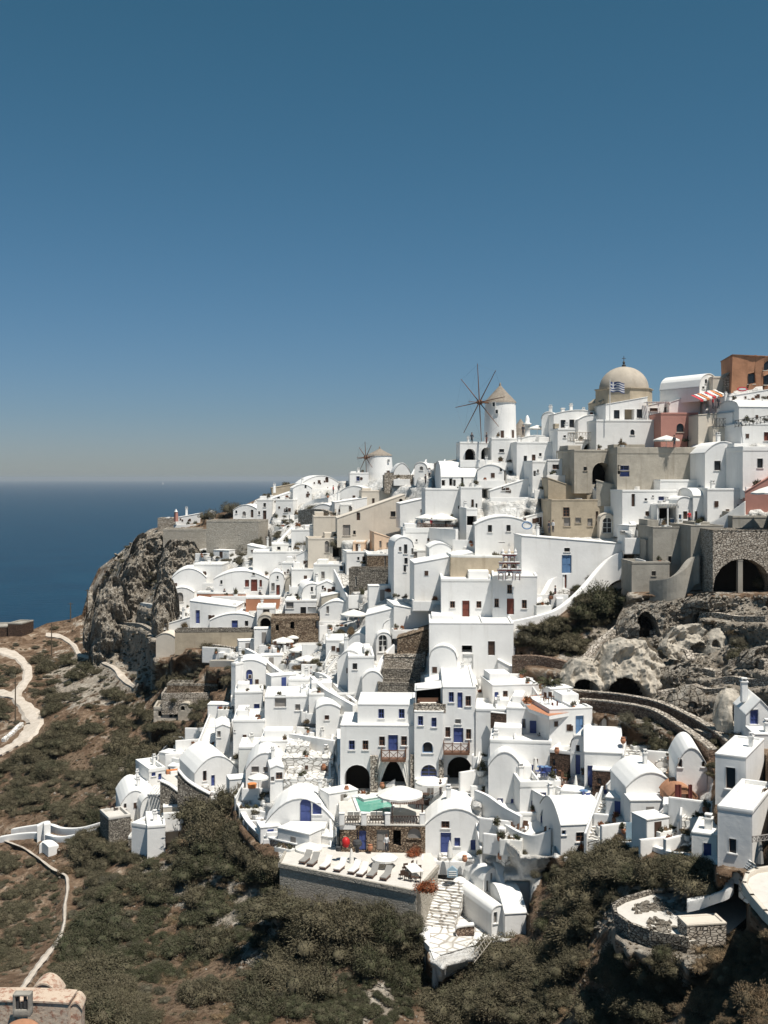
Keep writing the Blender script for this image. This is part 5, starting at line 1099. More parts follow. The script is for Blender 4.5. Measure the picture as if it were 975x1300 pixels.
# ---------- bell tower ----------
def belfry():
    D = 144.5; s = D/F; t = thing('bell_tower', 'white open bell tower edged in dark red standing on the church roof', 'bell tower', P(646.5, 737, D), R(-3))
    W = 29*s; mf = lambda a, z, i: (a-W/2, i, z)
    def hole(c, hw, z0, z1): return dict(a=c-hw, b=c+hw, z0=z0, z1=z1, c=c, hw=hw, arch=True, t=arch_top(z0, z1, c, hw), ty='ow', rec=.7, trim='white')
    tiers = [(0, W, 0, 14*s, [(4*s, 2.3*s, 1*s, 9*s), (25*s, 2.3*s, 1*s, 9*s), (14.5*s, 4.2*s, 1.5*s, 12*s)]), (2*s, 27*s, 14.6*s, 23*s, [(9*s, 3*s, 15.5*s, 21.5*s), (20*s, 3*s, 15.5*s, 21.5*s)]), (6.5*s, 22.5*s, 23.6*s, 33*s, [(10.5*s, 2.2*s, 24.5*s, 31*s), (18.5*s, 2.2*s, 24.5*s, 31*s)])]
    for x0, x1, z0, z1, hs_ in tiers:
        m = MB(); wd = x1-x0
        for off, sg in ((0, 1), (.7, -1)):
            hh = [hole(c-x0, hw, a, b) for c, hw, a, b in hs_]
            if off: 
                for h in hh: h['rec'] = 0
            wall2d(m, wd, z0, lambda q: z1, hh, lambda a, z, i, off=off, x0=x0: (a+x0-W/2, off+i, z))
        m.box((x0-W/2, 0.001, z0), (x0-W/2+.02, .699, z1)); m.box((x1-W/2-.02, .001, z0), (x1-W/2, .699, z1)); m.box((x0-W/2-.08, -.08, z1), (x1-W/2+.08, .78, z1+.06))
        m.build('tier', 'white', t)
        k = MB(); k.box((x0-W/2-.1, -.1, z1-.16), (x1-W/2+.1, -.005, z1-.02))
        for c, hw, a, b in hs_:
            n = 8
            for i in range(n):
                p0, p1 = math.pi*i/n, math.pi*(i+1)/n; zz = b-hw
                k.tube((c-W/2+(hw+.05)*math.cos(p0), -.03, zz+(hw+.05)*math.sin(p0)), (c-W/2+(hw+.05)*math.cos(p1), -.03, zz+(hw+.05)*math.sin(p1)), .045, n=4)
            for q in (-1, 1): k.tube((c-W/2+q*(hw+.05), -.03, a), (c-W/2+q*(hw+.05), -.03, zz), .045, n=4)
        k.build('trim', 'maroon', t)
    for c in (9, 20, 14.5):
        z = (20 if c != 14.5 else 10)*s; m = MB(); m.lathe([(.02, z), (.1, z-.05), (.16, z-.3), (.24, z-.42), (.2, z-.43)], 12, c=(c*s-W/2, .35, 0)); m.build('bell', 'brownwood', t, smooth=True)
    for c in (6.5, 14.5, 22.5):
        z = 33.4*s; m = MB(); m.lathe([(.25, z), (.18, z+.25), (.22, z+.32), (.02, z+.75)], 10, c=(c*s-W/2, .35, 0)); m.build('spire', 'white', t)
    m = MB(); z = 33.4*s; m.tube((0, .35, z+.7), (0, .35, z+1.5), .04); m.tube((-.25, .35, z+1.2), (.25, .35, z+1.2), .04); m.build('cross', 'white', t)
belfry()
# flag, awning, signs
t = thing('flagpole', 'thin white flagpole flying a blue and white striped flag with a cross', 'flagpole', P(774.3, 534, 165)); m = MB(); s = 165/F
m.tube((0, 0, 0), (0, 0, 52*s), .07, .05); m.build('pole', 'whitewood', t)
fx0, fz0, fw, fh = .1, 37*s, 18*s, 13*s
def flagpt(q, z): return (fx0+fw*q, .25*math.sin(q*7), z-fh*.18*q-.08*math.sin(q*9))
cl = {'flagblue': MB(), 'cloth_white': MB()}
for k_ in range(9):
    for i in range(12):
        q0, q1 = i/12, (i+1)/12; z0, z1 = fz0+fh*k_/9, fz0+fh*(k_+1)/9; blue = k_ % 2 == 0
        if k_ >= 4 and i < 5: blue = not (i == 2 or k_ == 6)
        cl['flagblue' if blue else 'cloth_white'].poly([flagpt(q0, z0), flagpt(q1, z0), flagpt(q1, z1), flagpt(q0, z1)])
fo = cl['flagblue'].build('flag', 'flagblue', t); cl['cloth_white'].build('flag_stripes', 'cloth_white', fo)
t = thing('awning', 'long awning of red, orange and white striped cloth over the hilltop diners', 'awning', P(905, 508, 160), R(16)); s = 160/F
for i in range(8):
    x0 = (-18+i*4.6)*s; x1 = x0+4.4*s; m = MB(); mt = ['cloth_red', 'canvas', 'orange', 'canvas'][i % 4]; rz = i*1.1*s
    m.v = [(x0, 0, rz), (x1, 0, rz), (x1, 2.6, rz+.9), (x0, 2.6, rz+.9), (x0, 0, rz-.25), (x1, 0, rz-.25)]; m.f = [(0, 1, 2, 3), (0, 1, 5, 4)]; m.build('awning_strip', mt, t)
m = MB()
for i in range(4): m.tube(((-17+i*11)*s, .1, -2.4), ((-17+i*11)*s, .1, i*2.5*s), .05)
m.build('frame', 'metal', t)
t = thing('sign', 'small red oval sign with a white centre on the wall below the ochre ruin', 'sign', P(942.5, 494, 156)); m = MB()
m.tube((0, 0, 0), (0, .1, 0), .1, .1); m.v = []; m.f = []
def oval(rx, rz, y): 
    m = MB(); m.v = [(rx*math.cos(a*math.pi/10), y, rz*math.sin(a*math.pi/10)) for a in range(20)]+[(rx*math.cos(a*math.pi/10), y+.1, rz*math.sin(a*math.pi/10)) for a in range(20)]
    m.f = [tuple(range(20)), tuple(range(20, 40))]+[(i, (i+1) % 20, 20+(i+1) % 20, 20+i) for i in range(20)]; return m
oval(.75, .32, 0).build('board', 'cloth_red', t); oval(.55, .16, -.02).build('lettering_band', 'cloth_white', t)
t = thing('boat_ornament', 'blue rimmed boat shaped ring ornament on the white wall', 'ornament', P(669, 667, 155.8)); m = MB()
for i in range(16):
    a0, a1 = i*math.pi/8, (i+1)*math.pi/8; m.tube((.68*math.cos(a0), 0, .5*math.sin(a0)), (.68*math.cos(a1), 0, .5*math.sin(a1)), .09, n=5)
m.build('ring', 'lightblue', t); m = MB(); m.v = [(-.5, .05, .05), (.5, .05, .05), (.3, .05, -.3), (-.3, .05, -.3), (-.5, -.1, .05), (.5, -.1, .05), (.3, -.1, -.3), (-.3, -.1, -.3)]; m.f = [(4, 5, 6, 7), (0, 1, 5, 4), (2, 3, 7, 6), (1, 2, 6, 5), (3, 0, 4, 7)]; m.build('hull', 'whitewood', t)
t = thing('notice_cabinet', 'pale blue pointed cabinet board at the head of the stone steps', 'cabinet', P(574.5, 1114, 110)); m = MB(); s = 110/F
m.v = [(x*s, y, z*s) for y in (0, .3) for x, z in ((-6.5, 0), (6.5, 0), (6.5, 9), (0, 14), (-6.5, 9))]; m.f = [(0, 1, 2, 3, 4), (5, 6, 7, 8, 9)]+[(i, (i+1) % 5, 5+(i+1) % 5, 5+i) for i in range(5)]; m.build('body', 'paleblue', t)
m = MB(); [m.box((-5*s, -.04, z*s), (5*s, -.005, (z+1)*s)) for z in (2, 4.5, 7)]; m.build('slat', 'whitewood', t)
# ---------- small furniture ----------
def umbrella(label, cx, cy, wpx, D, h=2.5, mat='canvas', closed=False, group=None):
    r = wpx/2*D/F; t = thing('umbrella', label, 'umbrella', P(cx, cy, D)-Vector((0, 0, h)), random.random(), group)
    m = MB(); m.tube((0, 0, -.3), (0, 0, h), .04, .03, 6); m.build('pole', 'whitewood', t)
    m = MB()
    if closed: m.lathe([(.12, h-1.9), (.3, h-1.6), (.22, h-.8), (.1, h-.1), (.02, h+.1)], 10, wob=.12)
    else:
        n = 16; rings = [(0.03, h+.05), (.3*r, h-.06*r), (.65*r, h-.17*r), (r, h-.32*r), (r, h-.32*r-.2)]; i0 = 0
        for q, z in rings:
            for k_ in range(n): c = 1 if k_ % 2 == 0 else .955; m.v.append((q*c*math.cos(k_*math.pi/8), q*c*math.sin(k_*math.pi/8), z+(0 if k_ % 2 == 0 else -.02*q)))
        for j in range(4): m.f += [(j*n+k_, j*n+(k_+1) % n, (j+1)*n+(k_+1) % n, (j+1)*n+k_) for k_ in range(n)]
        m.f.append(tuple(range(n)))
    m.build('canopy', mat, t); return t
for a in [('largest white umbrella beside the pool', 508, 998, 60, 118), ('white umbrella over the hotel diners right of the largest one', 547, 986, 40, 121),
  ('white square umbrella behind the stone terrace, highest of three', 359.5, 809, 28, 171), ('white umbrella in the middle of the three on the left terraces', 381, 820, 29, 167), ('white umbrella lowest of the three on the left terraces', 389, 832, 29, 162),
  ('white umbrella beside the barrel fronted house', 328, 982, 27, 128), ('large white umbrella above the plant terrace mid village', 449, 774, 34, 168), ('grey white umbrella low beside the sun loungers', 392, 1070, 36, 116),
  ('white umbrella near the stone basement under the pool', 488, 1083, 34, 111), ('white umbrella in front of the pink house', 846, 553, 33, 158), ('large white umbrella at the right edge over the pink steps', 982, 616, 58, 138),
  ('small white umbrella on the terrace right of the tall windmill', 682, 540, 22, 182), ('long white awning umbrella over the upper cafe', 561, 652, 40, 172), ('white umbrella left half of the upper cafe', 540, 653, 26, 173), ('white umbrella by the arched house left of the stairs', 440, 812, 20, 160),
  ('small white umbrella left of the three on the left terraces', 372, 806, 16, 173)]: umbrella(*a)
umbrella('closed white umbrella on the lounger terrace', 446, 1078, 8, 112, closed=True); umbrella('closed grey umbrella beside the modern house', 964, 1064, 10, 72, mat='greycloth', closed=True)
umbrella('closed white umbrella by the brown stone cottage', 680, 962, 7, 117, closed=True); umbrella('closed white umbrella next to the blue gable door', 571, 1068, 7, 112, closed=True); umbrella('closed cream umbrella under the tiled cottages', 731, 985, 7, 112, closed=True)
umbrella('closed cream umbrella inside the arched porch of the hotel', 598, 974, 6, 122, closed=True)
def chair_proto(name, label, mat):
    t = thing(name, label, 'chair', (0, -500, 0)); m = MB(); m.box((-.24, -.24, .42), (.24, .24, .47)); m.build('seat', mat, t)
    m = MB(); m.box((-.24, .2, .47), (.24, .25, .95)); m.build('backrest', mat, t)
    lg = MB().box((-.025, -.025, 0), (.025, .025, .42)).mesh('leg', mat)
    for x in (-.2, .2):
        for y in (-.2, .2): o = bpy.data.objects.new('leg', lg); COL.objects.link(o); o.parent = t; o.location = (x, y, 0)
    return t
def table_proto(name, mat, r=.45, sq=False):
    t = thing(name, 'x', 'table', (0, -500, 0)); m = MB()
    if sq: m.box((-r*1.6, -r*.8, .7), (r*1.6, r*.8, .75))
    else: m.lathe([(r, .7), (r, .75)], 14)
    m.build('table_top', mat, t); m = MB()
    if sq: [m.box((x-.04, y-.04, 0), (x+.04, y+.04, .7)) for x in (-r*1.4, r*1.4) for y in (-r*.6, r*.6)]
    else: m.tube((0, 0, 0), (0, 0, .7), .04); m.lathe([(.25, 0), (.2, .04)], 10)
    m.build('leg', mat, t); return t
protos = {}
def put(kind, mat, label, group, spots, dz=0, rz=None, **k_):
    key = (kind, mat)
    for i, (px, py, D) in enumerate(spots):
        if key not in protos:
            protos[key] = chair_proto('chair', label, mat) if kind == 'chair' else table_proto('table', mat, **k_)
            o = protos[key]; o.location = P(px, py, D); o['label'] = label; o['group'] = group; o.rotation_euler.z = random.uniform(0, 6)
        else: o = dup(protos[key], P(px, py, D), random.uniform(0, 6) if rz is None else rz, label, group)
def dpl(px, py, z): return (px, py, (CZ-z)*F/(py-HZ))
put('table', 'darkwood', 'dark dining table between the two hotel umbrellas', 'dining tables on the pool terrace', [dpl(x, y, ZP) for x, y in ((540,1016),(553,1012),(561,1020),(548,1023),(536,1008))])
put('chair', 'darkwood', 'dark chair at the tables by the pool', 'chairs on the pool terrace', [dpl(x, y, ZP) for x, y in ((533,1014),(545,1011),(557,1009),(566,1014),(566,1023),(556,1026),(543,1027),(536,1021),(552,1018),(546,1017),(562,1010))])
put('table', 'canvas', 'long white clothed table at the end of the lounger terrace', 'tables on the sun terrace', [dpl(525, 1111, ZL)], sq=True, r=.8)
put('chair', 'darkwood', 'dark chair round the long white clothed table', 'chairs at the long table on the sun terrace', [dpl(x, y, ZL) for x, y in ((510,1116),(517,1118),(524,1119),(531,1120),(521,1104),(532,1105),(514,1107))])
put('chair', 'greycloth', 'grey chair by the tables of the upper cafe terrace', 'chairs of the upper cafe', [(x, y, 171) for x, y in ((532,668),(537,669),(545,669),(551,670),(556,671),(563,671),(569,671),(575,671),(541,672),(560,673))])
put('chair', 'brownwood', 'small brown chair under the wide vault veranda', 'chairs under the wide vault veranda', [(x, 620, 178) for x in (562,570,582,590,597,605)])
put('chair', 'blue', 'blue chair at the blue tables beside the brown cottages', 'blue chairs on the tiled terraces', [(x, y, d_) for x, y, d_ in ((738,1016,108.5),(745,1018,108.5),(766,1014,108),(771,1017,108),(683,984,115.5),(690,986,115.5),(697,985,115.5),(702,988,115))])
put('table', 'lightblue', 'pale blue round table among the blue chairs', 'blue tables on the tiled terraces', [(741,1013,109),(687,982,116),(695,982,116),(658,997,117)])
put('chair', 'redwood', 'red brown folding deck chair on the orange roof terrace', 'deck chairs on the orange roof terrace', [(699,903,121.5),(710,901,121.5)])
put('chair', 'brownwood', 'brown chair on the seating terraces under the cottages', 'brown chairs of the lower right terraces', [(x, y, d_) for x, y, d_ in ((650,1054,110.5),(656,1057,110),(663,1056,110),(668,1053,110),(695,1062,107.5),(701,1064,107.5),(706,1061,107.5),(712,984,115),(716,993,114),(694,892,122),(700,889,122),(690,890,122))])
put('chair', 'darkwood', 'dark chair on the left stone terraces below the umbrellas', 'chairs on the left umbrella terraces', [(x, y, d_) for x, y, d_ in ((350,822,168),(366,824,167),(372,836,163),(380,838,163),(384,845,160),(396,846,160),(352,858,157),(141,1027,144),(147,1030,144),(213,984,148),(217,990,148))])
# loungers
def lounger(foot, head, mat, label, grp):
    a = onplane(*foot, ZL); b = onplane(*head, ZL); d_ = b-a; t = thing('sun_lounger', label, 'sun lounger', a, math.atan2(d_.y, d_.x), grp)
    L = 2.0; w_ = .36
    m = MB(); m.box((0, -w_, .22), (L*.68, w_, .3)); [m.box((x, y-.03, 0), (x+.06, y+.03, .22)) for x in (.1, L*.62) for y in (-w_+.05, w_-.05)]; m.build('frame', 'brownwood', t)
    m = MB(); m.box((0, -w_+.02, .302), (L*.66, w_-.02, .4)); m.build('mattress', mat, t)
    m = MB(); x0, x1 = L*.66, L*.97; m.v = [(x, y, z) for y in (-w_+.02, w_-.02) for x, z in ((x0, .3), (x0, .4), (x1, .95), (x1+.07, .88))]; m.f = [(0, 1, 2, 3), (4, 5, 6, 7), (0, 1, 5, 4), (1, 2, 6, 5), (2, 3, 7, 6), (3, 0, 4, 7)]; m.build('backrest', mat, t)
LG = [((383,1098),(399,1085)), ((393,1101),(409,1087)), ((409,1105),(426,1091)), ((427,1108),(444,1094)), ((445,1111),(461,1098)), ((456,1114),(472,1099)), ((469,1116),(485,1100)), ((486,1119),(502,1103))]
nm = ['grey cushioned lounger nearest the left end of the terrace', 'grey cushioned lounger, second from the left end', 'white cushioned lounger right of the two grey ones', 'white lounger just left of the closed umbrella', 'white lounger just right of the closed umbrella', 'white lounger touching its grey neighbour on the right', 'grey lounger, second from the long table', 'grey lounger next to the long table']
for i, (a, b) in enumerate(LG): lounger(a, b, 'greycloth' if i in (0, 1, 6, 7) else 'canvas', nm[i], 'sun loungers on the terrace')
# pool terrace rail, posts
def railing(label, pts, hpx, D, mat='darkwood', n=8, post=False, cross=True):
    A = P(pts[0][0], pts[0][1]+hpx, D if not isinstance(D, tuple) else D[0]); B = P(pts[1][0], pts[1][1]+hpx, D if not isinstance(D, tuple) else D[1]); h = hpx*A.y/F; d_ = B-A; L = d_.length; u = Vector((d_.x, d_.y, 0)).normalized()
    t = thing('railing', label, 'railing', A); m = MB(); k = MB()
    for i in range(n+1): p = d_*i/n; k.tube(p, p+Vector((0, 0, h)), .035, n=4)
    m.tube((0, 0, h), d_+Vector((0, 0, h)), .045, n=5); m.tube((0, 0, h*.15), d_+Vector((0, 0, h*.15)), .03, n=5); m.build('rail', mat, t)
    if cross:
        for i in range(n): k.tube(d_*i/n+Vector((0, 0, h*.15)), d_*(i+1)/n+Vector((0, 0, h)), .022, n=4); k.tube(d_*(i+1)/n+Vector((0, 0, h*.15)), d_*i/n+Vector((0, 0, h)), .022, n=4)
    k.build('balusters', mat, t); return t
ztop = CZ-(1047-HZ)*115/F
railing('dark wooden rail left section on the edge of the pool terrace', [(438, 1036), (458, 1036)], 10, 115.2, n=6)
railing('dark wooden rail middle section on the edge of the pool terrace', [(466, 1036), (488, 1036)], 10, 115.2, n=6)
railing('dark wooden rail right section before the brown shade roof', [(496, 1036), (532, 1036)], 10, 115.2, n=10)
for i, x in enumerate((434, 462, 492, 536)):
    m = MB(); m.box((-.28, -.2, -.1), (.28, .25, 1.15)); m.box((-.32, -.24, 1.15), (.32, .29, 1.22)); o = m.build('gate_post', 'white'); o.location = P(x, 1046.5, 115.2)
    tag(o, ['leftmost square white post of the pool terrace rail', 'second square white post from the left of the pool terrace rail', 'square white post left of the brown shade roof', 'rightmost square white post of the pool terrace rail'][i], 'post')
t = thing('canopy', 'low dark brown slatted shade roof over the end of the pool terrace', 'shade roof', P(517, 1030, 116.2)); m = MB()
for i in range(16): m = MB(); m.box((-1.75+i*.22, -1.1, 1.05+.01*(i % 3)), (-1.75+i*.22+.19, 1.3, 1.09+.01*(i % 3))); m.build('slat', 'darkwood', t)
m = MB(); [m.box((x-.05, y-.05, -1), (x+.05, y+.05, 1.04)) for x in (-1.6, 1.6) for y in (-1, 1.2)]; m.build('posts', 'darkwood', t)
for (x, w_) in ((449, 2.0), (478, 2.0)):
    for q in range(2):
        t = thing('sun_lounger', ['white lounger with its back to the rail, left pair by the pool', 'white lounger with its back to the rail, right pair by the pool'][x > 460], 'sun lounger', onplane(x-4+q*8, 1042, ZP), 0, ['left pair of loungers by the pool', 'right pair of loungers by the pool'][x > 460]); m = MB(); m.box((-.3, 0, .25), (.3, 1.3, .35)); m.build('mattress', 'canvas', t)
        m = MB(); m.v = [(a, y, z) for a in (-.3, .3) for y, z in ((0, .3), (.08, .35), (-.3, 1.1), (-.38, 1.05))]; m.f = [(0, 1, 2, 3), (4, 5, 6, 7), (0, 1, 5, 4), (1, 2, 6, 5), (2, 3, 7, 6), (3, 0, 4, 7)]; m.build('backrest', 'canvas', t)
railing('black patterned railing on the hilltop terrace right of the tan wall', [(905, 531), (931, 531)], 12, 156, 'metal', 6)
railing('blue grey railing below the hilltop stairs', [(933, 534), (975, 528)], 9, (151, 148), 'metal', 9)
railing('dark stair rail beside the striped awning', [(918, 530), (932, 510)], 8, (157, 158), 'metal', 6, cross=False)
railing('metal balcony rail beside the blue door in the long wall', [(709, 719), (742, 721)], 9, 153, 'metal', 6)
railing('white balustrade over the arched niche beside the dome', [(721, 549), (758, 549)], 12, 169, 'cream', 10)
railing('black rail around the tower beside the cafe', [(592, 648), (609, 646)], 9, 172, 'metal', 5)
railing('blue rail at the foot of the cafe tower', [(585, 675), (602, 677)], 10, 171, 'lightblue', 6)
railing('white wooden gate fence near the person in red', [(808, 1056), (825, 1064)], 11, (97, 95), 'whitewood', 8)
railing('brown fence on the veranda under the wide vault', [(560, 617), (592, 618)], 4, 177, 'brownwood', 9)
railing('brown plank barrier of the upper cafe', [(530, 664), (578, 667)], 6, 170, 'brownwood', 14)
railing('pale iron fence on the roof terrace of the modern house', [(955, 1062), (985, 1058)], 8, (71, 72), 'greywood', 6)
# brown balcony panel
t = thing('balcony_panel', 'brown stone balcony panel jutting between two white walls', 'balcony', P(633, 925, 124), R(-24)); s = 124/F; m = MB(); m.box((-10*s, -.2, 0), (10*s, .15, 20*s)); m.build('panel', 'stone_dark', t); m = MB(); m.box((-10.3*s, -.24, 20*s), (10.3*s, .2, 21*s)); m.build('coping', 'white', t)
# gate, barrels, grill, pots, sofa
t = thing('gate', 'pale blue wooden garden gate beside the pebble stairs', 'gate', P(801, 1066, 97)); m = MB(); s = 97/F
for i in range(5): m = MB(); m.box((-6*s+i*2.4*s, 0, 0), (-6*s+i*2.4*s+2.2*s, .06, 22*s-(i % 2)*.04)); m.build('plank', 'paleblue', t)
m = MB(); m.box((-6*s, .065, 4*s), (6*s, .1, 6*s)); m.box((-6*s, .065, 16*s), (6*s, .1, 18*s)); m.build('cross_bar', 'paleblue', t)
def lathe_thing(name, label, cat, pos, prof_, mat, n=14):
    m = MB(); m.lathe(prof_, n); o = m.build(name, mat, smooth=False); o.location = pos; return tag(o, label, cat)
POT = [(.14, 0), (.24, .12), (.30, .32), (.27, .5), (.2, .6), (.25, .68), (.2, .66)]
for x, y, D, lb in ((845,941,0,''), (411,975,131,'terracotta pot standing on the dotted white wall'), (791,942,111,'large terracotta urn on the roof steps of the white vault'), (707,955,115.5,'small terracotta pot on the stone cottage roof'), (440,1003,124.5,'dark red urn beside the pool arch'), (485,999,124,'orange brown jar at the foot of the left curtain'),
   (635,1089,109,'wide terracotta bowl in front of the white steps'), (590,1092,112,'straw coloured jar near the blue gable door'), (421,992,129,'clay pot on the second dotted wall'), (698,710,152,'round clay urn beside the blue door'), (470,1100,112.6,'clay pot between the loungers'), (420,1088,116,'small clay pot by the loungers'), (470,1078,114.8,'yellow clay pot between the basement doors')):
    if D: lathe_thing('clay_pot', lb, 'pot', P(x, y+2, D), [(r_*.95, z*.95) for r_, z in POT], 'terracotta')
t = thing('kiosk', 'bright red covered grill on wheels by the stone basement', 'grill', P(439, 1080, 112.5)); m = MB(); m.lathe([(.25, .4), (.38, .6), (.43, .85), (.38, 1.15), (.2, 1.35), (.05, 1.4)], 16); m.build('lid', 'red', t, smooth=True)
m = MB(); [m.tube((x, y, 0), (x*.7, y*.7, .7), .05) for x, y in ((-.5, 0), (.5, 0), (0, .4))]; m.lathe([(.28, 0), (.28, .4)], 12, c=(-.75, 0, 0)); m.build('stand', 'metal', t)
lathe_thing('barrel_grill', 'round black kettle grill right of the red one', 'grill', P(453.5, 1082, 112.6), [(.2, 0), (.22, .5), (.45, .7), (.5, .95), (.4, 1.2), (.1, 1.3)], 'metal')
t = thing('sofa', 'pale cushioned wicker sofa in the open nook', 'sofa', P(544, 897, 126.2)); m = MB(); m.box((-1.2, 0, .1), (1.2, .7, .4)); m.build('seat', 'canvas', t); m = MB(); m.box((-1.2, .55, .4), (1.2, .75, .9)); m.box((-1.25, -.02, .1), (-1.0, .54, .75)); m.box((1.0, -.02, .1), (1.25, .54, .75)); m.build('backrest', 'brownwood', t)
H('low stone parapet in front of the open nook', 525, 566, 894, 904, -2, .4, 'flat', 'stone_pale', 125.6, par=.02, freeD=1, under=.1, name='stone_parapet', cat='wall')
t = thing('bench', 'orange cushioned bench along the outer left terrace', 'bench', onplane(228, 981, 120-370*150/F), .35); m = MB(); m.box((-1.8, -.3, 0), (1.8, .3, .4)); m.build('base', 'terracotta', t); m = MB(); m.box((-1.78, -.28, .4), (1.78, .28, .52)); m.build('cushion', 'orange', t)
lathe_thing('stone_roller', 'long orange clay trough planter below the umbrella', 'planter', P(320, 1000, 130), [(.5, 0), (.55, .5)], 'orange')
t = thing('ladder', 'wooden ladder lying against the lower white retaining wall', 'ladder', P(602, 1222, 99)); a = Vector((0, 0, 0)); b = Vector((1.7, 1.0, 1.6)); o2 = Vector((-.25, .25, .45))
for off in (a, o2): m = MB(); m.tube(off, b+off, .04, n=5); m.build('side_rail', 'cream', t)
rg = MB().tube((0, 0, 0), o2, .03, n=5).mesh('rung', 'cream')
for i in range(8): o = bpy.data.objects.new('rung', rg); COL.objects.link(o); o.parent = t; o.location = b*(i+.5)/8
t = thing('pyramid_chimney', 'white pyramid topped chimney standing against a white wall', 'chimney', P(316, 955, 141)); s = 141/F; m = MB(); m.box((-.6, 0, -2), (.6, 1, 0)); m.v += [(-.5, .0, 0), (.5, .0, 0), (.5, 1, 0), (-.5, 1, 0), (0, .5, 1.9)]; i = len(m.v)-5; m.f += [(i, i+1, i+4), (i+1, i+2, i+4), (i+2, i+3, i+4), (i+3, i, i+4)]; m.build('stack', 'white', t)
m = MB(); m.lathe([(.12, 1.8), (.16, 2.0), (.02, 2.3)], 8, c=(0, .5, 0)); m.build('finial', 'white', t)
# pergolas
def pergola(label, x0, x1, yt, yb, D, dep, mat='white', posts=3, roof='canvas'):
    a = P(x0, yb, D); s = D/F; W = (x1-x0)*s; Hh = (yb-yt)*s; t = thing('pergola', label, 'pergola', a)
    for i in range(posts):
        x = W*i/(posts-1); m = MB(); m.box((x-.09, 0, -1), (x+.09, .18, Hh)); m.build('post', mat, t)
    m = MB(); m.box((-.2, -.1, Hh), (W+.2, .1, Hh+.18)); m.build('beam', mat, t); m = MB()
    n = int(W/.35)+1
    for i in range(n): m = MB(); x = -.15+(W+.2)*i/n; m.box((x, -.2, Hh+.19), (x+.26, dep, Hh+.25)); m.build('roof_slat', roof, t)
pergola('white pergola under the curved castle bastion', 273, 318, 675, 698, 233, 4); pergola('white slab pergola over the brown stone house', 462, 502, 703, 726, 186, 3)
pergola('flat white pergola roof of the far left pavilion', 189, 222, 1010, 1030, 141.5, 4, posts=2); pergola('pergola over the veranda with the blue gate', 835, 861, 642, 668, 147.5, 2, 'whitewood'); pergola('white pergola beside the flag house', 822, 850, 512, 532, 168, 2, 'whitewood')
# utility poles
for x, y0, y1, lb in ((65.5,791,833,'wooden utility pole beside the dirt road fork'), (19.5,862,918,'tall utility pole at the bend of the dirt road'), (89.6,765,789,'thin pole on the headland against the sea'), (111,748,775,'thin pole at the foot of the crag against the sea'), (431,905,1040,'')):
    if not lb: continue
    g = ground(x, y1); D = g.y; t = thing('utility_pole', lb, 'pole', g); h = (y1-y0)*D/F; m = MB(); m.tube((0, 0, -.5), (0, 0, h), .16, .1, 8); m.build('post', 'bark', t); m = MB(); m.tube((-.6, 0, h*.93), (.6, 0, h*.93), .06, n=5); m.build('cross_arm', 'bark', t)
t = thing('obelisk', 'thin pinkish obelisk with a white tip on the castle terrace', 'obelisk', P(223.5, 662, 244)); s = 244/F; m = MB(); m.lathe([(.55, 0), (.4, 12*s), (.5, 12.2*s)], 4); m.build('shaft', 'pink', t); m = MB(); m.lathe([(.4, 12.2*s), (.02, 16*s)], 4); m.build('tip', 'white', t)
t = thing('sailing_boat', 'tiny white sailing boat far out on the sea', 'boat', P(207, 615, 120*F/8)*1.0); t.location.z = 0; m = MB(); m.v = [(-22, -5, 4), (22, -5, 4), (26, 0, 5), (22, 5, 4), (-22, 5, 4), (-18, -3, -1), (18, -3, -1), (18, 3, -1), (-18, 3, -1)]; m.f = [(0, 1, 2, 3, 4), (0, 1, 6, 5), (3, 4, 8, 7), (1, 2, 6), (2, 3, 7), (2, 7, 6), (4, 0, 5, 8)]; m.build('hull', 'white', t); m = MB(); m.v = [(-2, 0, 6), (18, 0, 6), (-2, 0, 56), (-4, 0, 6), (-20, 0, 6), (-4, 0, 48), (-2, 1.5, 6), (18, 1.5, 6), (-2, 1.5, 56)]; m.f = [(0, 1, 2), (3, 4, 5), (6, 7, 8)]; m.build('sail', 'white', t)
# curtained pavilion cloth, deep red drapes
t = thing('drapes', 'dark red and orange cloth drapes tied over the chapel porch', 'drapes', P(868, 1033, 95.5)); s = 95.5/F
for k_, (xa, xb, mt) in enumerate(((-17, -12, 'ochre'), (-11, -3, 'maroon'), (6, 11, 'maroon'), (12, 18, 'ochre'))):
    m = MB(); rows = []
    for j in range(7):
        tt = j/6; z = (36-30*abs(xa+xb)/60-30*tt)*s if k_ not in (1, 2) else (37-22*tt)*s
        rows.append([(s*(xa+(xb-xa)*i/5), .08*math.sin(i*2.2+k_), z) for i in range(6)])
    for r0, r1 in zip(rows[:-1], rows[1:]):
        for i in range(5): m.poly([r0[i], r0[i+1], r1[i+1], r1[i]])
    m.build('cloth', mt, t)
t = thing('roof_belfry', 'small grey niche with black carving on the near mottled roof', 'niche', P(27, 1284, 59)); s = 59/F; m = MB(); m.box((-11*s, 0, -.3), (11*s, .5, .06)); m.box((-11*s, 0, .06), (-8*s, .5, 19*s)); m.box((8*s, 0, .06), (11*s, .5, 19*s)); m.box((-11*s, 0, 19*s), (11*s, .5, 21*s)); m.build('frame', 'concrete', t)
m = MB(); [m.box((x*s, .1, z0*s), ((x+3)*s, .3, z1*s)) for x, z0, z1 in ((-7, 1, 16), (-2.5, 1, 9), (2, 3, 18), (5, 1, 12))]; m.build('carving', 'metal', t)
m = MB(); r = 26*s; m.lathe([(r*math.cos(R(a)), r*math.sin(R(a))*.8) for a in range(-20, 90, 12)]+[(.02, r*.8)], 28); o = m.build('small_dome', 'ochre', smooth=True); o.location = P(27, 1318, 57.5); tag(o, 'dark red domed roof top cut by the lower left corner of the picture', 'dome')
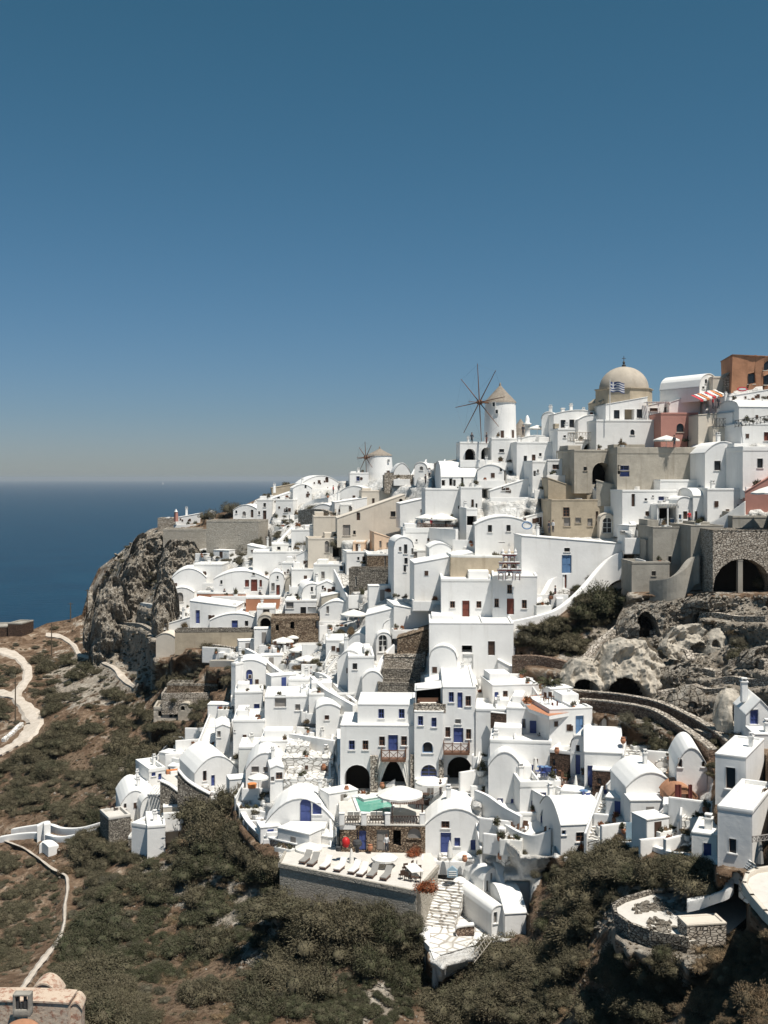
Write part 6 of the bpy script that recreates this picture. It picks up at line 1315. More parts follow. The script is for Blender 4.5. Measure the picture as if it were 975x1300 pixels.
# people
def person(label, pos, rz, pose, top, leg, h=1.72, grp=None):
    t = thing('person', label, 'person', pos, rz, grp); k = h/1.72
    V, E, Rd = [], [], []
    def jt(p, r, par=None): V.append(tuple(c*k for c in p)); Rd.append(r*k); (E.append((par, len(V)-1)) if par is not None else 0); return len(V)-1
    if pose == 'bend': hip = (0, 0, .92); ch = (0, -.38, 1.12); nk = (0, -.52, 1.14); hd = (0, -.66, 1.1); el = (.2, -.42, .85); ha = (.15, -.5, .6)
    else: hip = (0, 0, .95); ch = (0, -.02, 1.32); nk = (0, -.01, 1.48); hd = (0, -.03, 1.62); el = (.27, .02, 1.12); ha = (.26, -.1, .88)
    p = jt(hip, .15); c = jt(ch, .17, p); n = jt(nk, .06, c); h1 = jt(hd, .10, n); h2 = jt((hd[0], hd[1]-(.06 if pose == 'bend' else 0), hd[2]+(-.02 if pose == 'bend' else .1)), .085, h1)
    for s_ in (-1, 1):
        sh = jt((s_*.19, ch[1]-.05*(pose == 'bend'), ch[2]+.08), .065, c); e = jt((s_*el[0], el[1], el[2]), .048, sh); w_ = jt((s_*ha[0], ha[1], ha[2]), .035, e); jt((s_*ha[0], ha[1]-.04, ha[2]-.09), .03, w_)
        kn = jt((s_*.11, -.04, .5), .075, p); an = jt((s_*.12, .02, .09), .05, kn); jt((s_*.13, -.13, .04), .04, an)
    me = bpy.data.meshes.new('body'); me.from_pydata(V, E, []); o = bpy.data.objects.new('body', me); COL.objects.link(o)
    sk = o.modifiers.new('skin', 'SKIN'); o.modifiers.new('sub', 'SUBSURF').levels = 1
    for i, sv in enumerate(me.skin_vertices[0].data): sv.radius = (Rd[i], Rd[i]); sv.use_root = (i == 0)
    dg = bpy.context.evaluated_depsgraph_get(); em = bpy.data.meshes.new_from_object(o.evaluated_get(dg)); bpy.data.objects.remove(o)
    em.materials.clear(); [em.materials.append(M[x]) for x in (top, leg, 'skin')]
    for pl in em.polygons:
        z = pl.center.z/k; y = pl.center.y/k
        head = (y < -.57) if pose == 'bend' else z > 1.46
        hand = (z < .72 and y < -.3) if pose == 'bend' else (z < .98 and abs(pl.center.x) > .2*k and z > .6)
        pl.material_index = 2 if head or hand else (1 if z < (.9 if pose == 'bend' else .96) and y > -.3 else 0); pl.use_smooth = True
    em.name = 'body'; o = bpy.data.objects.new('body', em); COL.objects.link(o); o.parent = t
    m = MB(); m.lathe([(.115*k, -.02), (.12*k, .06*k), (.09*k, .12*k), (.02, .15*k)], 10, c=(hd[0]*k, (hd[1]+.02)*k, (hd[2]+.03)*k)); m.build('hair', 'darkwood', t, smooth=True)
    return t
PP = [(833,1076,94,.6,'bend','cloth_red','cloth_dark','person in a red top bending down beside the white garden fence'),
 (617.5,563,176,1,'s','cloth_dark','maroon','person standing at the foot of the tall windmill'), (599,563,178,0,'s','cloth_dark','cloth_dark','person on the roof of the arcade left of the windmill'),
 (410,628,236,2,'s','cloth_dark','cloth_dark','first walker from the left on the ridge path'), (416,629,235,1,'s','cloth_white','cloth_dark','walker in a white top on the ridge path'), (438,624,233,.5,'s','cloth_dark','cloth_dark','walker in dark clothes near the small windmill'),
 (444,625,232,.2,'s','cloth_red','cloth_dark','walker in red on the mill path'), (450,623,232,.9,'s','cloth_dark','cloth_dark','walker just left of the small windmill door'), (575.5,621,178,.3,'s','cloth_white','cloth_dark','person in white under the wide vault veranda'),
 (697,677,154,.8,'s','cloth_dark','cloth_dark','person on the terrace below the tan house'), (702,676,154,2.2,'s','cloth_white','cloth_dark','second person on the terrace below the tan house'),
 (490.5,1081,113,.4,'s','cloth_white','cloth_dark','person in a white top by the basement doors'), (875,665,147,.2,'s','cloth_red','cloth_dark','person in red in front of the little blue windowed vault'), (559,1010,120,1,'s','cloth_dark','cloth_dark','waiter standing among the hotel tables'),
 (389,628,244,1,'s','cloth_dark','cloth_dark','lone figure on the ridge left of the walkers'), (905,519,158,1.4,'s','cloth_red','cloth_dark','diner standing under the striped awning'), (912,519,158,.4,'s','cloth_dark','cloth_dark','dark dressed diner under the striped awning'), (664,553,178,.4,'s','cloth_dark','cloth_dark','person on the terrace right of the tall windmill'), (856,568,156,.4,'s','cloth_dark','cloth_dark','guest under the umbrella by the pink house')]
for (x, y, D, rz, po, tp, lg, lb) in PP: person(lb, P(x, y, D), rz, po, tp, lg)

MORE = [(516,1040,'guest sitting area visitor standing at the right of the large pool umbrella'),(470,1016,''),(425,1046,''),(648,1056,'guest by the brown chairs below the vaulted house'),(700,1000,'guest on the clay floored cafe terrace'),(690,902,'guest on the orange roof terrace'),(405,1072,'visitor on the terrace with grey boulders'),
 (345,1010,'visitor beside the left umbrella'),(222,994,'visitor on the outer left terrace'),(365,848,'visitor between the left umbrellas'),(395,862,'visitor at the foot of the left umbrellas'),(455,800,'visitor on the plant terrace under the large mid village umbrella'),(548,672,'guest on the upper cafe terrace, left side'),(566,673,'guest on the upper cafe terrace, right side'),
 (330,762,'visitor before the red door chapel'),(285,760,'visitor at the left end of the chapel terrace'),(448,745,'climber halfway up the grey and white steps'),(545,607,'climber on the wide ridge steps'),(540,615,'second climber low on the wide ridge steps'),(423,627,'walker in pale clothes behind the ridge path group'),(430,626,'hatless walker in the middle of the ridge path'),(705,760,'visitor on the steps beside the church'),(808,664,'resident outside the long terrace house'),(746,556,'visitor behind the white balustrade'),(925,538,'visitor behind the black patterned railing'),(960,535,'visitor behind the blue grey railing')]
base = [o for o in bpy.data.objects if o.name.startswith('person') and o.get('category') == 'person'][1:8]
for i, (x, y, lb) in enumerate(MORE):
    if not lb: continue
    D = float(Dt([x, x+.1], [y, y+.1])[0])-.15
    if lb.startswith('guest sitting'): lb = 'guest standing at the right of the large pool umbrella'; p_ = onplane(530, 1026, ZP)
    else: p_ = P(x, y, D)
    dup(base[i % 7], p_, i*1.1, lb)
# ---------- plants ----------
def plant_mesh(name, mat, seed, nleaf=2600, leaf=.045, flat=.72, lob=13, core=.6, up=.0):
    r = np.random.default_rng(seed); blobs = []
    for i in range(lob):
        a = r.uniform(0, 2*math.pi); d_ = r.uniform(.05, .66); br = r.uniform(.16, .48)
        blobs.append((d_*math.cos(a), d_*math.sin(a), r.uniform(.05, .5)*flat+up, br))
    B = np.array(blobs); w_ = B[:, 3]**2; idx = r.choice(len(B), nleaf, p=w_/w_.sum())
    dr = r.normal(size=(nleaf, 3)); dr[:, 2] = np.abs(dr[:, 2])*1.1-.35; dr /= np.linalg.norm(dr, axis=1)[:, None]
    rr = B[idx, 3]*r.uniform(.74, 1.22, nleaf)*(1+.12*np.sin(dr[:, 0]*9+idx)); c = B[idx, :3]+dr*rr[:, None]
    a = r.normal(size=(nleaf, 3)); a /= np.linalg.norm(a, axis=1)[:, None]; b = np.cross(a, dr+r.normal(size=(nleaf, 3))*.5); b /= np.linalg.norm(b, axis=1)[:, None]+1e-9
    L = leaf*r.uniform(.6, 1.5, nleaf)[:, None]
    br_ = (r.uniform(size=nleaf) < .55)[:, None]; a = np.where(br_, dr*.9+a*.35, a); L = np.where(br_, L*1.9, L); b = np.where(br_, b*.32, b)
    q = np.stack([c-a*L, c-b*L*.5, c+a*L, c+b*L*.5], 1).reshape(-1, 3)
    V = [q]; Fq = [np.arange(nleaf*4).reshape(-1, 4)]; off = nleaf*4
    for x, y, z, br in blobs:      # inner lumps so that the plant is solid in the middle
        th = np.linspace(0, 2*math.pi, 9)[:-1]; ph = np.linspace(-.4, 1.45, 5)
        g = np.array([[x+core*br*math.cos(p_)*math.cos(t_), y+core*br*math.cos(p_)*math.sin(t_), z+core*br*math.sin(p_)] for p_ in ph for t_ in th]); V.append(g)
        Fq.append(np.array([[off+j*8+i, off+j*8+(i+1) % 8, off+(j+1)*8+(i+1) % 8, off+(j+1)*8+i] for j in range(4) for i in range(8)])); off += 40
    V = np.concatenate(V); Fq = np.concatenate(Fq); me = bpy.data.meshes.new(name)
    me.vertices.add(len(V)); me.vertices.foreach_set('co', V.ravel()); me.loops.add(Fq.size); me.loops.foreach_set('vertex_index', Fq.ravel().astype(np.int32))
    me.polygons.add(len(Fq)); me.polygons.foreach_set('loop_start', np.arange(0, Fq.size, 4, dtype=np.int32)); me.materials.append(M[mat]); me.update(); return me
def grass_mesh(name, mat, seed, n=120):
    r = np.random.default_rng(seed); m = MB()
    for i in range(n):
        a = r.uniform(0, 6.28); d_ = r.uniform(0, .6); x, y = d_*math.cos(a), d_*math.sin(a); h = r.uniform(.25, .8)*(1-d_*.6); lx, ly = r.normal(0, .2, 2); t_ = r.uniform(0, 3.1); w_ = .05
        m.poly([(x-w_*math.cos(t_), y-w_*math.sin(t_), -.1), (x+w_*math.cos(t_), y+w_*math.sin(t_), -.1), (x+lx+x*.5, y+ly+y*.5, h)])
    return m.mesh(name, mat)
def rock_mesh(name, mat, seed, n=9):
    r = np.random.default_rng(seed); import bmesh
    bm = bmesh.new(); bmesh.ops.create_icosphere(bm, subdivisions=2, radius=1)
    pl = [Vector(r.normal(size=3)).normalized() for _ in range(n)]; dd = [r.uniform(.45, .8) for _ in range(n)]
    for v in bm.verts:
        for p_, q in zip(pl, dd):
            t_ = v.co.dot(p_)-q
            if t_ > 0: v.co -= p_*t_
        v.co.z *= .75
    me = bpy.data.meshes.new(name); bm.to_mesh(me); bm.free(); me.materials.append(M[mat]); return me
VAR = {}; SMALL = [plant_mesh('foliage', m_, 200+i, 160, .13, 1.0, 6) for i, m_ in enumerate(('leaf_green', 'leaf', 'leaf_red', 'leaf_grey', 'leaf_dry', 'leaf_green'))]
for mat, sd in (('leaf', 1), ('leaf_green', 20), ('leaf_dry', 40), ('leaf_grey', 60)):
    VAR[mat] = [plant_mesh('foliage', mat, sd+i, 5200, .030) for i in range(5)]
VAR['red'] = [plant_mesh('foliage', 'leaf_red', 80, 1400, .06)]
VAR['grass'] = [grass_mesh('tuft', 'leaf_dry', 90+i) for i in range(2)]+[grass_mesh('tuft', 'leaf', 95)]
VAR['rocks'] = [rock_mesh('rock', 'rock', 100+i) for i in range(4)]
def scatter(name, label, cat, var, pts, rad, squash=(.55, .9), tilt=.15):
    col_ = bpy.data.collections.new(name+'_kinds')
    for i, me in enumerate(VAR[var]): col_.objects.link(bpy.data.objects.new(name+'_kind', me))
    n = len(pts); me = bpy.data.meshes.new(name); me.vertices.add(n); me.vertices.foreach_set('co', np.asarray(pts, float).ravel())
    for nm_, val in (('sc', np.stack([rad*rng.uniform(.8, 1.35, n), rad*rng.uniform(.8, 1.35, n), rad*rng.uniform(*squash, n)], 1)), ('rt', np.stack([rng.uniform(-tilt, tilt, n), rng.uniform(-tilt, tilt, n), rng.uniform(0, 6.28, n)], 1))):
        a = me.attributes.new(nm_, 'FLOAT_VECTOR', 'POINT'); a.data.foreach_set('vector', val.ravel().astype(np.float32))
    o = bpy.data.objects.new(name, me); COL.objects.link(o); tag(o, label, cat, kind='stuff')
    g = bpy.data.node_groups.new(name, 'GeometryNodeTree'); g.interface.new_socket('Geometry', in_out='INPUT', socket_type='NodeSocketGeometry'); g.interface.new_socket('Geometry', in_out='OUTPUT', socket_type='NodeSocketGeometry')
    N_ = g.nodes.new; gi, go = N_('NodeGroupInput'), N_('NodeGroupOutput'); ip_ = N_('GeometryNodeInstanceOnPoints'); ci = N_('GeometryNodeCollectionInfo'); ci.inputs['Collection'].default_value = col_; ci.inputs['Separate Children'].default_value = True; ci.inputs['Reset Children'].default_value = True
    ip_.inputs['Pick Instance'].default_value = True
    for nm_, sock in (('sc', 'Scale'), ('rt', 'Rotation')):
        na = N_('GeometryNodeInputNamedAttribute'); na.data_type = 'FLOAT_VECTOR'; na.inputs['Name'].default_value = nm_; g.links.new(na.outputs[0], ip_.inputs[sock])
    g.links.new(gi.outputs[0], ip_.inputs['Points']); g.links.new(ci.outputs[0], ip_.inputs['Instance']); g.links.new(ip_.outputs[0], go.inputs[0])
    o.modifiers.new('scatter', 'NODES').node_group = g; return o
def sample(poly, n, lo, hi, clump=.0, cs=.05, seed=0, avoid=True, floor_=.0):
    p = np.array(poly, float); x0, y0 = p.min(0); x1, y1 = p.max(0); x = rng.uniform(x0, x1, n*6); y = rng.uniform(y0, y1, n*6)
    ok = inpoly(x, y, poly)
    if avoid: ok &= road_d(x, y) > 2.5; ok &= inpoly(x, y, VILLAGE, 1) < .5
    ok &= y > np.interp(x, sx, sy)
    x, y = x[ok], y[ok]; q = Dt(x, y); pt = np.stack([(x-CX)*q/F, q, CZ-(y-HZ)*q/F], 1)
    if clump: k_ = fbm(pt, cs, 3, seed) > clump; x, y, q, pt = x[k_], y[k_], q[k_], pt[k_]
    x, y, q, pt = x[:n], y[:n], q[:n], pt[:n]; rp = lo+(hi-lo)*rng.uniform(0, 1, len(x))**2.2
    if avoid: k_ = road_d(x, y) > rp*.75; rp, q, pt = rp[k_], q[k_], pt[k_]
    return pt, rp*q/F
ZONES = {
 'mid': [(150,1110),(215,1040),(262,1020),(300,1075),(350,1105),(420,1170),(480,1200),(530,1165),(545,1240),(520,1300),(90,1300),(60,1240),(92,1170),(95,1120)],
 'right': [(560,1262),(620,1225),(660,1180),(690,1110),(790,1072),(870,1095),(905,1105),(895,1132),(830,1130),(775,1150),(745,1195),(800,1215),(860,1225),(865,1300),(540,1300)],
 'corner': [(985,1160),(945,1190),(900,1205),(880,1225),(872,1310),(985,1310)],
 'left': [(-30,850),(40,800),(100,795),(160,850),(200,855),(290,905),(262,950),(190,965),(150,1020),(120,1050),(0,1050),(-30,1000)],
 'leftlow': [(-30,1075),(60,1100),(80,1110),(78,1180),(30,1245),(-30,1260)], 'betw': [(90,1060),(135,1050),(165,1080),(200,1092),(250,1060),(240,1120),(100,1170)],
 'hill': [(652,790),(690,765),(730,738),(765,715),(800,760),(790,785),(755,800),(735,835),(655,828)], 'cliff': [(110,780),(150,690),(250,680),(260,700),(240,745),(215,780),(190,800),(200,860),(120,840)],
 'caves': [(700,850),(800,760),(985,755),(985,930),(930,945),(830,940),(720,890)], 'plot': [(196,830),(300,822),(300,905),(240,930),(200,880)], 'ridge': [(255,705),(300,692),(345,680),(372,650),(380,655),(350,700),(300,720),(255,725)],
 'garden': [(830,905),(945,925),(905,990),(850,990),(790,940)], 'drape': [(830,1060),(900,1018),(905,1060),(880,1080),(840,1078)],
}
def multi(specs):
    a = [sample(*s[0], **s[1]) for s in specs]; return np.concatenate([q[0] for q in a]), np.concatenate([q[1] for q in a])
Z = ZONES
p, r_ = multi([((Z['mid'], 300, 10, 44), dict(clump=.04, cs=.06, seed=4)), ((Z['left'], 420, 4, 22), dict(clump=-.06, cs=.06, seed=5)), ((Z['leftlow'], 130, 5, 22), dict(clump=.0, cs=.1, seed=6)), ((Z['betw'], 120, 8, 24), {}), ((Z['right'], 330, 10, 42), dict(clump=-.1, cs=.1, seed=7)),
  ((Z['hill'], 120, 7, 16), {}), ((Z['garden'], 60, 5, 13), dict(clump=-.1, cs=.15, seed=8))])
scatter('scrub', 'dense olive scrub covering the slopes below the village', 'scrub', 'leaf', p, r_)
p, r_ = multi([((Z['mid'], 230, 9, 32), dict(clump=-.02, cs=.07, seed=14)), ((Z['right'], 170, 9, 30), dict(clump=-.05, cs=.08, seed=17)), (([(420,1150),(530,1160),(545,1240),(500,1300),(400,1300)], 150, 7, 17), {}), ((Z['hill'], 40, 6, 14), {})])
scatter('green_scrub', 'darker green bushes among the scrub below the retaining wall', 'scrub', 'leaf_green', p, r_)
p, r_ = multi([((Z['left'], 260, 2, 8), dict(clump=-.2, cs=.06, seed=24)), ((Z['cliff'], 130, 2, 7), dict(clump=.0, cs=.08, seed=25)), ((Z['mid'], 260, 3, 14), {}), ((Z['caves'], 50, 2, 7), dict(clump=.05, cs=.1, seed=26)), ((Z['plot'], 60, 3, 9), dict(avoid=False)), ((Z['ridge'], 90, 3, 8), dict(avoid=False)), ((Z['leftlow'], 110, 2, 7), {}), ((Z['corner'], 40, 6, 16), {})])
scatter('grey_scrub', 'pale grey green thorn bushes dotted over rocks and dry slopes', 'scrub', 'leaf_grey', p, r_)
p, r_ = multi([((Z['right'], 130, 5, 12), dict(clump=.05, cs=.1, seed=34)), ((Z['corner'], 150, 8, 22), {}), ((Z['drape'], 50, 3, 8), dict(avoid=False)), ((Z['left'], 120, 2, 8), dict(clump=.05, cs=.06, seed=36)), ((Z['mid'], 220, 4, 14), dict(clump=.02, cs=.1, seed=37)), ((Z['cliff'], 40, 2, 5), {})])
scatter('dry_scrub', 'dry brown bushes in the lower corner and between the scrub', 'scrub', 'leaf_dry', p, r_)
allz = [(-30,800),(200,860),(290,910),(200,960),(300,1010),(360,1110),(530,1160),(560,1260),(700,1100),(900,1090),(985,1150),(985,1310),(-30,1310)]
p, r_ = multi([((allz, 4200, 1.6, 4.5), dict(clump=-.1, cs=.06, seed=44)), ((Z['cliff'], 400, 1.5, 3.5), dict(clump=0, cs=.1, seed=45)), ((Z['caves'], 400, 2, 4.5), {}), ((Z['drape'], 200, 2, 5), dict(avoid=False)), ((Z['corner'], 500, 4, 10), {})])
scatter('dry_grass', 'dry grass tufts over the bare ground', 'grass', 'grass', p, r_)
p, r_ = multi([((Z['cliff'], 1100, .6, 4), {}), ((Z['caves'], 3600, .6, 4.2), {}), ((allz, 1500, .6, 3.2), dict(clump=.0, cs=.05, seed=54)), (([(360,1160),(400,1180),(350,1240),(300,1240),(310,1200)], 260, 1.2, 5), {}), (([(770,1150),(790,1150),(800,1175),(770,1180),(745,1190)], 80, 2, 6), {}),
   (([(840,1190),(900,1200),(880,1300),(820,1290)], 200, 2, 9), {}), (([(100,985),(160,950),(180,1000),(130,1030)], 160, 1, 4), {}), (([(200,1100),(250,1100),(245,1150),(200,1150)], 90, 1, 4.5), {}), (([(205,760),(240,745),(255,700),(200,690)], 120, 1, 4), {}), (([(440,1255),(500,1240),(520,1300),(420,1300)], 100, 1, 5), {})])
scatter('loose_rocks', 'pale loose rocks and rubble strewn over the slopes', 'rocks', 'rocks', p, r_, (.6, 1.0), .6)
def onpl(x, y, z): return np.array(onplane(x, y, z))
xs_ = rng.uniform(0, 1, 150); pts_ = []
for q in xs_: pts_.append(onpl(806+q*70+rng.normal(0, 2), 1160-q*12*1+rng.normal(0, 3.5)+(-6 if q < .6 else 0), 88.5))
for q in range(45): pts_.append(onpl(842+rng.normal(0, 9), 1176+rng.normal(0, 4), 88.5))
scatter('stone_heap', 'heaps of grey and brown field stones on the pale platform', 'stones', 'rocks', np.array(pts_), rng.uniform(.12, .38, len(pts_)), (.7, 1), .6)
# ---------- small things filling the lanes between the houses ----------
cov = np.zeros((1300, 975), bool)
for x0, x1, y0, y1 in COVER: cov[int(max(y0, 0)):int(max(y1, 0)), int(max(x0, 0)):int(max(x1, 0))] = True
cand = []; tries = 0
INF = [p_ for p_ in VILLAGE]
while len(cand) < 150 and tries < 30000:
    tries += 1; x = DR.uniform(200, 900); y = DR.uniform(600, 1085)
    if not inpoly(np.array([x]), np.array([y]), INF)[0] or y < np.interp(x, sx, sy)+6: continue
    if cov[int(y)-4:int(y)+2, int(x)-5:int(x)+5].any(): continue
    if any(abs(x-a_[0]) < 9 and abs(y-a_[1]) < 7 for a_ in cand): continue
    cand.append((x, y))
for i, (x, y) in enumerate(cand):
    g = ground(x, y); D = g.y; k_ = i % 5; rz = DR.uniform(-.6, .6)
    if k_ in (0, 3):
        t = thing('lane_wall', 'short white lane wall with a step '+near(g), 'wall', g, rz, 'short white lane walls '+near(g)); L = DR.uniform(1.2, 3); h = DR.uniform(.5, 1.1)
        m = MB(); m.box((-L, -.15, -1.5), (L, .15, h)); m.box((L*.3, -.9, -1.5), (L*.7, -.151, h*.4)); m.build('wall_body', 'white', t)
        POTSPOTS.append((g+Vector((0, -.5, .1)), DR.random()))
    elif k_ == 1:
        t = thing('small_steps', 'short flight of whitewashed lane steps '+near(g), 'stairs', g, rz+DR.choice((0, 1.57)), 'short flights of white lane steps '+near(g)); n = DR.randint(5, 8); me_ = MB().box((0, -.7, -1.6), (.3, .7, 0)).mesh('step', 'whitestone')
        for j in range(n): o = bpy.data.objects.new('step', me_); COL.objects.link(o); o.parent = t; o.location = (j*.29, 0, .1+j*.18)
        m = MB(); m.v = [(x_, y_, z_) for y_ in (.71, .9) for x_, z_ in ((-.2, -1.5), (-.2, .6), (n*.29, n*.18+.6), (n*.29, -1.5))]; m.f = [(0, 1, 2, 3), (4, 5, 6, 7), (0, 1, 5, 4), (1, 2, 6, 5), (2, 3, 7, 6), (3, 0, 4, 7)]; m.build('side_wall', 'white', t)
    elif k_ == 2:
        w_ = DR.uniform(1.0, 2.2); hh = DR.uniform(1.2, 2.4); t = thing('store_room', 'tiny white store room with a small door '+near(g), 'shed', g, rz, 'tiny white store rooms '+near(g)); m = MB(); m.box((-w_, 0, -2), (w_, 2.2, hh)); m.build('wall', 'white', t)
        m = MB(); m.box((-w_-.05, -.05, hh), (w_+.05, 2.25, hh+.12)); m.build('roof', 'roof_white', t); m = MB(); m.box((-.35, -.04, 0), (.35, -.003, min(1.7, hh-.2))); m.build('door', DR.choice(('blue', 'darkwood', 'greywood')), t)
    else:
        t = thing('planter', 'white masonry planter of mixed shrubs '+near(g), 'planter', g, rz, 'white masonry planters '+near(g)); m = MB(); m.box((-1.1, -.4, -1.2), (1.1, .4, .45)); m.build('box', 'white_worn', t)
        for q in range(3): o = bpy.data.objects.new('foliage', SMALL[(i+q) % 6]); COL.objects.link(o); o.parent = t; o.location = (-.7+q*.7, 0, .4); o.scale = (.5, .5, .55)
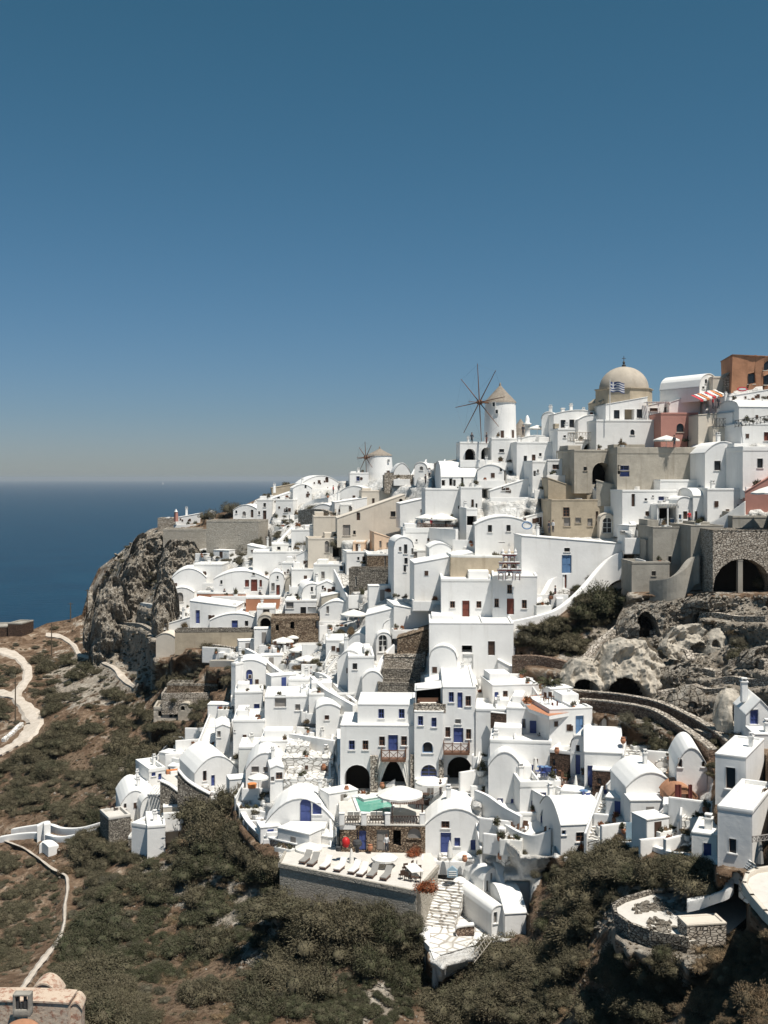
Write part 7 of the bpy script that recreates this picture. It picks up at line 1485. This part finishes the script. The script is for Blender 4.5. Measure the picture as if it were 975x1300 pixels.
# single plants that stand out
SH = [(263,652,13,'leaf_grey','round grey bush on the castle terrace'), (295,645,15,'leaf_grey','larger round bush right of it on the castle terrace'), (363,614,6,'leaf_grey','small dark bush on the skyline of the ridge'), (335,628,5,'leaf_grey','pale bush at the end of the ridge houses'), (282,654,7,'leaf_grey','low bush between the two castle bushes'), (165,662,0,'',''),
 (231,860,22,'leaf','broad dark bush on the overgrown plot left of the blue door'), (212,864,17,'leaf','bush at the left end of the overgrown plot'), (265,820,13,'leaf','round bush under the long white house'), (310,827,7,'leaf','small bush by the grey arch'), (290,860,14,'leaf','low wide bush behind the blue door house'), (240,862,10,'leaf_green','dark bush in the middle of the overgrown plot'),
 (262,786,8,'leaf','bushy plant beside the upper blue door'), (253,795,7,'leaf_dry','climbing plant on the white wall by the blue door'), (235,792,6,'leaf_dry','dry plant over the white wing wall'), (316,801,6,'leaf','plant left of the grey arch'),
 (155,945,20,'leaf','big olive bush in the middle of the left slope'), (190,950,26,'leaf','largest olive bush on the left slope beside the ruins'), (220,935,18,'leaf','bush below the black holed ruin'), (175,975,20,'leaf','bush overhanging the pale gully'), (125,1035,17,'leaf_green','dark elongated bush above the far left house'), (60,1022,9,'leaf_green','dark bush in the red soil'), (40,1013,6,'leaf_green','small dark bush in the red soil'),
 (140,875,14,'leaf','bush by the pale track below the crag'), (185,900,18,'leaf','bush left of the roofless ruin'), (150,910,14,'leaf','round bush on the upper left slope'), (55,845,16,'leaf','low mound bush inside the road bend'),
 (290,1012,20,'leaf','tall bush overlapping the left gabled house'), (268,1050,30,'leaf','great bush below the left rubble wall'), (310,1075,24,'leaf','rounded bush under the umbrella terrace'), (342,1090,28,'leaf','large round bush against the end of the retaining wall'), (240,1085,26,'leaf','bush mass on the slope below the corner block'), (300,1050,20,'leaf','bush beneath the terrace steps'), (150,1085,12,'leaf_green','green bush at the foot of the corner block'), (110,1085,22,'leaf','brown bush mass left of the corner block'), (85,1100,14,'leaf_dry','dry bush beside the footpath gate'),
 (250,1130,24,'leaf','wide bush below the great bush'), (205,1120,20,'leaf','bush in the middle of the lower left scrub'), (445,1165,34,'leaf','large bush in front of the retaining wall'), (500,1175,26,'leaf_green','green bush at the right end of the retaining wall'), (528,1190,14,'leaf_green','leafy bush left of the white retaining corner'), (470,1215,30,'leaf_green','dark bush in the gully below the retaining wall'), (395,1160,26,'leaf','bush in front of the left part of the retaining wall'), (372,1150,18,'leaf','bush at the left foot of the retaining wall'), (425,1150,26,'leaf','tall bush covering the middle of the retaining wall'), (478,1158,24,'leaf','olive bush hiding the wall foot under the grey loungers'), (515,1172,16,'leaf_grey','pale bush at the right foot of the retaining wall'), (270,1190,28,'leaf','big bush in the lower centre left'), (330,1260,34,'leaf','big bush at the bottom edge left of centre'), (400,1240,34,'leaf','big bush at the bottom edge centre'), (260,1255,28,'leaf','bush at the bottom edge left'), (510,1240,26,'leaf_green','dark bush beneath the white retaining corner'),
 (590,1240,20,'leaf_dry','brown bush just right of the retaining corner foot'), (620,1235,18,'leaf','bush below the ladder'), (650,1215,22,'leaf','bush right of the ladder'), (690,1165,22,'leaf_green','dark bush touching the lowest white vault'), (720,1120,30,'leaf','broad bush below the pebble stairs'), (770,1100,32,'leaf','broad bush below the garden gate'), (830,1100,32,'leaf','broad bush at the right of the scrub slope'), (875,1110,24,'leaf_dry','brownish bush inside the path curve'), (800,1225,36,'leaf','big bush under the curved platform'), (740,1210,26,'leaf','bush left of the bush under the platform'), (700,1240,30,'leaf','bush at the lower right centre'), (840,1205,18,'leaf_green','small dark bush under the platform wall'),
 (760,755,34,'leaf_green','large dark evergreen bush beside the concrete hut'), (735,770,24,'leaf_green','dark bush left part of the evergreen clump'), (775,725,12,'leaf_green','spiky top of the evergreen clump'), (690,808,26,'leaf','low olive scrub mound beside the church band'), (725,810,24,'leaf','olive scrub mound right of it'), (666,805,14,'leaf_grey','pale scrub at the left end of the mound'), (700,790,20,'leaf','scrub mound above the others'),
 (940,828,20,'leaf','dark feathery tree bush at the right under the rubble arch'), (938,812,14,'leaf_grey','grey top of the feathery bush'), (942,880,14,'leaf_grey','dry dark bush above the plaster stump'), (835,862,12,'leaf_grey','pale bush growing on the cave roof'), (868,870,10,'leaf_grey','pale scrub near the rock hollows'), (795,910,12,'leaf_grey','feathery bush in front of the double stone wall'), (842,942,22,'leaf','round dark bush below the double stone wall'), (825,925,14,'leaf_grey','grey bush overhanging the white roofs'), (938,935,20,'leaf_grey','bush beside the little blue shuttered house'), (885,1050,14,'leaf_dry','dry bush by the drape porch'), (805,1038,6,'leaf_green','plant above the blue gate'), (783,1062,9,'leaf_dry','reddish plant at the foot of the pebble stairs'), (898,762,9,'leaf','bush under the concrete post arch'), (960,738,12,'leaf_green','green bush inside the huge arch'), (930,800,8,'leaf_dry','small red brown shrub on the rocks'),
 (543,1121,14,'red','red flowering bush at the end of the sun terrace'), (528,1077,11,'red','red and green flowering bush by the basement arch'), (521,1084,6,'leaf_green','leafy plant under the flowering bush'), (443,735,0,'',''), (427,690,10,'leaf_grey','grey bush growing on the cream arched wall'), (565,640,5,'leaf_green','dark potted cypress like plant on the cafe roof'), (586,712,7,'leaf','tuft on the tan rock behind the church'), (580,716,7,'leaf_green','green plant at the left end of the tan rock'), (439,820,8,'leaf_green','round clipped green bush by the white rounded house'), (432,802,9,'leaf','green shrub behind the plant terrace'), (445,800,8,'leaf_dry','dry shrub on the plant terrace'), (425,805,7,'leaf_green','leafy shrub at the end of the plant terrace'), (493,748,6,'red','red leaved plant by the white tower'), (463,712,6,'leaf','plant hanging beside the pergola stone house'), (450,720,6,'leaf_dry','dry plants on the stone terrace edge'), (346,870,6,'leaf','plant beside the blue door house roof'), (335,872,5,'leaf_green','cypress like plant on the white ledge'), (390,915,6,'leaf_dry','rust coloured plants on the ledge'), (345,917,4,'leaf_dry','small dry plant left on the ledge'), (332,992,6,'leaf_dry','reddish plant under the left umbrella'), (340,1005,7,'leaf_grey','grey plant in the round planter'), (233,977,5,'leaf_green','dark plant on the outer left terrace'), (666,1080,8,'leaf_grey','potted palm like plant on the white forecourt'), (608,1081,6,'leaf_green','green potted plant before the blue window'), (680,1108,10,'leaf_grey','pale feathery shrub beside the leaning gable'), (383,688,9,'leaf_grey','bush on the ridge plot between houses'), (396,643,12,'leaf_grey','dark bushes on the ridge plot'), (326,686,9,'leaf_grey','bush at the corner of the castle bastion'), (258,700,6,'leaf_green','dark hole like bush under the bastion'), (305,712,9,'leaf_grey','thorny bush on the slope under the bastion'), (360,700,8,'leaf_grey','grey hedge beside the zig zag wall'), (870,558,5,'leaf_green','plant beside the umbrella by the pink house'), (848,562,4,'leaf_green','plants under the umbrella by the pink house'), (340,835,7,'leaf','plants on the left umbrella terrace'), (378,845,8,'leaf_dry','dry plants between the left umbrellas'), (362,858,7,'leaf_dry','dry border plants below the left umbrellas'), (400,838,7,'leaf','border plants right of the left umbrellas'), (372,822,6,'leaf','green plant behind the left umbrellas'), (930,1225,30,'leaf_dry','tangled brown bush in the lower right corner'), (960,1195,26,'leaf_dry','upper brown bush of the lower right corner'), (900,1270,32,'leaf_dry','brown bush at the lower right edge of the picture'), (965,1270,34,'leaf_dry','nearest brown bush in the right corner')]
for i, (x, y, rp, mt, lb) in enumerate(SH):
    if not rp: continue
    D = float(Dt(np.array([x, x+.1]), np.array([y+rp*.5, y+rp*.5+.1]))[0])
    if inpoly(np.array([float(x)]), np.array([float(y)]), VILLAGE)[0]: D = Dg(x, y+rp*.4)-1.5
    pos = P(x, y+rp*.55, D-.2*rp*D/F) if not (mt == 'red' and y > 1000) else onplane(x, min(y+rp*.8, 1133), ZL); s = rp*D/F*(1.22 if y > 940 and 100 < x < 545 and rp > 10 else 1); vs = VAR[mt]; o = bpy.data.objects.new('shrub', vs[i % len(vs)]); COL.objects.link(o)
    o.location = pos; o.scale = (s*1.02, s*1.02, s*(1.15+.2*math.sin(i))); o.rotation_euler = (0, 0, i*1.3); tag(o, lb, 'shrub')
for i, (pos, q) in enumerate(POTSPOTS):
    kd = ('dark leafy', 'olive leaved', 'red flowering', 'silvery', 'dried out', 'round green')[i % 6]; pc = 'clay' if q < .6 else 'white'; t = thing('potted_plant', f'small {kd} plant in a {pc} pot {near(pos)}', 'potted plant', pos, q*6, f'{kd} plants in {pc} pots {near(pos)}'); sc = .8+q*.7
    if i == 0: pm = MB().lathe([(.13, 0), (.22, .12), (.24, .38), (.2, .4)], 10).mesh('pot', 'terracotta'); pw = MB().lathe([(.16, 0), (.26, .12), (.28, .42), (.2, .42)], 10).mesh('pot', 'whitewood')
    o = bpy.data.objects.new('pot', pm if q < .6 else pw); COL.objects.link(o); o.parent = t; o.scale = (sc,)*3
    o = bpy.data.objects.new('foliage', SMALL[i % len(SMALL)]); COL.objects.link(o); o.parent = t; o.location = (0, 0, .4*sc); o.scale = (.5*sc, .5*sc, .6*sc+.3*(q > .8))
# palm
t = thing('palm_tree', 'short dark palm with spreading fronds above the roof terrace', 'palm', P(697, 880, 127)); m = MB(); m.lathe([(.28, -1), (.25, .4), (.2, 1.1)], 9); m.build('trunk', 'bark', t)
for i in range(22):
    a = i*2.4; el = .2+.9*((i*7) % 10)/10; L = 2.1; m = MB(); pr_ = None
    for j in range(9):
        q = j/8; x = L*q*math.cos(el*.9); z = 1.1+L*q*math.sin(el)-1.0*q*q; c_ = (x*math.cos(a), x*math.sin(a), z)
        if pr_:
            m.tube(pr_, c_, .025, n=3)
            for sd in (-1, 1): w_ = .38*math.sin(math.pi*min(q+.1, 1)); nx, ny = -math.sin(a)*sd*w_, math.cos(a)*sd*w_; m.poly([pr_, c_, (c_[0]+nx+.1*math.cos(a), c_[1]+ny+.1*math.sin(a), c_[2]-.22)])
        pr_ = c_
    m.build('frond', 'leaf_green', t)
# air
hz = N('haze_air'); hz.t.nodes.clear(); pv = hz.t.nodes.new('ShaderNodeVolumePrincipled'); om = hz.t.nodes.new('ShaderNodeOutputMaterial'); hz.t.links.new(pv.outputs[0], om.inputs['Volume'])
pv.inputs['Color'].default_value = (.86, .91, .95, 1); pv.inputs['Density'].default_value = HAZE; pv.inputs['Anisotropy'].default_value = .3
m = MB(); m.box((-30000, -400, -1.5), (30000, 45000, 135+18)); o = m.build('haze', 'haze_air'); tag(o, kind='stuff')
print('objects', len(bpy.data.objects), 'tris', sum(len(m.polygons) for m in bpy.data.meshes))
